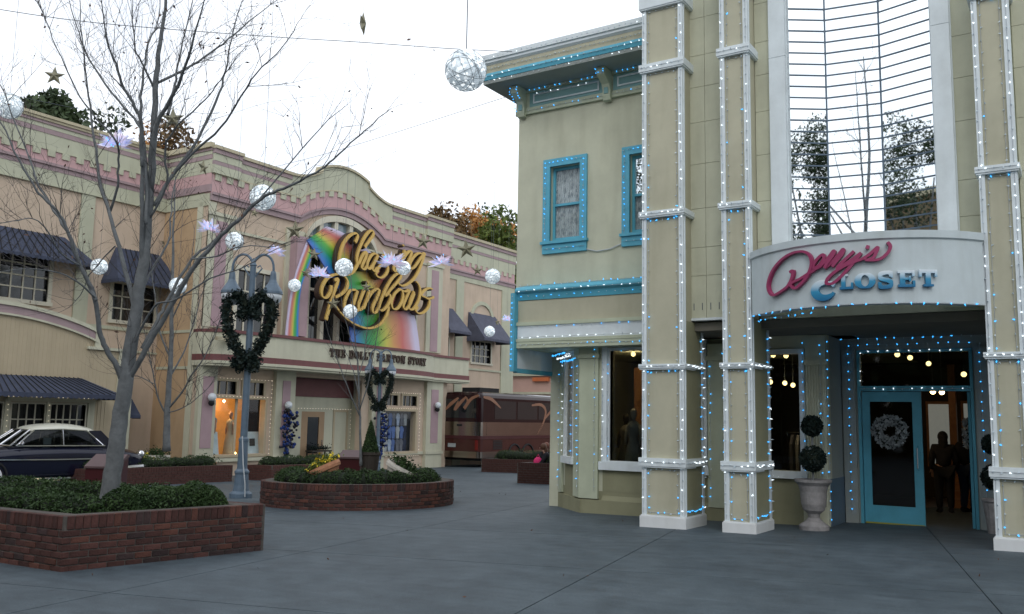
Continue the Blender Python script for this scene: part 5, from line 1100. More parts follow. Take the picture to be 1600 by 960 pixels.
# ------------------------------------------------------------------ bare trees
def baretree(label,limbs,twigs,seed,group='bare trees in the plaza',tl=(.35,1.3),tr=.006,leafn=120,sides=6,extra=None):
    rg=random.Random(seed); base=Vector(limbs[0][0][0]); t=thing('bare_tree',label,'tree',base,group)
    tr_=MB(); br=MB(); tw=MB(); lv=[]; allp=[]
    for k,(pts,r0,r1) in enumerate(limbs):
        P=smooth([Vector(p) for p in pts],4); n=len(P); P=[p+V(rg.uniform(-1,1),rg.uniform(-1,1),rg.uniform(-.5,.5))*.012*min(1,i/6) for i,p in enumerate(P)]
        rad=[r0*(1-i/(n-1))**.95+r1 for i in range(n)]
        if k==0: rad=[r*(1.25 if i==0 else 1.08 if i<3 else 1) for i,r in enumerate(rad)]
        (tr_ if k==0 else br).tube(P,rad,8 if k==0 else sides)
        for i in range(n):
            if i>n*.22: allp.append((P[i],(P[min(i+1,n-1)]-P[i-1]).normalized(),rad[i]))
    ctr=sum((p for p,_,_ in allp),V(0,0,0))/len(allp)
    def twig(p,d,l,r,depth):
        n=5; pts=[p]; dd=d.copy()
        for i in range(n):
            dd=(dd+V(rg.gauss(0,.16),rg.gauss(0,.16),rg.gauss(.05,.12))).normalized(); pts.append(pts[-1]+dd*(l/n))
        tw.tube(pts,[r*(1-.75*i/n) for i in range(n+1)],3,cap=False)
        if depth>0:
            for _ in range(rg.choice((1,2,2,3))):
                j=rg.randint(1,n-1); q=(pts[j+1]-pts[j]).normalized(); s=V(rg.gauss(0,1),rg.gauss(0,1),rg.gauss(.2,.6)).normalized(); twig(pts[j],(q*.75+s*.65).normalized(),l*rg.uniform(.35,.7),r*.62,depth-1)
        if rg.random()<.5: lv.append(pts[-1]+V(0,0,-.02))
    for _ in range(twigs):
        p,d,r=rg.choice(allp); s=V(rg.gauss(0,1),rg.gauss(0,1),rg.gauss(.7,.6)).normalized()
        twig(p,(d*.8+s*.75).normalized(),rg.uniform(*tl),min(r*.7,tr*rg.uniform(.6,1.2)),2)
    tr_.build('trunk',M['bark'],t,smooth=True); br.build('branch',M['bark'],t,smooth=True); o=tw.build('twig',M['twig'],t); o['kind']='stuff'
    if leafn: rg.shuffle(lv); o=leafcloud('leaf',[tuple(p) for p in lv[:leafn]],.030,M['dryleaf'],t,seed=seed); o['kind']='stuff'
    return t
baretree('big grey bare tree spreading from the long brick planter',[([(-11.276,7.431,0.212),(-11.21,7.41,0.646),(-11.124,7.388,1.167),(-11.019,7.365,1.776),(-10.926,7.347,2.297),(-10.832,7.33,2.819),(-10.739,7.313,3.34),(-10.661,7.286,3.861),(-10.578,7.249,4.469),(-10.507,7.198,5.12),(-10.447,7.127,5.857),(-10.362,7.087,6.491),(-10.256,7.063,7.117),(-10.159,7.015,7.855)],0.119,0.0078),([(-11.029,7.345,1.862),(-10.998,7.21,2.098),(-11.018,7.045,2.321),(-10.983,6.911,2.566),(-10.918,6.772,2.975),(-10.904,6.626,3.209),(-10.918,6.451,3.521),(-10.892,6.308,3.788),(-10.9,6.15,4.008),(-10.982,5.946,4.222),(-11.066,5.717,4.591),(-11.142,5.483,5.032),(-11.219,5.261,5.386)],0.036,0.0052),([(-10.813,6.728,2.921),(-11.122,6.686,3.362),(-11.407,6.66,3.8),(-11.749,6.603,4.198),(-12.083,6.552,4.589),(-12.407,6.487,5.125),(-12.771,6.365,5.858),(-13.106,6.295,6.379)],0.0216,0.0046),([(-10.944,7.387,1.951),(-10.679,7.367,2.241),(-10.346,7.374,2.645),(-9.985,7.388,3.126),(-9.703,7.381,3.403),(-9.324,7.427,3.742),(-9.063,7.426,3.884),(-8.668,7.488,4.187),(-8.365,7.523,4.273),(-8.046,7.568,4.365),(-7.73,7.607,4.478),(-7.444,7.622,4.626),(-7.086,7.667,4.885),(-6.735,7.712,5.107)],0.036,0.0039),([(-10.784,7.432,2.344),(-10.696,7.578,2.75),(-10.672,7.702,3.031),(-10.461,7.898,3.634),(-10.325,8.098,3.886),(-9.898,8.441,4.44),(-9.593,8.705,4.993),(-9.197,9.011,5.659),(-8.958,9.259,6.034)],0.024,0.0039),([(-10.832,7.33,2.819),(-11.018,7.303,3.27),(-11.218,7.259,3.774),(-11.422,7.218,4.244),(-11.638,7.174,4.678),(-11.789,7.157,5.213),(-11.948,7.133,5.759),(-12.098,7.107,6.362),(-12.246,7.073,7.023),(-12.37,7.053,7.698)],0.0288,0.0052),([(-11.602,7.328,4.333),(-11.398,7.274,4.577),(-11.251,7.17,4.904),(-11.135,7.05,5.205),(-11.243,6.789,5.485),(-11.342,6.524,5.828),(-11.37,6.3,6.208),(-11.404,6.061,6.663),(-11.373,5.89,6.941)],0.0168,0.0039),([(-10.727,7.307,3.427),(-10.56,7.132,4.175),(-10.393,6.955,4.947),(-10.278,6.795,5.365),(-10.29,6.575,5.644),(-10.249,6.389,5.917),(-10.192,6.215,6.182),(-10.097,6.038,6.638)],0.0288,0.0052),([(-10.475,7.146,3.993),(-10.573,7.151,4.803),(-10.744,7.147,5.352),(-11.056,7.086,5.681),(-11.462,6.939,6.177),(-11.778,6.857,6.622),(-12.032,6.802,7.161),(-12.257,6.787,7.554)],0.0216,0.0039),([(-10.391,6.97,4.732),(-10.511,6.977,5.461),(-10.612,7.025,5.991),(-10.652,7.11,6.536),(-10.678,7.232,6.889),(-10.739,7.31,7.393)],0.0192,0.0046),([(-10.57,7.254,4.469),(-10.276,7.061,5.268),(-9.863,7.004,5.662),(-9.519,6.919,5.955),(-9.211,6.801,6.314),(-8.907,6.682,6.655)],0.0288,0.0052),([(-9.984,7.017,5.381),(-10.064,7.144,5.79),(-10.182,7.254,6.149),(-10.227,7.379,6.73),(-10.266,7.5,7.355)],0.0168,0.0046),([(-10.458,7.11,5.926),(-10.344,7.474,6.232),(-10.233,7.825,6.6),(-10.172,8.146,6.969),(-10.096,8.47,7.377),(-9.966,8.827,7.799)],0.0168,0.0039),([(-10.543,7.299,4.28),(-10.409,7.442,4.709),(-10.235,7.611,5.128),(-10.007,7.778,5.803),(-9.95,7.863,6.288),(-9.93,7.923,6.779),(-9.822,8.013,7.443)],0.024,0.0046),([(-10.544,7.483,4.655),(-10.045,7.475,4.99),(-9.509,7.499,5.269),(-9.091,7.444,5.573),(-8.718,7.367,5.821),(-8.252,7.353,6.057),(-7.862,7.285,6.317)],0.0168,0.0039),([(-10.62,7.28,4.079),(-10.175,7.205,4.497),(-9.931,6.988,4.999),(-9.421,6.97,5.311),(-9.034,6.902,5.43),(-8.653,6.823,5.601),(-8.299,6.728,5.753)],0.0144,0.0033),([(-10.467,7.11,5.883),(-10.418,6.911,6.094),(-10.364,6.711,6.322),(-10.205,6.528,6.902)],0.0134,0.0039),([(-10.732,6.656,2.95),(-10.632,6.337,3.108),(-10.573,6.005,3.177),(-10.57,5.65,3.163),(-10.523,5.334,3.073)],0.0106,0.0033),([(-10.682,6.392,3.326),(-10.591,6.076,3.43),(-10.51,5.72,3.756),(-10.417,5.43,3.688),(-10.29,5.167,3.585)],0.0096,0.0026),([(-10.909,7.352,2.341),(-10.329,7.247,2.871),(-9.824,7.166,2.919),(-9.118,7.184,3.164),(-8.544,7.144,3.237),(-7.985,7.084,3.376),(-7.415,7.038,3.467)],0.0144,0.0026),([(-10.801,7.324,2.993),(-10.873,7.566,3.478),(-10.932,7.826,3.893),(-11.118,7.987,4.416),(-11.293,8.153,4.961),(-11.363,8.398,5.433)],0.0168,0.0039),([(-11.476,7.367,3.816),(-11.828,7.454,3.721),(-12.271,7.503,3.478),(-12.688,7.587,3.13),(-13.183,7.592,2.96)],0.0096,0.0026),([(-9.644,7.28,3.467),(-9.036,7.195,3.444),(-8.445,7.09,3.495),(-7.816,7.025,3.427),(-7.266,6.895,3.464)],0.0086,0.0026)],430,4,leafn=260,tr=.005)
baretree('bare tree in front of the orange wall beyond the car',[([(-23.6,17.34,0.302),(-23.528,17.228,1.366),(-23.429,17.148,2.334),(-23.319,17.046,3.495),(-23.216,16.911,4.85),(-23.129,16.766,6.204),(-23.026,16.631,7.559),(-22.943,16.541,8.527)],0.098,0.0097),([(-23.528,17.228,1.366),(-23.497,16.878,1.841),(-23.371,16.561,2.5),(-23.239,16.236,3.24),(-23.128,15.873,4.151)],0.024,0.0065),([(-23.502,17.216,1.559),(-22.891,17.241,2.104),(-22.417,17.183,2.617),(-21.902,17.157,3.083),(-21.306,17.116,4.009),(-20.883,16.994,4.729)],0.0288,0.0065),([(-23.402,17.136,2.528),(-23.252,17.429,3.228),(-23.212,17.649,3.938),(-23.136,17.846,4.959),(-23.081,18.056,5.797)],0.024,0.0065),([(-23.356,17.08,3.108),(-23.687,16.901,3.887),(-23.861,16.792,4.872),(-24.036,16.681,5.865),(-24.162,16.601,6.868)],0.024,0.0065),([(-23.381,16.583,2.31),(-23.623,16.196,2.523),(-23.793,15.894,2.472),(-23.995,15.538,2.644)],0.0144,0.0039),([(-23.262,16.968,4.269),(-22.71,16.982,5.221),(-22.357,16.871,6.157),(-22.088,16.708,7.078)],0.0192,0.0052),([(-23.507,17.227,1.463),(-22.906,17.18,1.565),(-22.19,17.178,1.856),(-21.477,17.149,2.324),(-20.925,17.004,2.868)],0.0168,0.0039)],110,5,tl=(.6,1.8),tr=.011,leafn=30)
baretree('slender young bare tree in the round planter',[([(-13.39,14.794,0.397),(-13.374,14.726,0.925),(-13.35,14.638,1.62),(-13.337,14.543,2.314),(-13.348,14.433,3.008),(-13.352,14.306,3.841),(-13.363,14.196,4.535)],0.0264,0.0052),([(-13.35,14.638,1.62),(-13.083,14.578,2.175),(-12.876,14.48,2.721),(-12.683,14.374,3.26),(-12.525,14.247,3.791)],0.012,0.0033),([(-13.357,14.654,1.481),(-13.459,14.387,2.03),(-13.535,14.137,2.573),(-13.61,13.889,3.111),(-13.599,13.717,3.509)],0.012,0.0033),([(-13.347,14.598,1.898),(-13.516,14.566,2.458),(-13.73,14.525,2.884),(-13.945,14.482,3.315)],0.0096,0.0033),([(-13.337,14.543,2.314),(-13.281,14.655,2.882),(-13.287,14.704,3.597),(-13.3,14.769,4.18)],0.0096,0.0033),([(-13.339,14.48,2.731),(-13.394,14.244,3.274),(-13.413,14.032,3.812),(-13.379,13.874,4.209)],0.0086,0.0033)],40,6,tl=(.4,1.2),tr=.006,leafn=12)

# ------------------------------------------------------------------ far trees
def leafytree(label,x,y,h,r,m,n,seed,group='trees beyond the buildings',shape='round',leaf=.35,cat='tree',name='leafy_tree'):
    rg=np.random.default_rng(seed); z0=gz(x,y); t=thing(name,label,cat,(x,y,z0),group)
    MB().tube([V(x,y,z0-.3),V(x+.1,y,z0+h*.5),V(x,y,z0+h*.78)],[r*.09,r*.06,.04],7).build('trunk',M['bark'],t)
    P=[]
    if shape=='cone':
        for k in range(int(h*2.2)):
            f=(k+1)/(h*2.2); zz=z0+h*(.12+.88*f); rad=r*(1-f)**.8+.15; m_=max(4,int(n/(h*2.2)*(1-f+.15)*1.5)); nb=rg.integers(4,8); off=rg.uniform(0,6)
            a=off+np.round(rg.uniform(0,nb,m_))*6.283/nb+rg.normal(0,.22,m_); q=rad*rg.uniform(0.05,1,m_)**.6*(1+.25*np.sin(a*3+k))
            P.append(np.stack([x+q*np.cos(a),y+q*np.sin(a),zz-q*.28+rg.normal(0,.12,m_)],1))
    else:
        nc=16
        for k in range(nc):
            d=rg.normal(size=3); d=d if k>2 else np.array([d[0]*.4,d[1]*.4,1.6]); d/=np.linalg.norm(d); q=r*(rg.uniform(.25,.85) if k>2 else .85-.1*k); c=np.array([x,y,z0+h*.62])+d*np.array([q,q,q*h/r*.40]); cr=r*rg.uniform(.26,.46); m_=n//nc
            v=rg.normal(size=(m_,3)); v/=np.linalg.norm(v,axis=1)[:,None]; P.append(c+v*cr*rg.uniform(.45,1.05,m_)[:,None])
        lb=MB(); 
        for k in range(6):
            a=rg.uniform(0,6.28); lb.tube([V(x,y,z0+h*.35),V(x+r*.5*math.cos(a),y+r*.5*math.sin(a),z0+h*rg.uniform(.6,.85))],[r*.03,.03],5)
        lb.build('limb',M['bark'],t)
    leafcloud('crown',np.concatenate(P),leaf,m,t,seed=seed); return t
def atdir(px,dep):  # plan position straight ahead of a bearing
    d=CI*((px-800)/1385.)-CK; d=V(d.x,d.y,0); return V(d.x*dep,d.y*dep,0)
CI=Vector(CI);CJ=Vector(CJ);CK=Vector(CK)
ft=[(708,66,19.7,3.8,'brownfol',3200,'brown leaved tree beyond the far end of the museum roof','round'),(748,70,20.5,3.4,'autumn',3000,'orange autumn tree beyond the museum roof','round'),(783,64,18.4,3.8,'conifer2',3200,'yellow green tree beyond the far end of the museum','round'),(800,78,21.4,4.0,'conifer',3200,'dark green tree between the museum and the sage shop','round'),(732,75,21.3,4.4,'conifer',2600,'dark green tree behind the orange autumn tree','round'),(768,80,21.4,4,'brownfol',2400,'thin brown tree rising behind the yellow green one','round'),(806,74,17,3.4,'conifer',2800,'dark tree filling the gap between the two buildings','round'),
(62,46,20.7,3.4,'conifer',4200,'dark evergreen over the museum roof near the big tree','round'),(5,40,18.3,2.2,'conifer',2600,'dark evergreen behind the silver ball at the end of the roof','round'),(130,52,22.8,2.6,'conifer',500,'thin feathery evergreen over the museum roof','round'),(225,60,23.5,3.2,'autumn',1300,'pale orange autumn tree over the museum roof','round'),(272,58,23.4,4.2,'brownfol',1800,'low russet tree crown over the museum roof','round'),(352,62,20.5,2,'conifer',300,'tiny green treetop over the museum cornice','round')]
for k,(px,dep,h,r,m,n,lb,sh) in enumerate(ft):
    p=atdir(px,dep); leafytree(lb,p.x,p.y,h-gz(p.x,p.y)*0-1.0,r,M[m],int(n*2.2),40+k,shape=sh,leaf=.21)
# trees behind the viewer, mirrored in the niche glass
leafytree('broad dark evergreen mirrored in the glass above the canopy',16.6,-.6,14.2,3.3,M['conifer'],20000,71,group='trees mirrored in the glazing',shape='round',leaf=.085)
leafytree('narrow dark conifer mirrored in the glass above the canopy',18.8,-4.6,16.5,2.6,M['conifer'],3500,72,group='trees mirrored in the glazing',shape='cone',leaf=.14)
leafytree('dark evergreen mirrored at the pale end of the glass',-16.6,-3.6,14.4,2.5,M['conifer'],9000,73,group='trees mirrored in the glazing',shape='round',leaf=.085)
# unseen leaf mass added behind the viewer to block low sky light
rg=np.random.default_rng(9); n=26000; wx=rg.uniform(-60,60,n); wy=-15-rg.uniform(0,6,n)-.004*wx**2+4; wh=8.6+1.2*np.sin(wx*.5)+.8*np.sin(wx*1.3+1)
wz=rg.uniform(0,1,n)**.8*wh-1.0
wd=leafcloud('sky_blocking_leaves',np.stack([wx,wy,wz],1),.8,M['conifer'],None,seed=5,kind='stuff')
hb=thing('brown_building','plain brown flat roofed building mirrored in the glass','building',(-22,-12,gz(-22,-12)))
MB().box(-27,-17.6,-17,-7.5,-1.5,11.8).build('wall',mat('brown_render',(.15,.11,.06),.8,var=.2),hb); MB().box(-27.2,-17.4,-17.2,-7.3,11.8,12.1).build('roof',M['tancap'],hb)
lim=[]
def rtree(x,y,seed,h,lab,grp):
    rg=random.Random(seed); z=gz(x,y); L=[([(x,y,z),(x+.1,y,z+h*.25),(x-.1,y+.1,z+h*.5),(x+.2,y,z+h*.75),(x+.1,y,z+h)],.13,.02)]
    for k in range(14):
        a=rg.uniform(0,6.28); z0=z+h*rg.uniform(.22,.6); l=h*rg.uniform(.3,.5); o=rg.uniform(.35,.8)
        L.append(([(x,y,z0),(x+math.cos(a)*l*o*.35,y+math.sin(a)*l*o*.35,z0+l*.3),(x+math.cos(a)*l*o*.7,y+math.sin(a)*l*o*.7,z0+l*.68),(x+math.cos(a)*l*o,y+math.sin(a)*l*o,z0+l)],.045,.01))
    baretree(lab,L,130,seed,group=grp,tl=(.8,2.2),tr=.014,leafn=40)
rtree(.6,-8.5,9,17.0,'bare tree mirrored in the middle of the glazing','bare trees mirrored in the glazing')

# ------------------------------------------------------------------ lamp posts with heart wreaths
def garland(name,paths,rad,n,m,parent,leaf,seed,label=None):
    rg=np.random.default_rng(seed); P=[]; core=MB()
    for pts,r in paths:
        S=smooth([Vector(p) for p in pts],6); core.tube(S,r*.55,6); L=[0]
        for a,b in zip(S,S[1:]): L.append(L[-1]+(b-a).length)
        k=int(n*L[-1]); 
        for _ in range(k):
            s=rg.uniform(0,L[-1]); i=min(len(S)-2,int(np.searchsorted(L,s))-1 if s>0 else 0); i=max(i,0); p=S[i].lerp(S[i+1],(s-L[i])/max(1e-6,L[i+1]-L[i]))
            v=rg.normal(size=3); v/=np.linalg.norm(v); P.append(p+Vector(v)*r*rg.uniform(.55,1.12))
    core.build('core',M['hedgecore'],parent); return leafcloud(name,[tuple(p) for p in P],leaf,m,parent,seed=seed)
def lamppost(x,y,s,label,wlabel,yaw,tilt=0):
    z=gz(x,y); t=thing('street_lamp',label,'street lamp',(x,y,z),'double headed street lamps'); h=5.55*s
    c=V(x,y,z)
    MB().lathe(c,[(.26*s,-.2),(.26*s,.10*s),(.24*s,.13*s),(.19*s,.16*s),(.17*s,.30*s),(.155*s,.55*s),(.17*s,.58*s),(.17*s,.62*s),(.12*s,.68*s),(.105*s,1.3*s),(.115*s,1.33*s),(.115*s,1.38*s),(.085*s,1.42*s),(.08*s,3*s),(.072*s,h),(.09*s,h+.02),(.05*s,h+.1),(.01,h+.2)],16).build('pole',M['metal'],t,smooth=False)
    u=V(math.cos(yaw),math.sin(yaw),0)
    for sg in (-1,1):
        arc=[c+V(0,0,h-.05)]+[c+u*sg*(.50*s*(1-math.cos(R_(a)))*.5*2*.5)+V(0,0,h-.05+(.62*s*math.sin(R_(a)))) for a in range(20,181,16)]
        end=c+u*sg*.50*s
        arc=[c+V(0,0,h-.1)]+[c+u*sg*(.25*s*(1-math.cos(R_(a))))+V(0,0,h-.05+.34*s*math.sin(R_(a))) for a in range(15,181,15)]+[end+V(0,0,h-.12)]
        a=MB().tube(arc,.032*s,6); 
        a.tube([c+V(0,0,h-.35*s),c+u*sg*.12*s+V(0,0,h-.18*s),c+u*sg*.22*s+V(0,0,h-.05*s),c+u*sg*.17*s+V(0,0,h+.02*s),c+u*sg*.10*s+V(0,0,h-.03*s)],.018*s,5); a.build('arm',M['metal'],t)
        hd=MB().lathe(end+V(0,0,h-.12),[(.05*s,.0),(.07*s,-.06*s),(.085*s,-.22*s),(.12*s,-.30*s),(.20*s,-.42*s),(.245*s,-.50*s),(.25*s,-.56*s),(.235*s,-.565*s)],16).build('lamp_head',M['metal'],t)
        MB().lathe(end+V(0,0,h-.12),[(.225*s,-.566*s),(.235*s,-.62*s),(.20*s,-.74*s),(.11*s,-.83*s),(.02*s,-.86*s)],16).build('globe',M['globe'],hd,smooth=True)
    w=thing('heart_wreath',wlabel,'wreath',c+V(0,0,3.2*s),'heart shaped garlands on the lamp posts')
    f=lambda a,b:c+u*a*s*.86+V(u.y,-u.x,0)*(.14*s)+V(0,0,(h-.12)+b*s)
    paths=[]
    for sg in (-1,1):
        paths.append(([f(sg*.10,-.95),f(sg*.20,-.72),f(sg*.40,-.60),f(sg*.60,-.75),f(sg*.64,-1.05),f(sg*.54,-1.45),f(sg*.33,-1.85),f(sg*.10,-2.15)],.16*s))
        paths.append(([f(sg*.10,-.95),f(sg*.16,-1.10),f(sg*.30,-1.10)],.14*s)); paths.append(([f(sg*.10,-2.15),f(sg*.16,-2.35),f(sg*.26,-2.30),f(sg*.30,-2.15)],.15*s))
    garland('foliage',paths,.12,620,M['wreath'],w,.055*s,int(x*-7)+3)
    b=[(f(rnd.uniform(-.6,.6),-.6+rnd.uniform(-.1,.1)),V(u.y,-u.x,0)) for _ in range(6)]; bulbs(w,b,M['LN'],'clear_bulb')
    return t
lyaw=R_(32.8)
lamppost(-16.9,14.53,1.0,'blue grey double headed street lamp beside the long planter','dark heart wreath with curled ends on the nearer lamp post',lyaw)
l2=atdir(598,33.5); lamppost(l2.x,l2.y,.80,'distant blue grey double headed street lamp behind the round planter','dark heart wreath on the distant lamp post behind the round planter',lyaw)
MB().tube([V(-16.86,14.45,.95),V(-16.72,14.4,.3),V(-16.62,14.4,-.15),V(-16.6,14.4,-.45)],.015,5).build('cable',M['cordw'],bpy.data.objects['street_lamp'])

# ------------------------------------------------------------------ hanging decorations
HAR=['at the edge of the roof beside the dark evergreen','biggest one, hanging in front of the sage shop cornice','above the first street lamp against the pink frieze','partly behind the arm of the first street lamp','beside the big tree trunk against the green pilaster','below the navy awning against the orange wall','at the foot of the rainbow beside the lamp head','on the letter C of the gold script','on the tail of the gold script g','over the far pink frieze near the dark trees','on the letter a of Rainbows','smallest one, over the dark awning beside the sage shop']
for k,p in enumerate([(-17.373,8.689,7.36,0.25),(-6.141,8.391,5.699,0.25),(-13.293,11.569,5.677,0.25),(-19.715,16.241,6.248,0.25),(-25.682,15.998,5.947,0.25),(-22.733,16.725,5.247,0.25),(-25.258,23.759,6.389,0.245),(-17.182,17.972,5.578,0.25),(-20.091,24.017,6.706,0.25),(-15.984,23.615,6.057,0.25),(-21.768,23.17,5.138,0.25),(-22.409,32.943,5.35,0.245)]):
    br_=p[3]; p=Vector(p[:3]); t=thing('glitter_ball','crinkled silver ball '+HAR[k],'hanging ornament',p,'hanging silver balls')
    bm=bmesh.new(); bmesh.ops.create_icosphere(bm,subdivisions=4,radius=br_)
    rg=random.Random(k)
    for v in bm.verts: v.co*=1+rg.uniform(-.035,.02)
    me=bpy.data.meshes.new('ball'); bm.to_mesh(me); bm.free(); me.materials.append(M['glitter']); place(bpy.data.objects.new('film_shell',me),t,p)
    wr=MB()
    for q in range(16):
        a=rg.uniform(0,3.14); n1=V(rg.gauss(0,1),rg.gauss(0,1),rg.gauss(0,1)).normalized(); o1=n1.orthogonal().normalized(); o2=n1.cross(o1)
        wr.tube([p+(o1*math.cos(R_(b))+o2*math.sin(R_(b)))*br_*1.015 for b in range(0,361,20)],.004,3,cap=False)
    o=wr.build('wire_wrap',M['cordw'],t); o['kind']='stuff'
    MB().tube([p+V(0,0,br_),V(p.x,p.y,max(10.5,p.z+1.5))],.006 if k==1 else .004,4).build('cord',M['wire'] ,t)
SAR=['in the sky among the branches near the dark evergreen','turned edge-on, alone in the open sky','beside the trunk top over the russet treetop','among the branches on the pink frieze','left of the rainbow apex above the pink pilaster','on the blue fold of the rainbow','below the rainbow fold over the dark panes','on the pink frieze above the corner pilaster','largest pale one on the frieze of the far wing','on the pink line beside the last silver ball','tiny one on the last dark awning','under the silver ball on the frieze','on the pale corner quoin','on the orange return wall','on the second navy awning','tucked behind a limb on the second awning','on the R of the gold script','over the n of Rainbows']
def starmesh(R,r,t):
    v=[(0,0,t),(0,0,-t)]; 
    for i in range(10): a=math.pi/2+i*math.pi/5; q=R if i%2==0 else r; v.append((q*math.cos(a),q*math.sin(a),0))
    f=[]
    for i in range(10): f+=[(0,2+i,2+(i+1)%10),(1,2+(i+1)%10,2+i)]
    return mesh('star',[Vector(p) for p in v],f,M['star'])
sm_=starmesh(1,.40,.27)
for k,(x,y,z,a,s_) in enumerate([(-24.893,13.652,11.188,0.2,0.3),(-14.491,15.456,11.083,1.35,0.3),(-18.559,13.194,8.662,0.3,0.3),(-24.414,18.641,9.623,0.9,0.3),(-18.07,16.912,6.52,0.5,0.3),(-23.842,23.323,7.393,0.2,0.262),(-24.121,23.246,6.702,0.2,0.214),(-18.347,22.897,7.292,0.3,0.3),(-15.0,20.744,6.368,0.1,0.3),(-22.729,32.334,8.062,0.1,0.26),(-22.096,33.084,5.758,0.8,0.173),(-25.63,21.949,8.889,0.4,0.191),(-27.677,20.843,7.451,0.7,0.214),(-28.486,20.286,7.693,0.8,0.214),(-28.1,19.501,6.275,0.6,0.3),(-30.05,19.339,7.282,0.7,0.238),(-23.335,23.918,5.586,0.3,0.286),(-22.273,24.509,6.223,0.2,0.214)]):
    t=thing('hanging_star','dull gold five pointed star '+SAR[k],'hanging ornament',(x,y,z),'hanging gold stars')
    o=bpy.data.objects.new('star_body',sm_); place(o,t,(x,y,z)); az=math.atan2(-x,y); o.scale=(s_,s_,s_); o.rotation_euler=(R_(90),rnd.uniform(-.15,.15),az+a*(1 if k%2 else -1)+R_(0))
    MB().tube([V(x,y,z+s_*.95),V(x,y,max(10.5,z+1.2))],.0035,3).build('cord',M['wire'],t)
LAR=['largest one, over the museum roof edge','over the pink pilaster at the building corner','beside the trunk over the second awning','behind the first street lamp','over the dark panes beside the gold R','on the middle of the gold script','on the far corner pilaster','beside the sage shop corner']
for k,p in enumerate([(-17.516,11.085,7.384,0.42),(-23.857,18.594,7.569,0.42),(-29.56,19.629,7.457,0.405),(-24.529,22.056,7.431,0.42),(-20.877,20.727,6.135,0.42),(-15.101,17.559,5.576,0.42),(-15.906,20.757,6.159,0.42),(-19.527,29.979,5.52,0.286)]):
    R0=p[3]*1.05; p=Vector(p[:3]); t=thing('hanging_flower','clear iridescent film flower '+LAR[k],'hanging ornament',p,'hanging iridescent flowers'); rg=random.Random(k+50); mb=MB()
    az=math.atan2(-p.x,p.y); ux=V(math.cos(az),math.sin(az),0)
    for i in range(22):
        a=R_(-15+210*i/21+rg.uniform(-8,8)); d=(ux*math.cos(a)+V(0,0,1)*math.sin(a)*.75+V(-ux.y,ux.x,0)*rg.uniform(-.6,.6)).normalized(); s=d.cross(V(rg.gauss(0,.4),rg.gauss(0,.4),1)).normalized(); L_=R0*rg.uniform(.6,1.05); w=L_*.24
        q=p-V(0,0,R0*.3); nn=d.cross(s)
        mb.add([q,q+d*L_*.5+s*w,q+d*L_,q+d*L_*.5-s*w,q+d*L_*.5+nn*w*.4],[(0,1,4),(1,2,4),(2,3,4),(3,0,4)])
    mb.build('petal',M['irid'],t)
    bl=[(p+V(rg.uniform(-.5,.5),rg.uniform(-.5,.5),rg.uniform(-.4,.2))*R0,V(0,0,1)) for _ in range(9)]; bulbs(t,bl,M['LB'],'blue_bulb')
    MB().tube([p,V(p.x,p.y,max(10.5,p.z+1.2))],.0035,3).build('cord',M['wire'],t)
CL=['long thin cable crossing the sky to the sage shop cornice','faint cable rising from the tree towards the sage shop soffit','faint cable in the sky over the far wing','thin cable through the branches of the big tree']
for k,(pts,r) in enumerate([([(-16.295,7.616,8.673),(-15.572,9.251,8.868),(-13.767,11.579,9.103),(-12.29,12.998,9.179),(-10.849,14.17,9.164),(-9.774,14.982,9.163)],0.008),([(-10.096,15.26,8.317),(-11.247,15.7,8.433),(-14.93,16.885,8.689),(-18.486,18.139,9.033),(-22.409,19.161,9.345)],0.006),([(-21.191,32.677,12.418),(-21.867,32.299,12.031),(-25.135,32.681,11.428),(-27.067,32.681,11.112)],0.006),([(-14.325,6.811,6.493),(-14.739,8.89,6.841),(-14.952,11.079,7.325),(-15.131,13.193,8.463),(-14.859,14.49,8.984)],0.004)]):
    t=thing('overhead_cable',CL[k],'cable',pts[0],'overhead cables'); MB().tube(smooth([Vector(p) for p in pts],4),r,4).build('wire',M['wire'],t)

# ------------------------------------------------------------------ urn topiaries
def topiary(label,x,y,s,pot,group='double ball topiaries'):
    z=gz(x,y); t=thing('topiary',label,'topiary',(x,y,z),group)
    if pot=='urn': MB().lathe((x,y,z),[(.24*s,-.02),(.24*s,.07*s),(.20*s,.10*s),(.14*s,.14*s),(.09*s,.20*s),(.10*s,.26*s),(.17*s,.32*s),(.20*s,.42*s),(.215*s,.62*s),(.24*s,.72*s),(.295*s,.78*s),(.30*s,.82*s),(.26*s,.82*s),(.22*s,.78*s)],24).build('urn',M['urn'],t,smooth=False); zt=.80*s
    else: MB().lathe((x,y,z),[(.14*s,-.02),(.15*s,.1*s),(.20*s,.5*s),(.22*s,.52*s),(.22*s,.56*s),(.18*s,.56*s)],18).build('pot',M['urn'] if pot=='u2' else M['rubber'],t); zt=.55*s
    MB().tube([V(x,y,z+zt-.1),V(x,y,z+zt+.95*s)],.02,6).build('stem',M['bark'],t)
    rg=np.random.default_rng(int(x*100)%97)
    for dz,r in ((.36*s,.205*s),(.90*s,.165*s)):
        c=np.array([x,y,z+zt+dz]); v=rg.normal(size=(1500,3)); v/=np.linalg.norm(v,axis=1)[:,None]
        b=MB().sphere(c,r*.9,14,10).build('leaf_ball',M['hedgecore'],t,smooth=True); leafcloud('foliage',c+v*r*rg.uniform(.85,1.08,1500)[:,None],.028,M['wreath'],b,seed=3)
    return t
topiary('double ball topiary in a stone urn beside the narrow column',-3.86,15.34,1.0,'urn')
topiary('double ball topiary half hidden behind the column by the open door',-1.28,16.55,.98,'u2')
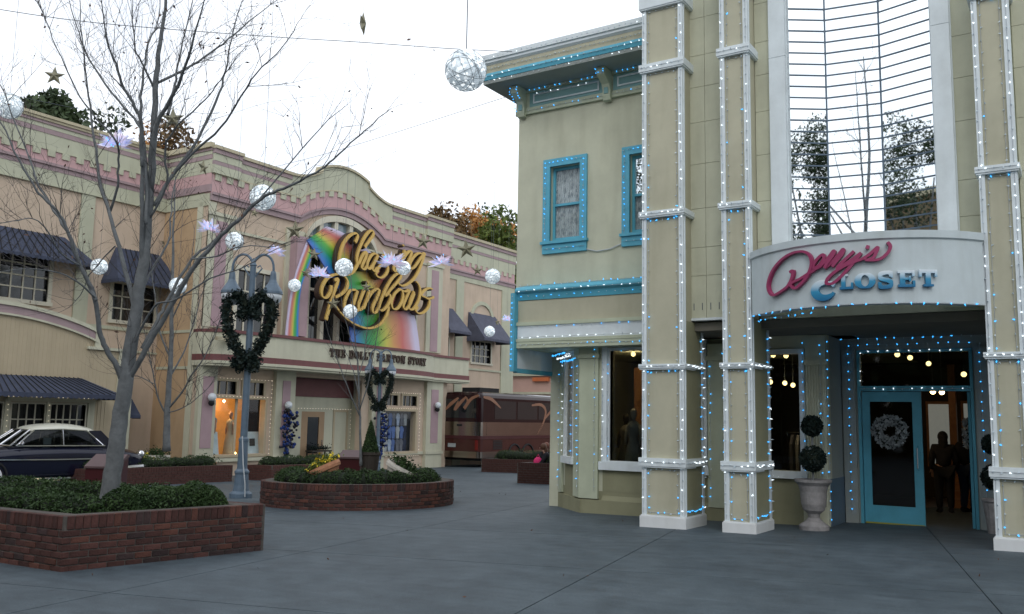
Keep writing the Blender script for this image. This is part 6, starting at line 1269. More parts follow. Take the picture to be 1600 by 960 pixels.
for k,(x,y,z) in enumerate(((-3.87,15.3,1.02),(-1.3,16.5,.85))):
    t=thing('ribbon_bow','white bow tied between the leaf balls of the '+('urn topiary' if k==0 else 'topiary behind the column'),'bow',(x,y,z),'white bows on the topiaries'); mb=MB()
    for q in range(16): a=rnd.uniform(0,6.28); d=V(math.cos(a),math.sin(a)*.6,rnd.uniform(-.9,.9)); s=d.cross(V(.2,.1,1)).normalized()*.03; c=V(x,y-.06,z); mb.add([c,c+d*.07+s,c+d*.14,c+d*.07-s],[(0,1,2,3)])
    mb.build('loop',M['silver'],t)
# white wreaths on the door glass
for lb,c,r in (('pale frosted wreath hanging on the closed teal door',V(-2.93,17.02,1.38),.27),('pale frosted wreath on the open door leaf',V(-1.72,17.66,1.38),.25)):
    t=thing('frosted_wreath',lb,'wreath',c,'frosted wreaths on the shop doors'); u=V(1,0,0) if r>.26 else V(0,1,0)
    pts=[c+u*r*.75*math.cos(R_(a))+V(0,0,r*.75*math.sin(R_(a))) for a in range(0,361,20)]
    garland('frosted_leaf',[(pts,.10)],.1,900,M['silver'],t,.04,9)
# ------------------------------------------------------------------ parked coach
bx,by=-23.95,34.6; bz=gz(bx,by+2)-.02; bl_=12.2; bw_=2.45
bus=thing('tour_bus','long maroon and steel touring coach parked behind the end pier, rear towards us','coach',(bx-bw_/2,by+bl_/2,bz))
def busring(z0,z1,m,name,out=0.,r=.22,top=False,x0=None,parent=None,slope=0.):
    X0,X1,Y0,Y1=bx-bw_-out,bx+out,by-out,by+bl_+out; pts=[]
    for cx,cy,a0 in ((X1-r,Y0+r,-90),(X1-r,Y1-r,0),(X0+r,Y1-r,90),(X0+r,Y0+r,180)):
        for k in range(6): a=R_(a0+90*k/5); pts.append((cx+r*math.cos(a),cy+r*math.sin(a)))
    n=len(pts); cx,cy=(X0+X1)/2,(Y0+Y1)/2
    def sh(p,s): return (p[0]-math.copysign(min(s,abs(p[0]-cx)),p[0]-cx),p[1]-math.copysign(min(s,abs(p[1]-cy)),p[1]-cy))
    lv=[(0,z0),(0,z1)] if not top else [(0,z0),(0,z1-.30),(.04,z1-.17),(.13,z1-.07),(.28,z1-.02),(.55,z1)]
    v=[];f=[]
    for s,z in lv: v+=[(*sh(p,s),z) for p in pts]
    for i in range(len(lv)-1): f+=[(i*n+k,i*n+(k+1)%n,(i+1)*n+(k+1)%n,(i+1)*n+k) for k in range(n)]
    f+=[tuple(range(n-1,-1,-1)),tuple((len(lv)-1)*n+k for k in range(n))]
    return MB().add(v,f).build(name,m,parent or bus,smooth=False)
Z=lambda z:z
busring(1.27,2.72,M['busdark'],'upper_body',top=True)
sb=busring(.93,1.269,M['bussteel'],'steel_belt',out=.015); busring(.62,.929,M['bussteel'],'steel_side',out=.01)
rb_=MB()
for k in range(7): z=.66+.085*k; rb_.fbox(frX(bx+.012),by+.5,by+bl_-.4,z,z+.03,0,.02); 
o=rb_.build('flute',M['bussteel'],bus); o['kind']='stuff'
busring(.47,.619,M['maroon'],'red_stripe',out=.02); busring(-.12,.469,M['busmar'],'lower_body',out=.005); busring(-.42,-.121,M['bussteel'],'bumper',out=.02)
MB().box(bx-bw_+.15,bx-.15,by+.3,by+bl_-.3,-.55,-.42).build('chassis',M['rubber'],bus)
MB().box(bx-1.75,bx-.7,by+.9,by+2.6,2.70,2.93).box(bx-1.6,bx-.85,by+.75,by+2.75,2.70,2.85).build('roof_unit',M['rubber'],bus)
for i in range(5):
    y0=by+1.2+i*2.05; MB().fbox(frX(bx+.002),y0,y0+1.9,1.42,2.30,0,.006).build('window',M['pane'],bus)
MB().fbox(frY(by-.001),bx-bw_+.25,bx-.25,1.45,2.35,0,.006).build('rear_window',M['pane'],bus)
for u in (-1.6,): MB().fbox(frY(by-.017),bx-1.35,bx-1.05,1.06,1.16,0,.01).build('badge',M['rubber'],bus)
pb=MB().fbox(frY(by-.006),bx-1.85,bx-1.4,.06,.24,0,.015).build('number_plate',M['silver'],bus)
for x in (bx-.22,bx-bw_+.12): MB().fbox(frY(by-.006),x-.05,x+.12,-.05,.42,0,.02).build('tail_light',mat('red_lens',(.16,.015,.012),.2,var=0),bus)
rgl=MB()
for k in range(6): rgl.fbox(frX(bx+.006),by+1.1,by+1.9,-.02+.075*k,.025+.075*k,0,.012)
rgl.build('engine_grille',M['rubber'],bus)
for (y,lab) in ((by+3.0,0),(by+4.25,0),(by+10.2,0)):
    c=V(bx-.14,y,gz(bx,y)+.50)
    w=MB(); w.tube([c-V(.15,0,0),c+V(.12,0,0)],.50,24); wo=w.build('wheel',M['rubber'],bus); 
    MB().tube([c+V(.121,0,0),c+V(.15,0,0)],[.30,.27],20).tube([c+V(.15,0,0),c+V(.2,0,0)],[.12,.09],12).build('rim',M['chrome'],wo)
    ar=[c+V(.165,math.cos(R_(a))*.58,math.sin(R_(a))*.58) for a in range(0,181,12)]; MB().tube(ar,.045,6).build('wheel_arch',M['rubber'],bus)
MB().tube([V(bx+.03,by+7.6,-.1),V(bx+.03,by+7.6,2.3)],.04,6).build('awning_arm',M['bussteel'],bus); MB().fbox(frX(bx+.02),by+6.9,by+9.6,2.22,2.34,0,.12).build('awning_roll',M['bussteel'],bus)
# painted swooshes (rear and side)
def swoosh(fr,strokes):
    for st in strokes:
        mb=MB(); ribbon(mb,smooth([Vector(p) for p in st],6),lambda t,u:.03+.14*math.sin(math.pi*min(1,.12+u*.85)),lambda a,b,d:FP(fr,a,b,d),.006,.012); mb.build('swoosh',M['swoosh'],bus)
x0=bx
swoosh(frY(by-.002),[[(x0-.1,2.52),(x0-.55,2.35),(x0-.95,1.9),(x0-.75,2.2),(x0-.85,2.45)],[(x0-.85,2.45),(x0-1.2,2.15),(x0-1.5,1.85),(x0-1.3,2.25)],[(x0-1.3,2.4),(x0-1.75,2.1),(x0-2.1,1.8)]])
swoosh(frX(bx+.006),[[(by+.2,2.45),(by+.9,2.35),(by+1.7,1.95)],[(by+4.6,2.15),(by+5.5,2.2),(by+6.0,1.9),(by+5.8,1.3),(by+5.2,.7)],[(by+5.8,1.4),(by+6.6,1.9),(by+7.0,2.05),(by+7.1,1.6)],[(by+7.1,1.55),(by+7.9,2.0),(by+8.6,2.2)]])

# ------------------------------------------------------------------ vintage two-tone car (nose towards the frame edge)
car=thing('vintage_car','vintage navy saloon with cream roof and whitewall tyres by the planter','car',(-24.4,13.95,gz(-24.4,14.3)),rz=R_(-8)); car.scale=(1,1,1.10)
def loft(st,m,name,parent,sub=2):
    # st: list of (y, [(x,z)...]) half sections, mirrored
    v=[];f=[];n=None
    for y,half in st:
        ring=[(x,z) for x,z in half]+[(-x,z) for x,z in half[::-1]]; n=len(ring); v+=[V(x,y,z) for x,z in ring]
    for i in range(len(st)-1): f+=[(i*n+k,(i+1)*n+k,(i+1)*n+(k+1)%n,i*n+(k+1)%n) for k in range(n)]
    f+=[tuple(range(n)),tuple((len(st)-1)*n+k for k in range(n-1,-1,-1))]
    o=MB().add(v,f).build(name,m,parent,local=True,smooth=True); s=o.modifiers.new('s','SUBSURF'); s.levels=s.render_levels=sub; return o
def sec(w,zb,zm,zt,wt): return [(.05,zb),(w*.8,zb),(w*.97,zb+.08),(w,zm-.12),(w*.985,zm),(wt,zt-.05),(wt*.75,zt),(.05,zt+.012)]
Lr=2.55;  # rear end at +y, nose at -y
body=[(-2.62,sec(.55,.42,.62,.74,.5)),(-2.5,sec(.80,.32,.72,.90,.66)),(-2.2,sec(.90,.26,.80,.97,.72)),(-1.5,sec(.93,.24,.84,1.02,.76)),(-.9,sec(.93,.24,.86,1.05,.80)),(0,sec(.93,.24,.86,1.04,.84)),(.9,sec(.93,.24,.86,1.03,.84)),(1.35,sec(.94,.24,.86,1.02,.80)),(1.8,sec(.95,.26,.86,1.0,.74)),(2.25,sec(.93,.30,.84,.93,.68)),(2.5,sec(.84,.36,.76,.82,.62)),(2.62,sec(.6,.44,.66,.72,.5))]
cb=loft(body,M['carnavy'],'body',car)
roof=[(-.62,[(.04,1.36),(.5,1.36),(.58,1.38),(.52,1.44),(.3,1.475),(.04,1.48)]),(-.4,[(.04,1.38),(.58,1.38),(.66,1.41),(.6,1.50),(.35,1.55),(.04,1.56)]),(.2,[(.04,1.4),(.6,1.4),(.69,1.43),(.62,1.54),(.36,1.60),(.04,1.61)]),(.85,[(.04,1.38),(.58,1.38),(.67,1.41),(.6,1.5),(.34,1.56),(.04,1.57)]),(1.3,[(.04,1.24),(.54,1.24),(.62,1.26),(.56,1.36),(.3,1.42),(.04,1.43)]),(1.55,[(.04,1.1),(.5,1.1),(.58,1.12),(.52,1.2),(.28,1.26),(.04,1.27)])]
loft(roof,M['carcream'],'roof',car)
for s in (1,-1): MB().add([V(s*.70,.98,1.02),V(s*.70,1.75,1.0),V(s*.60,1.30,1.42),V(s*.62,.95,1.42)],[(0,1,2,3)]).build('quarter_panel',M['carnavy'],car,local=True)
def gl(pts,name): 
    o=MB().add([V(*p) for p in pts],[tuple(range(len(pts)))]).build(name,M['carglass'],car,local=True); return o
for s in (1,-1):
    x=s
    gl([(x*.80,-.95,1.06),(x*.80,.18,1.06),(x*.665,.18,1.44),(x*.645,-.50,1.42)],'window'); gl([(x*.80,.24,1.06),(x*.80,1.12,1.06),(x*.70,1.05,1.22),(x*.665,.86,1.40),(x*.665,.24,1.44)],'window')
    ch=MB(); ch.tube([V(x*.815,-1.0,1.055),V(x*.815,.2,1.05),V(x*.815,1.35,1.04)],.018,5); ch.tube([V(x*.815,-1.0,1.055),V(x*.65,-.52,1.43),V(x*.68,.2,1.455),V(x*.67,.86,1.42),V(x*.71,1.12,1.22),V(x*.815,1.3,1.05)],.018,5); ch.tube([V(x*.81,.21,1.05),V(x*.675,.21,1.45)],.02,5)
    ch.tube([V(x*.80,-2.35,.80),V(x*.945,-1.5,.74),V(x*.95,0,.72),V(x*.955,.9,.72),V(x*.96,1.15,.72)],.022,5); ch.tube([V(x*.9,-1.3,.27),V(x*.925,1.1,.26)],.03,5); ch.tube([V(x*.955,1.15,.72),V(x*.965,1.3,.55),V(x*.965,1.35,.4)],.03,5)
    ch.tube([V(x*.95,1.9,.48),V(x*.90,2.45,.5),V(x*.70,2.70,.5),V(0,2.76,.5)],.055,6); ch.tube([V(x*.85,-2.4,.48),V(x*.6,-2.72,.48),V(0,-2.78,.48)],.06,6)
    ch.build('chrome_trim',M['chrome'],car,local=True)
    MB().sphere((x*.74,2.46,.80),.10,10,8,(.8,1,1.1)).build('tail_light',M['chrome'],car,local=True,smooth=True); MB().sphere((x*.70,-2.52,.76),.13,12,8).build('headlight',M['globe'],car,local=True,smooth=True)
    MB().sphere((x*.86,-.86,1.12),.06,8,6,(1,.5,.8)).build('mirror',M['chrome'],car,local=True)
    for yy in (-1.58,1.52):
        c=V(x*.80,yy,.33); w=MB().tube([c-V(x*.10,0,0),c-V(x*.07,0,0),c+V(x*.09,0,0),c+V(x*.11,0,0)],[.29,.33,.33,.29],28).build('wheel',M['rubber'],car,local=True)
        MB().tube([c+V(x*.111,0,0),c+V(x*.122,0,0)],[.27,.25],28).build('whitewall',M['white'],w,local=True); MB().tube([c+V(x*.123,0,0),c+V(x*.15,0,0),c+V(x*.165,0,0)],[.17,.14,.05],20).build('hubcap',M['chrome'],w,local=True)
    MB().tube([V(x*.945,1.52+.37*math.cos(R_(a)),.33+.37*math.sin(R_(a))) for a in range(0,181,12)],.03,5).tube([V(x*.935,-1.58+.37*math.cos(R_(a)),.33+.37*math.sin(R_(a))) for a in range(0,181,12)],.03,5).build('wheel_arch',M['rubber'],car,local=True)
gl([(-.74,-1.12,1.06),(.74,-1.12,1.06),(.56,-.60,1.42),(-.56,-.60,1.42)],'windscreen'); gl([(.62,1.86,1.0),(-.62,1.86,1.0),(-.5,1.42,1.28),(.5,1.42,1.28)],'rear_window')
MB().tube([V(0,-1.13,1.06),V(0,-.61,1.43)],.02,5).tube([V(-.74,-1.13,1.06),V(-.57,-.61,1.43),V(.57,-.61,1.43),V(.74,-1.13,1.06),V(-.74,-1.13,1.06)],.02,5).build('windscreen_trim',M['chrome'],car,local=True)
MB().box(-.62,.62,-.3,.1,.6,1.12).box(-.62,.62,.75,1.05,.6,1.15).build('seat',M['darkwood'],car,local=True)
pp=MB().box(.60,.63,-.25,-.05,1.08,1.24).build('paper_sign',M['poster'],car,local=True)

# ------------------------------------------------------------------ small street things
def cabinet(label,x,y,zb,w,d,h,yaw,scale=1):
    t=thing('display_cabinet',label,'cabinet',(x,y,zb),'maroon cabinets with pale sloping tops',rz=yaw)
    MB().prism((V(-w/2,0,0),V(0,1,0),V(1,0,0)),[(-d/2,0),(d/2,0),(d/2,h),(-d/2,h*.80)],0,w).build('body',M['maroon'],t,local=True)
    MB().prism((V(-w/2-.02,0,0),V(0,1,0),V(1,0,0)),[(-d/2-.03,h*.80),(d/2,h+.01),(d/2,h+.05),(d/2-.1,h+.06),(-d/2-.03,h*.80+.04)],0,w+.04).build('sloping_top',M['pmauve'],t,local=True)
    MB().box(-w/2-.012,w/2+.012,-d/2-.012,d/2+.012,h*.36,h*.39).build('trim_strip',M['chrome'],t,local=True)
    return t
cabinet('maroon cabinet with pale sloping top between the car and the big tree',-16.72,10.92,gz(-16.75,10.85),.60,.6,1.0,R_(35))
cabinet('maroon cabinet with pale sloping top rising behind the tilted terracotta bowl',-14.35,15.55,gz(-14.35,15.55)+.44,.50,.42,.64,R_(25))
def flowers(parent,P,m,s,seed,name='flower'): o=leafcloud(name,P,s,m,parent,seed=seed); o['kind']='stuff'; return o
def bowl(label,c,r,h,m,axis,flow,seed,yes=True,group='flower bowls'):
    t=thing('flower_bowl',label,'planter bowl',c,group); q=V(0,0,1).rotation_difference(Vector(axis).normalized())
    mb=MB().lathe((0,0,0),[(r*.55,0),(r*.72,h*.35),(r*.86,h*.62),(r*.98,h*.66),(r*1.02,h*.82),(r,h),(r*.9,h),(r*.86,h*.82)],24)
    mb.v=[q@p+Vector(c) for p in mb.v]; mb.build('bowl',m,t)
    sb=MB().lathe((0,0,0),[(r*.86,h*.8),(r*.4,h*.86)],20); sb.v=[q@p+Vector(c) for p in sb.v]; sb.build('soil',M['soil'],t)
    rg=np.random.default_rng(seed); n=500; P=np.stack([rg.normal(0,r*.42,n),rg.normal(0,r*.42,n),h+np.abs(rg.normal(0,r*.25,n))],1); P=[tuple(q@Vector(p)+Vector(c)) for p in P]
    o=flowers(t,P[:330],M['conifer2'] if flow else M['hedge'],.05,seed,'leaf')
    if flow: flowers(t,[p if True else p for p in P[330:]],flow,.045,seed+1)
    return t
rz=lambda x,y:gz(x,y)+.46
bowl('tilted terracotta bowl with yellow flowers on the round planter',(-13.38,13.83,.10),.36,.36,M['terra'],(-.36,-.23,.9),M['yellow'],21)
bowl('tilted pale stone bowl with greenery on the round planter',(-12.45,14.85,.12),.36,.34,M['stonepot'],(.38,.25,.9),None,22)
bowl('pale bowl with yellow flowers in front of the orange wall',(-25.6,17.95,gz(-25.6,18)+.15),.45,.42,M['stonepot'],(0,0,1),M['yellow'],23)
bowl('second pale bowl raised behind the yellow flowered one',(-26.2,18.9,gz(-26.2,18.9)+.35),.42,.42,M['stonepot'],(0,0,1),None,24)
bowl('terracotta bowl of low greenery by the first pink pier',(-25.2,20.0,gz(-25.2,20)+.12),.42,.42,M['terra'],(0,0,1),None,25)
# clipped cone in a dark pot behind the round planter
x,y=-13.34,15.02; z=gz(x,y)+.44; t=thing('cone_topiary','clipped green cone in a dark pot on the round planter beside the lamp post','topiary',(x,y,z))
MB().lathe((x,y,z),[(.14,-.02),(.16,.1),(.21,.60),(.23,.62),(.23,.68),(.19,.68)],18).build('pot',M['darkwood'],t)
rg=np.random.default_rng(5); n=2600; hh=.74*(1-np.sqrt(rg.uniform(0,1,n))); a=rg.uniform(0,6.28,n); rr_=.19*(1-hh/.78)*rg.uniform(.85,1.08,n)
MB().lathe((x,y,z+.66),[(.17,0),(.09,.38),(.01,.7)],14).build('cone_core',M['hedgecore'],t); leafcloud('foliage',np.stack([x+rr_*np.cos(a),y+rr_*np.sin(a),z+.66+hh],1),.022,M['hedge'],t)
# loose stones and small flower pot on the round planter
for k,(x,y,s,m,lb) in enumerate(((-13.6,14.75,.16,'stonepot','rounded pale stone on the round planter beside the slender tree'),(-13.35,14.9,.12,'stonepot','small pale stone lying next to the rounded one on the round planter'))):
    t=thing('stone',lb,'stone',(x,y,rz(x,y)),'pale stones on the round planter'); MB().sphere((x,y,rz(x,y)+s*.5),s,10,7,(1.1,.9,.7)).build('rock',M[m],t,smooth=True)
# teardrop swags of blue baubles by the museum entry
for k,(u,lb) in enumerate(((24.15,'teardrop swag of blue baubles hanging on the pier beside the recessed door'),(29.55,'teardrop swag of blue baubles behind the distant lamp post'))):
    t=thing('bauble_swag',lb,'swag',FP(FC,u,1.6,.3),'blue bauble swags on the museum piers'); rg=random.Random(k); m1=MB();m2=MB()
    for i in range(150):
        f=rg.random(); zz=1.6-2.0*f; w=.52*math.sin(math.pi*min(1,.18+f*.85))**.8*(1-f*.45)
        (m1 if rg.random()<.62 else m2).sphere(FP(FC,u+rg.gauss(0,.5)*w,zz,.30+abs(rg.gauss(0,.3))*w),rg.uniform(.04,.075),7,5)
    m1.build('blue_bauble',M['blueb'],t)['kind']='stuff'; m2.build('dark_bauble',M['carnavy'],t)['kind']='stuff'
    MB().sphere(FP(FC,u,1.66,.3),.09,8,6).build('ribbon_knot',M['silver'],t)
# table of baubles beside the museum door
t=thing('console_table','dark console table with greenery in front of the recessed door','table',(-26.3,26.5,gz(-26.3,26.5)+.05)); z=gz(-26.9,25.65)
MB().box(-26.5,-26.1,25.95,27.05,z+.80,z+.86).build('table_top',M['darkwood'],t)
for q in ((-26.45,26.0),(-26.15,26.0),(-26.45,27.0),(-26.15,27.0)): MB().box(q[0]-.025,q[0]+.025,q[1]-.025,q[1]+.025,z-.05,z+.80).build('leg',M['darkwood'],t)
rg=np.random.default_rng(8); flowers(t,np.stack([rg.normal(-26.3,.1,300),rg.uniform(25.95,27.05,300),z+.9+np.abs(rg.normal(0,.07,300))],1),M['wreath'],.05,2,'leaf')

# ------------------------------------------------------------------ window displays
def dressform(label,x,y,zb,h,m,m2,group='dressed shop mannequins'):
    t=thing('mannequin',label,'mannequin',(x,y,zb),group); s=h/1.65
    MB().lathe((x,y,zb),[(.26*s,.0),(.25*s,.1),(.22*s,.5*s),(.17*s,.78*s),(.125*s,.95*s),(.14*s,1.1*s),(.17*s,1.25*s),(.165*s,1.34*s),(.09*s,1.42*s),(.05*s,1.45*s)],16).build('dress',m,t,smooth=True)
    b=MB().lathe((x,y,zb),[(.05*s,1.44*s),(.045*s,1.50*s),(.07*s,1.54*s),(.085*s,1.62*s),(.075*s,1.70*s),(.03*s,1.75*s)],12)
    for sg in (-1,1): b.tube([V(x+sg*.16*s,y,zb+1.33*s),V(x+sg*.21*s,y-.02,zb+1.05*s),V(x+sg*.20*s,y-.05,zb+.82*s)],[.05*s,.042*s,.03*s],7)
    b.build('torso',m2,t,smooth=True); return t
dressform('mannequin in a pale grey dress in the sage shop bay window',-7.72,16.62,.35,1.30,M['silver'],M['stonepot'])
dressform('mannequin in a dull beige top deeper in the sage shop bay window',-8.05,16.95,.30,1.25,mat('dull_beige',(.18,.16,.13),.8),M['darkwood'])
dressform('mannequin with a teal skirt in the lit museum show window',-26.55,21.35,-.05,1.6,mat('teal_skirt',(.04,.22,.32),.7),M['skin'])
dressform('mannequin in cream in the lit museum show window',-26.7,22.3,-.05,1.5,mat('cream_top',(.5,.42,.3),.7),M['skin'])
for k,(u,w,h,lb) in enumerate(((20.95,.5,.85,'pale leaning board beside the teal skirted mannequin'),(22.75,.75,.85,'pale leaning poster with a small portrait in the lit show window'))):
    t=thing('display_board',lb,'poster',(-26.25,u,-.05),'boards in the lit show window'); MB().add([(-26.22,u,-.05),(-26.22,u+w,-.05),(-26.38,u+w*1.02,h-.05),(-26.38,u+.05,h-.05),(-26.25,u,-.05),(-26.25,u+w,-.05),(-26.41,u+w*1.02,h-.05),(-26.41,u+.05,h-.05)],[(0,1,2,3),(7,6,5,4),(0,4,5,1),(1,5,6,2),(2,6,7,3),(3,7,4,0)]).build('board',M['poster'],t)
    if k: MB().add([(-26.262,u+.12,.28),(-26.262,u+.38,.28),(-26.30,u+.38,.55),(-26.30,u+.12,.55)],[(0,1,2,3)]).build('portrait',M['darkwood'],t)
t=thing('window_lamp','small lit lamp on the floor of the museum show window','lamp',(-26.3,22.2,.0)); MB().sphere((-26.25,22.2,.03),.04,8,6).build('lit_bulb',M['LWW'],t)
# blue clothes hung in the second show window
t=thing('clothes_display','rows of blue and grey garments filling the second museum show window','clothes',(-26.6,31.1,.0)); rgm=random.Random(3)
gm=[mat('cloth_%s'%n,c,.85,var=.3,vs=5) for n,c in (('blue',(.10,.16,.38)),('pale',(.38,.43,.55)),('navy',(.02,.025,.06)),('grey',(.14,.14,.17)),('white',(.4,.4,.42)))]
for r in range(3):
    for i in range(8):
        u=30.1+i*.27; z=1.05-.58*r; mb=MB(); f=frX(-26.36-.05*rgm.random()); w=.11; mb.prism(f,[(u-w*.8,z),(u+w*.8,z),(u+w,z+.35),(u+w*1.3,z+.30),(u+w*1.1,z+.48),(u+w*.4,z+.55),(u-w*.4,z+.55),(u-w*1.1,z+.48),(u-w*1.3,z+.30),(u-w,z+.35)],0,.05); mb.build('garment',rgm.choice(gm),t)
MB().fbox(frX(-26.46),29.95,32.3,-.2,1.75,0,.02).build('display_backing',M['darkwood'],t)
# racks of clothes inside the sage shop
for k,(x,y,lb) in enumerate(((-4.75,19.2,'rail of dark clothes seen through the window beside the urn'),)):
    t=thing('clothes_rail',lb,'clothes rail',(x,y,-.3),'clothes rails inside the shop'); mb=MB(); mb.tube([V(x-.6,y,-.3),V(x-.6,y,1.3),V(x+.6,y,1.3),V(x+.6,y,-.3)],.02,5); mb.build('rail',M['chrome'],t)
    for i in range(9): u=x-.5+i*.125; f=(V(u,y,0),V(0,1,0),V(1,0,0)); MB().prism(f,[(-.2,.25),(.2,.25),(.22,1.05),(.08,1.25),(-.08,1.25),(-.22,1.05)],0,.06).build('garment',rgm.choice(gm),t)

# ------------------------------------------------------------------ far pink building in the gap
fb=thing('pink_building','far pale pink building glimpsed under the shop overhang','building',(-31,58,gz(-31,58)))
F2=frY(50.0)
MB().fbox(F2,-50,-12,-2,4.25,-6,0).build('wall',mat('far_pink',(.50,.33,.28),.85,var=.06),fb)
MB().fbox(F2,-50,-12,3.05,3.2,.0,.15).fbox(F2,-50,-12,4.25,4.45,-6.1,.2).build('cornice',M['lgreen'],fb)
MB().fbox(F2,-30.4,-29.2,3.9,4.15,0,.2).build('orange_sign_board',mat('orange_board',(.50,.14,.05),.7),fb)
MB().fbox(F2,-29.9,-26,1.9,2.9,0,.06).build('dark_window',M['pane'],fb)
t=thing('white_dome','small white domed awning in front of the far pink building','awning',(-24,52,2.2)); MB().sphere(atdir(823,52)+V(0,0,2.2),1.0,14,8,(1,.7,.75)).build('dome',M['white'],t,smooth=True); t.location=(0,0,0)
# ------------------------------------------------------------------ people
def skin(name,joints,edges,m,parent,root=0,sub=1):
    names=list(joints); me=bpy.data.meshes.new(name); o0=WL[parent.name]
    me.from_pydata([tuple(Vector(joints[k][0])-o0) for k in names],[(names.index(a),names.index(b)) for a,b in edges],[]); me.materials.append(m)
    o=bpy.data.objects.new(name,me); place(o,parent,o0)
    md=o.modifiers.new('skin','SKIN'); md.use_smooth_shade=True
    if not me.skin_vertices: me.attributes if False else None
    sv=me.skin_vertices[0].data if me.skin_vertices else None
    if sv is None:
        bm=bmesh.new(); bm.from_mesh(me); bm.verts.layers.skin.verify(); bm.to_mesh(me); bm.free(); sv=me.skin_vertices[0].data
    for i,k in enumerate(names): r=joints[k][1]; sv[i].radius=(r,r); sv[i].use_root=(i==root)
    s=o.modifiers.new('sub','SUBSURF'); s.levels=s.render_levels=sub; return o
def person(label,base,yaw,pose,top,legs,hair,long_hair=False,group=None):
    b=Vector(base); t=thing('person',label,'person',b,group); fx_=V(-math.sin(yaw),math.cos(yaw),0); rx=V(math.cos(yaw),math.sin(yaw),0)
    def P(r,f,u): return b+rx*r+fx_*f+V(0,0,u)
    J=pose
    pts={k:(P(*v[0]),v[1]) for k,v in J.items()}
    E=[('pelvis','waist'),('waist','chest'),('chest','neck'),('neck','head'),('head','crown')]
    for s in 'LR':
        E+=[('chest','sh'+s),('sh'+s,'el'+s),('el'+s,'wr'+s),('wr'+s,'palm'+s),('pelvis','hip'+s),('hip'+s,'kn'+s),('kn'+s,'an'+s),('an'+s,'toe'+s)]
        w=pts['wr'+s][0]; pa=pts['palm'+s][0]; d=(pa-w).normalized(); sd=d.cross(V(0,0,1)); sd=sd.normalized() if sd.length>.1 else rx
        for k,(o,l) in enumerate(((-.027,.070),(-.009,.082),(.009,.077),(.027,.060))):
            q=pa+d*.03+sd*o; pts['f%d%s'%(k,s)]=(q,.010); pts['g%d%s'%(k,s)]=(q+d*l*.9+V(0,0,-.02),.008); E+=[('palm'+s,'f%d%s'%(k,s)),('f%d%s'%(k,s),'g%d%s'%(k,s))]
        pts['th'+s]=(w+d*.05-sd*.045,.011); pts['tt'+s]=(w+d*.09-sd*.06,.009); E+=[('wr'+s,'th'+s),('th'+s,'tt'+s)]
    skin('body',pts,E,M['skin'],t)
    c=['pelvis','waist','chest','shL','shR','elL','elR','wrL','wrR']; tp={k:(pts[k][0],pts[k][1]*1.22+.022) for k in c}
    skin('top',tp,[e for e in E if e[0] in c and e[1] in c],top,t)
    c=['pelvis','hipL','hipR','knL','knR','anL','anR']; tp={k:(pts[k][0],pts[k][1]*1.16+.018) for k in c}
    skin('trousers',tp,[e for e in E if e[0] in c and e[1] in c],legs,t)
    for s in 'LR': a,q=pts['an'+s][0],pts['toe'+s][0]; MB().tube([a+V(0,0,-.02)-(q-a).normalized()*.05,a.lerp(q,.5),q+(q-a).normalized()*.05],[.055,.05,.04],8).build('shoe',M['dark'],t)
    h=pts['head'][0]; cr=pts['crown'][0]; m=h.lerp(cr,.5)
    hb=MB().sphere(m-fx_*.022+V(0,0,.018),.108,12,9,(.95,1.0,1.12))
    if long_hair: hb.sphere(m-fx_*.07-V(0,0,.10),.10,10,8,(.95,.7,1.7))
    hb.build('hair',hair,t,smooth=True)
    MB().sphere(m+fx_*.10-V(0,0,.02),.016,6,5,(1,1,1.4)).build('nose',M['skin'],t,smooth=True)
    ey=MB(); 
    for s in (-1,1): ey.sphere(m+fx_*.092+rx*.033*s+V(0,0,.008),.010,6,5)
    ey.build('eyes',M['dark'],t); MB().tube([m+fx_*.092-rx*.022-V(0,0,.062),m+fx_*.098-V(0,0,.064),m+fx_*.092+rx*.022-V(0,0,.062)],.006,5).build('mouth',mat('lips',(.30,.09,.08),.5,var=0),t)
    return t
def standpose(h=1.7,arm=0.):
    s=h/1.72
    d={'pelvis':((0,0,.95*s),.13*s),'waist':((0,.01,1.12*s),.115*s),'chest':((0,0,1.33*s),.13*s),'neck':((0,.01,1.48*s),.052*s),'head':((0,.03,1.56*s),.075*s),'crown':((0,.025,1.66*s),.082*s)}
    for q,s_ in ((-1,'L'),(1,'R')):
        d.update({'sh'+s_:((q*.18*s,0,1.40*s),.058*s),'el'+s_:((q*.24*s,-.02,1.12*s),.042*s),'wr'+s_:((q*(.22-arm)*s,.14+arm,.92*s+arm),.029*s),'palm'+s_:((q*(.21-arm)*s,.19+arm,.85*s+arm),.034*s),'hip'+s_:((q*.10*s,0,.90*s),.10*s),'kn'+s_:((q*.11*s,.03,.49*s),.062*s),'an'+s_:((q*.11*s,-.02,.09*s),.042*s),'toe'+s_:((q*.13*s,.14,.04*s),.035*s)})
    return d
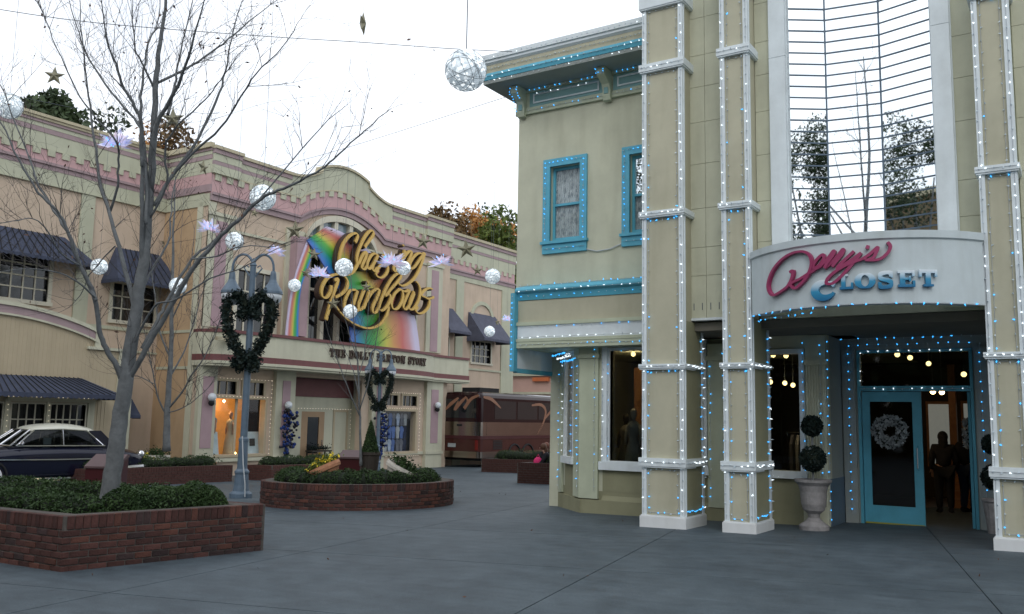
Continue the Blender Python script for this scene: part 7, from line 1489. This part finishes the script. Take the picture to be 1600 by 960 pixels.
def sitpose(lean=.1,reach=.0,s=1.):
    d={'pelvis':((0,0,.50*s),.14*s),'waist':((0,.04+lean*.3,.68*s),.125*s),'chest':((0,.06+lean,.90*s),.135*s),'neck':((0,.09+lean*1.2,1.06*s),.052*s),'head':((0,.13+lean*1.3,1.14*s),.075*s),'crown':((0,.14+lean*1.3,1.24*s),.082*s)}
    for q,s_ in ((-1,'L'),(1,'R')):
        d.update({'sh'+s_:((q*.18*s,.05+lean,.97*s),.058*s),'el'+s_:((q*.25*s,.14+lean,.72*s),.042*s),'wr'+s_:((q*.15*s,.38+reach,.62*s),.029*s),'palm'+s_:((q*.13*s,.46+reach,.60*s),.034*s),'hip'+s_:((q*.11*s,.04,.49*s),.10*s),'kn'+s_:((q*.13*s,.47,.50*s),.066*s),'an'+s_:((q*.13*s,.45,.09*s),.042*s),'toe'+s_:((q*.14*s,.62,.04*s),.035*s)})
    return d
def seat(x,y,label): 
    z=gz(x,y); t=thing('bench',label,'bench',(x,y,z)); MB().box(x-.9,x+.9,y-.22,y+.22,z+.36,z+.42).build('seat',M['darkwood'],t)
    for q in (-.75,.75): MB().box(x+q-.05,x+q+.05,y-.18,y+.18,z-.05,z+.36).build('leg',M['rubber'],t)
pA=atdir(843,29.6); pB=atdir(864,29.2)
seat((pA.x+pB.x)/2,(pA.y+pB.y)/2,'low dark bench under the seated people beyond the corner planter')
person('seated person in a black jacket with reddish hair, leaning towards a companion',(pA.x,pA.y,gz(pA.x,pA.y)-.02),R_(-70),sitpose(.14,.05,1.0),M['dark'],M['denim'],mat('reddish_hair',(.17,.06,.035),.6))
person('seated person with dark hair holding a hot pink bag beside the shop corner',(pB.x,pB.y,gz(pB.x,pB.y)-.02),R_(115),sitpose(.10,.0,.97),M['dark'],M['dark'],M['hair'],long_hair=True)
q=Vector((pB.x,pB.y,gz(pB.x,pB.y)))+V(-math.sin(R_(115)),math.cos(R_(115)),0)*.42+V(0,0,.58)
t=thing('pink_bag','hot pink bag on the lap of the seated dark haired person','bag',q); MB().sphere(q+V(0,0,.08),.16,12,8,(1,.8,1)).build('bag_body',M['pinkc'],t,smooth=True); MB().tube([q+V(-.08,0,.2),q+V(0,0,.32),q+V(.08,0,.2)],.012,5).build('handle',M['pinkc'],t)
person('long haired person in black standing just inside the open shop doorway',(-2.52,20.6,-.3),R_(10),standpose(1.66),M['dark'],M['dark'],M['dark'],long_hair=True)
person('person in a dark coat and cap deeper inside the open shop doorway',(-2.12,21.0,-.3),R_(-30),standpose(1.72,.06),M['dark'],M['denim'],M['dark'])
# fallen leaves on the paving
rg=np.random.default_rng(2); n=70; px=rg.uniform(-16,2,n); py=rg.uniform(4,20,n)
lf=leafcloud('fallen_leaves',[(a,b,gz(a,b)+.012) for a,b in zip(px,py)],.022,M['dryleaf'],None,seed=4); tag(lf,None,None,None,'stuff')
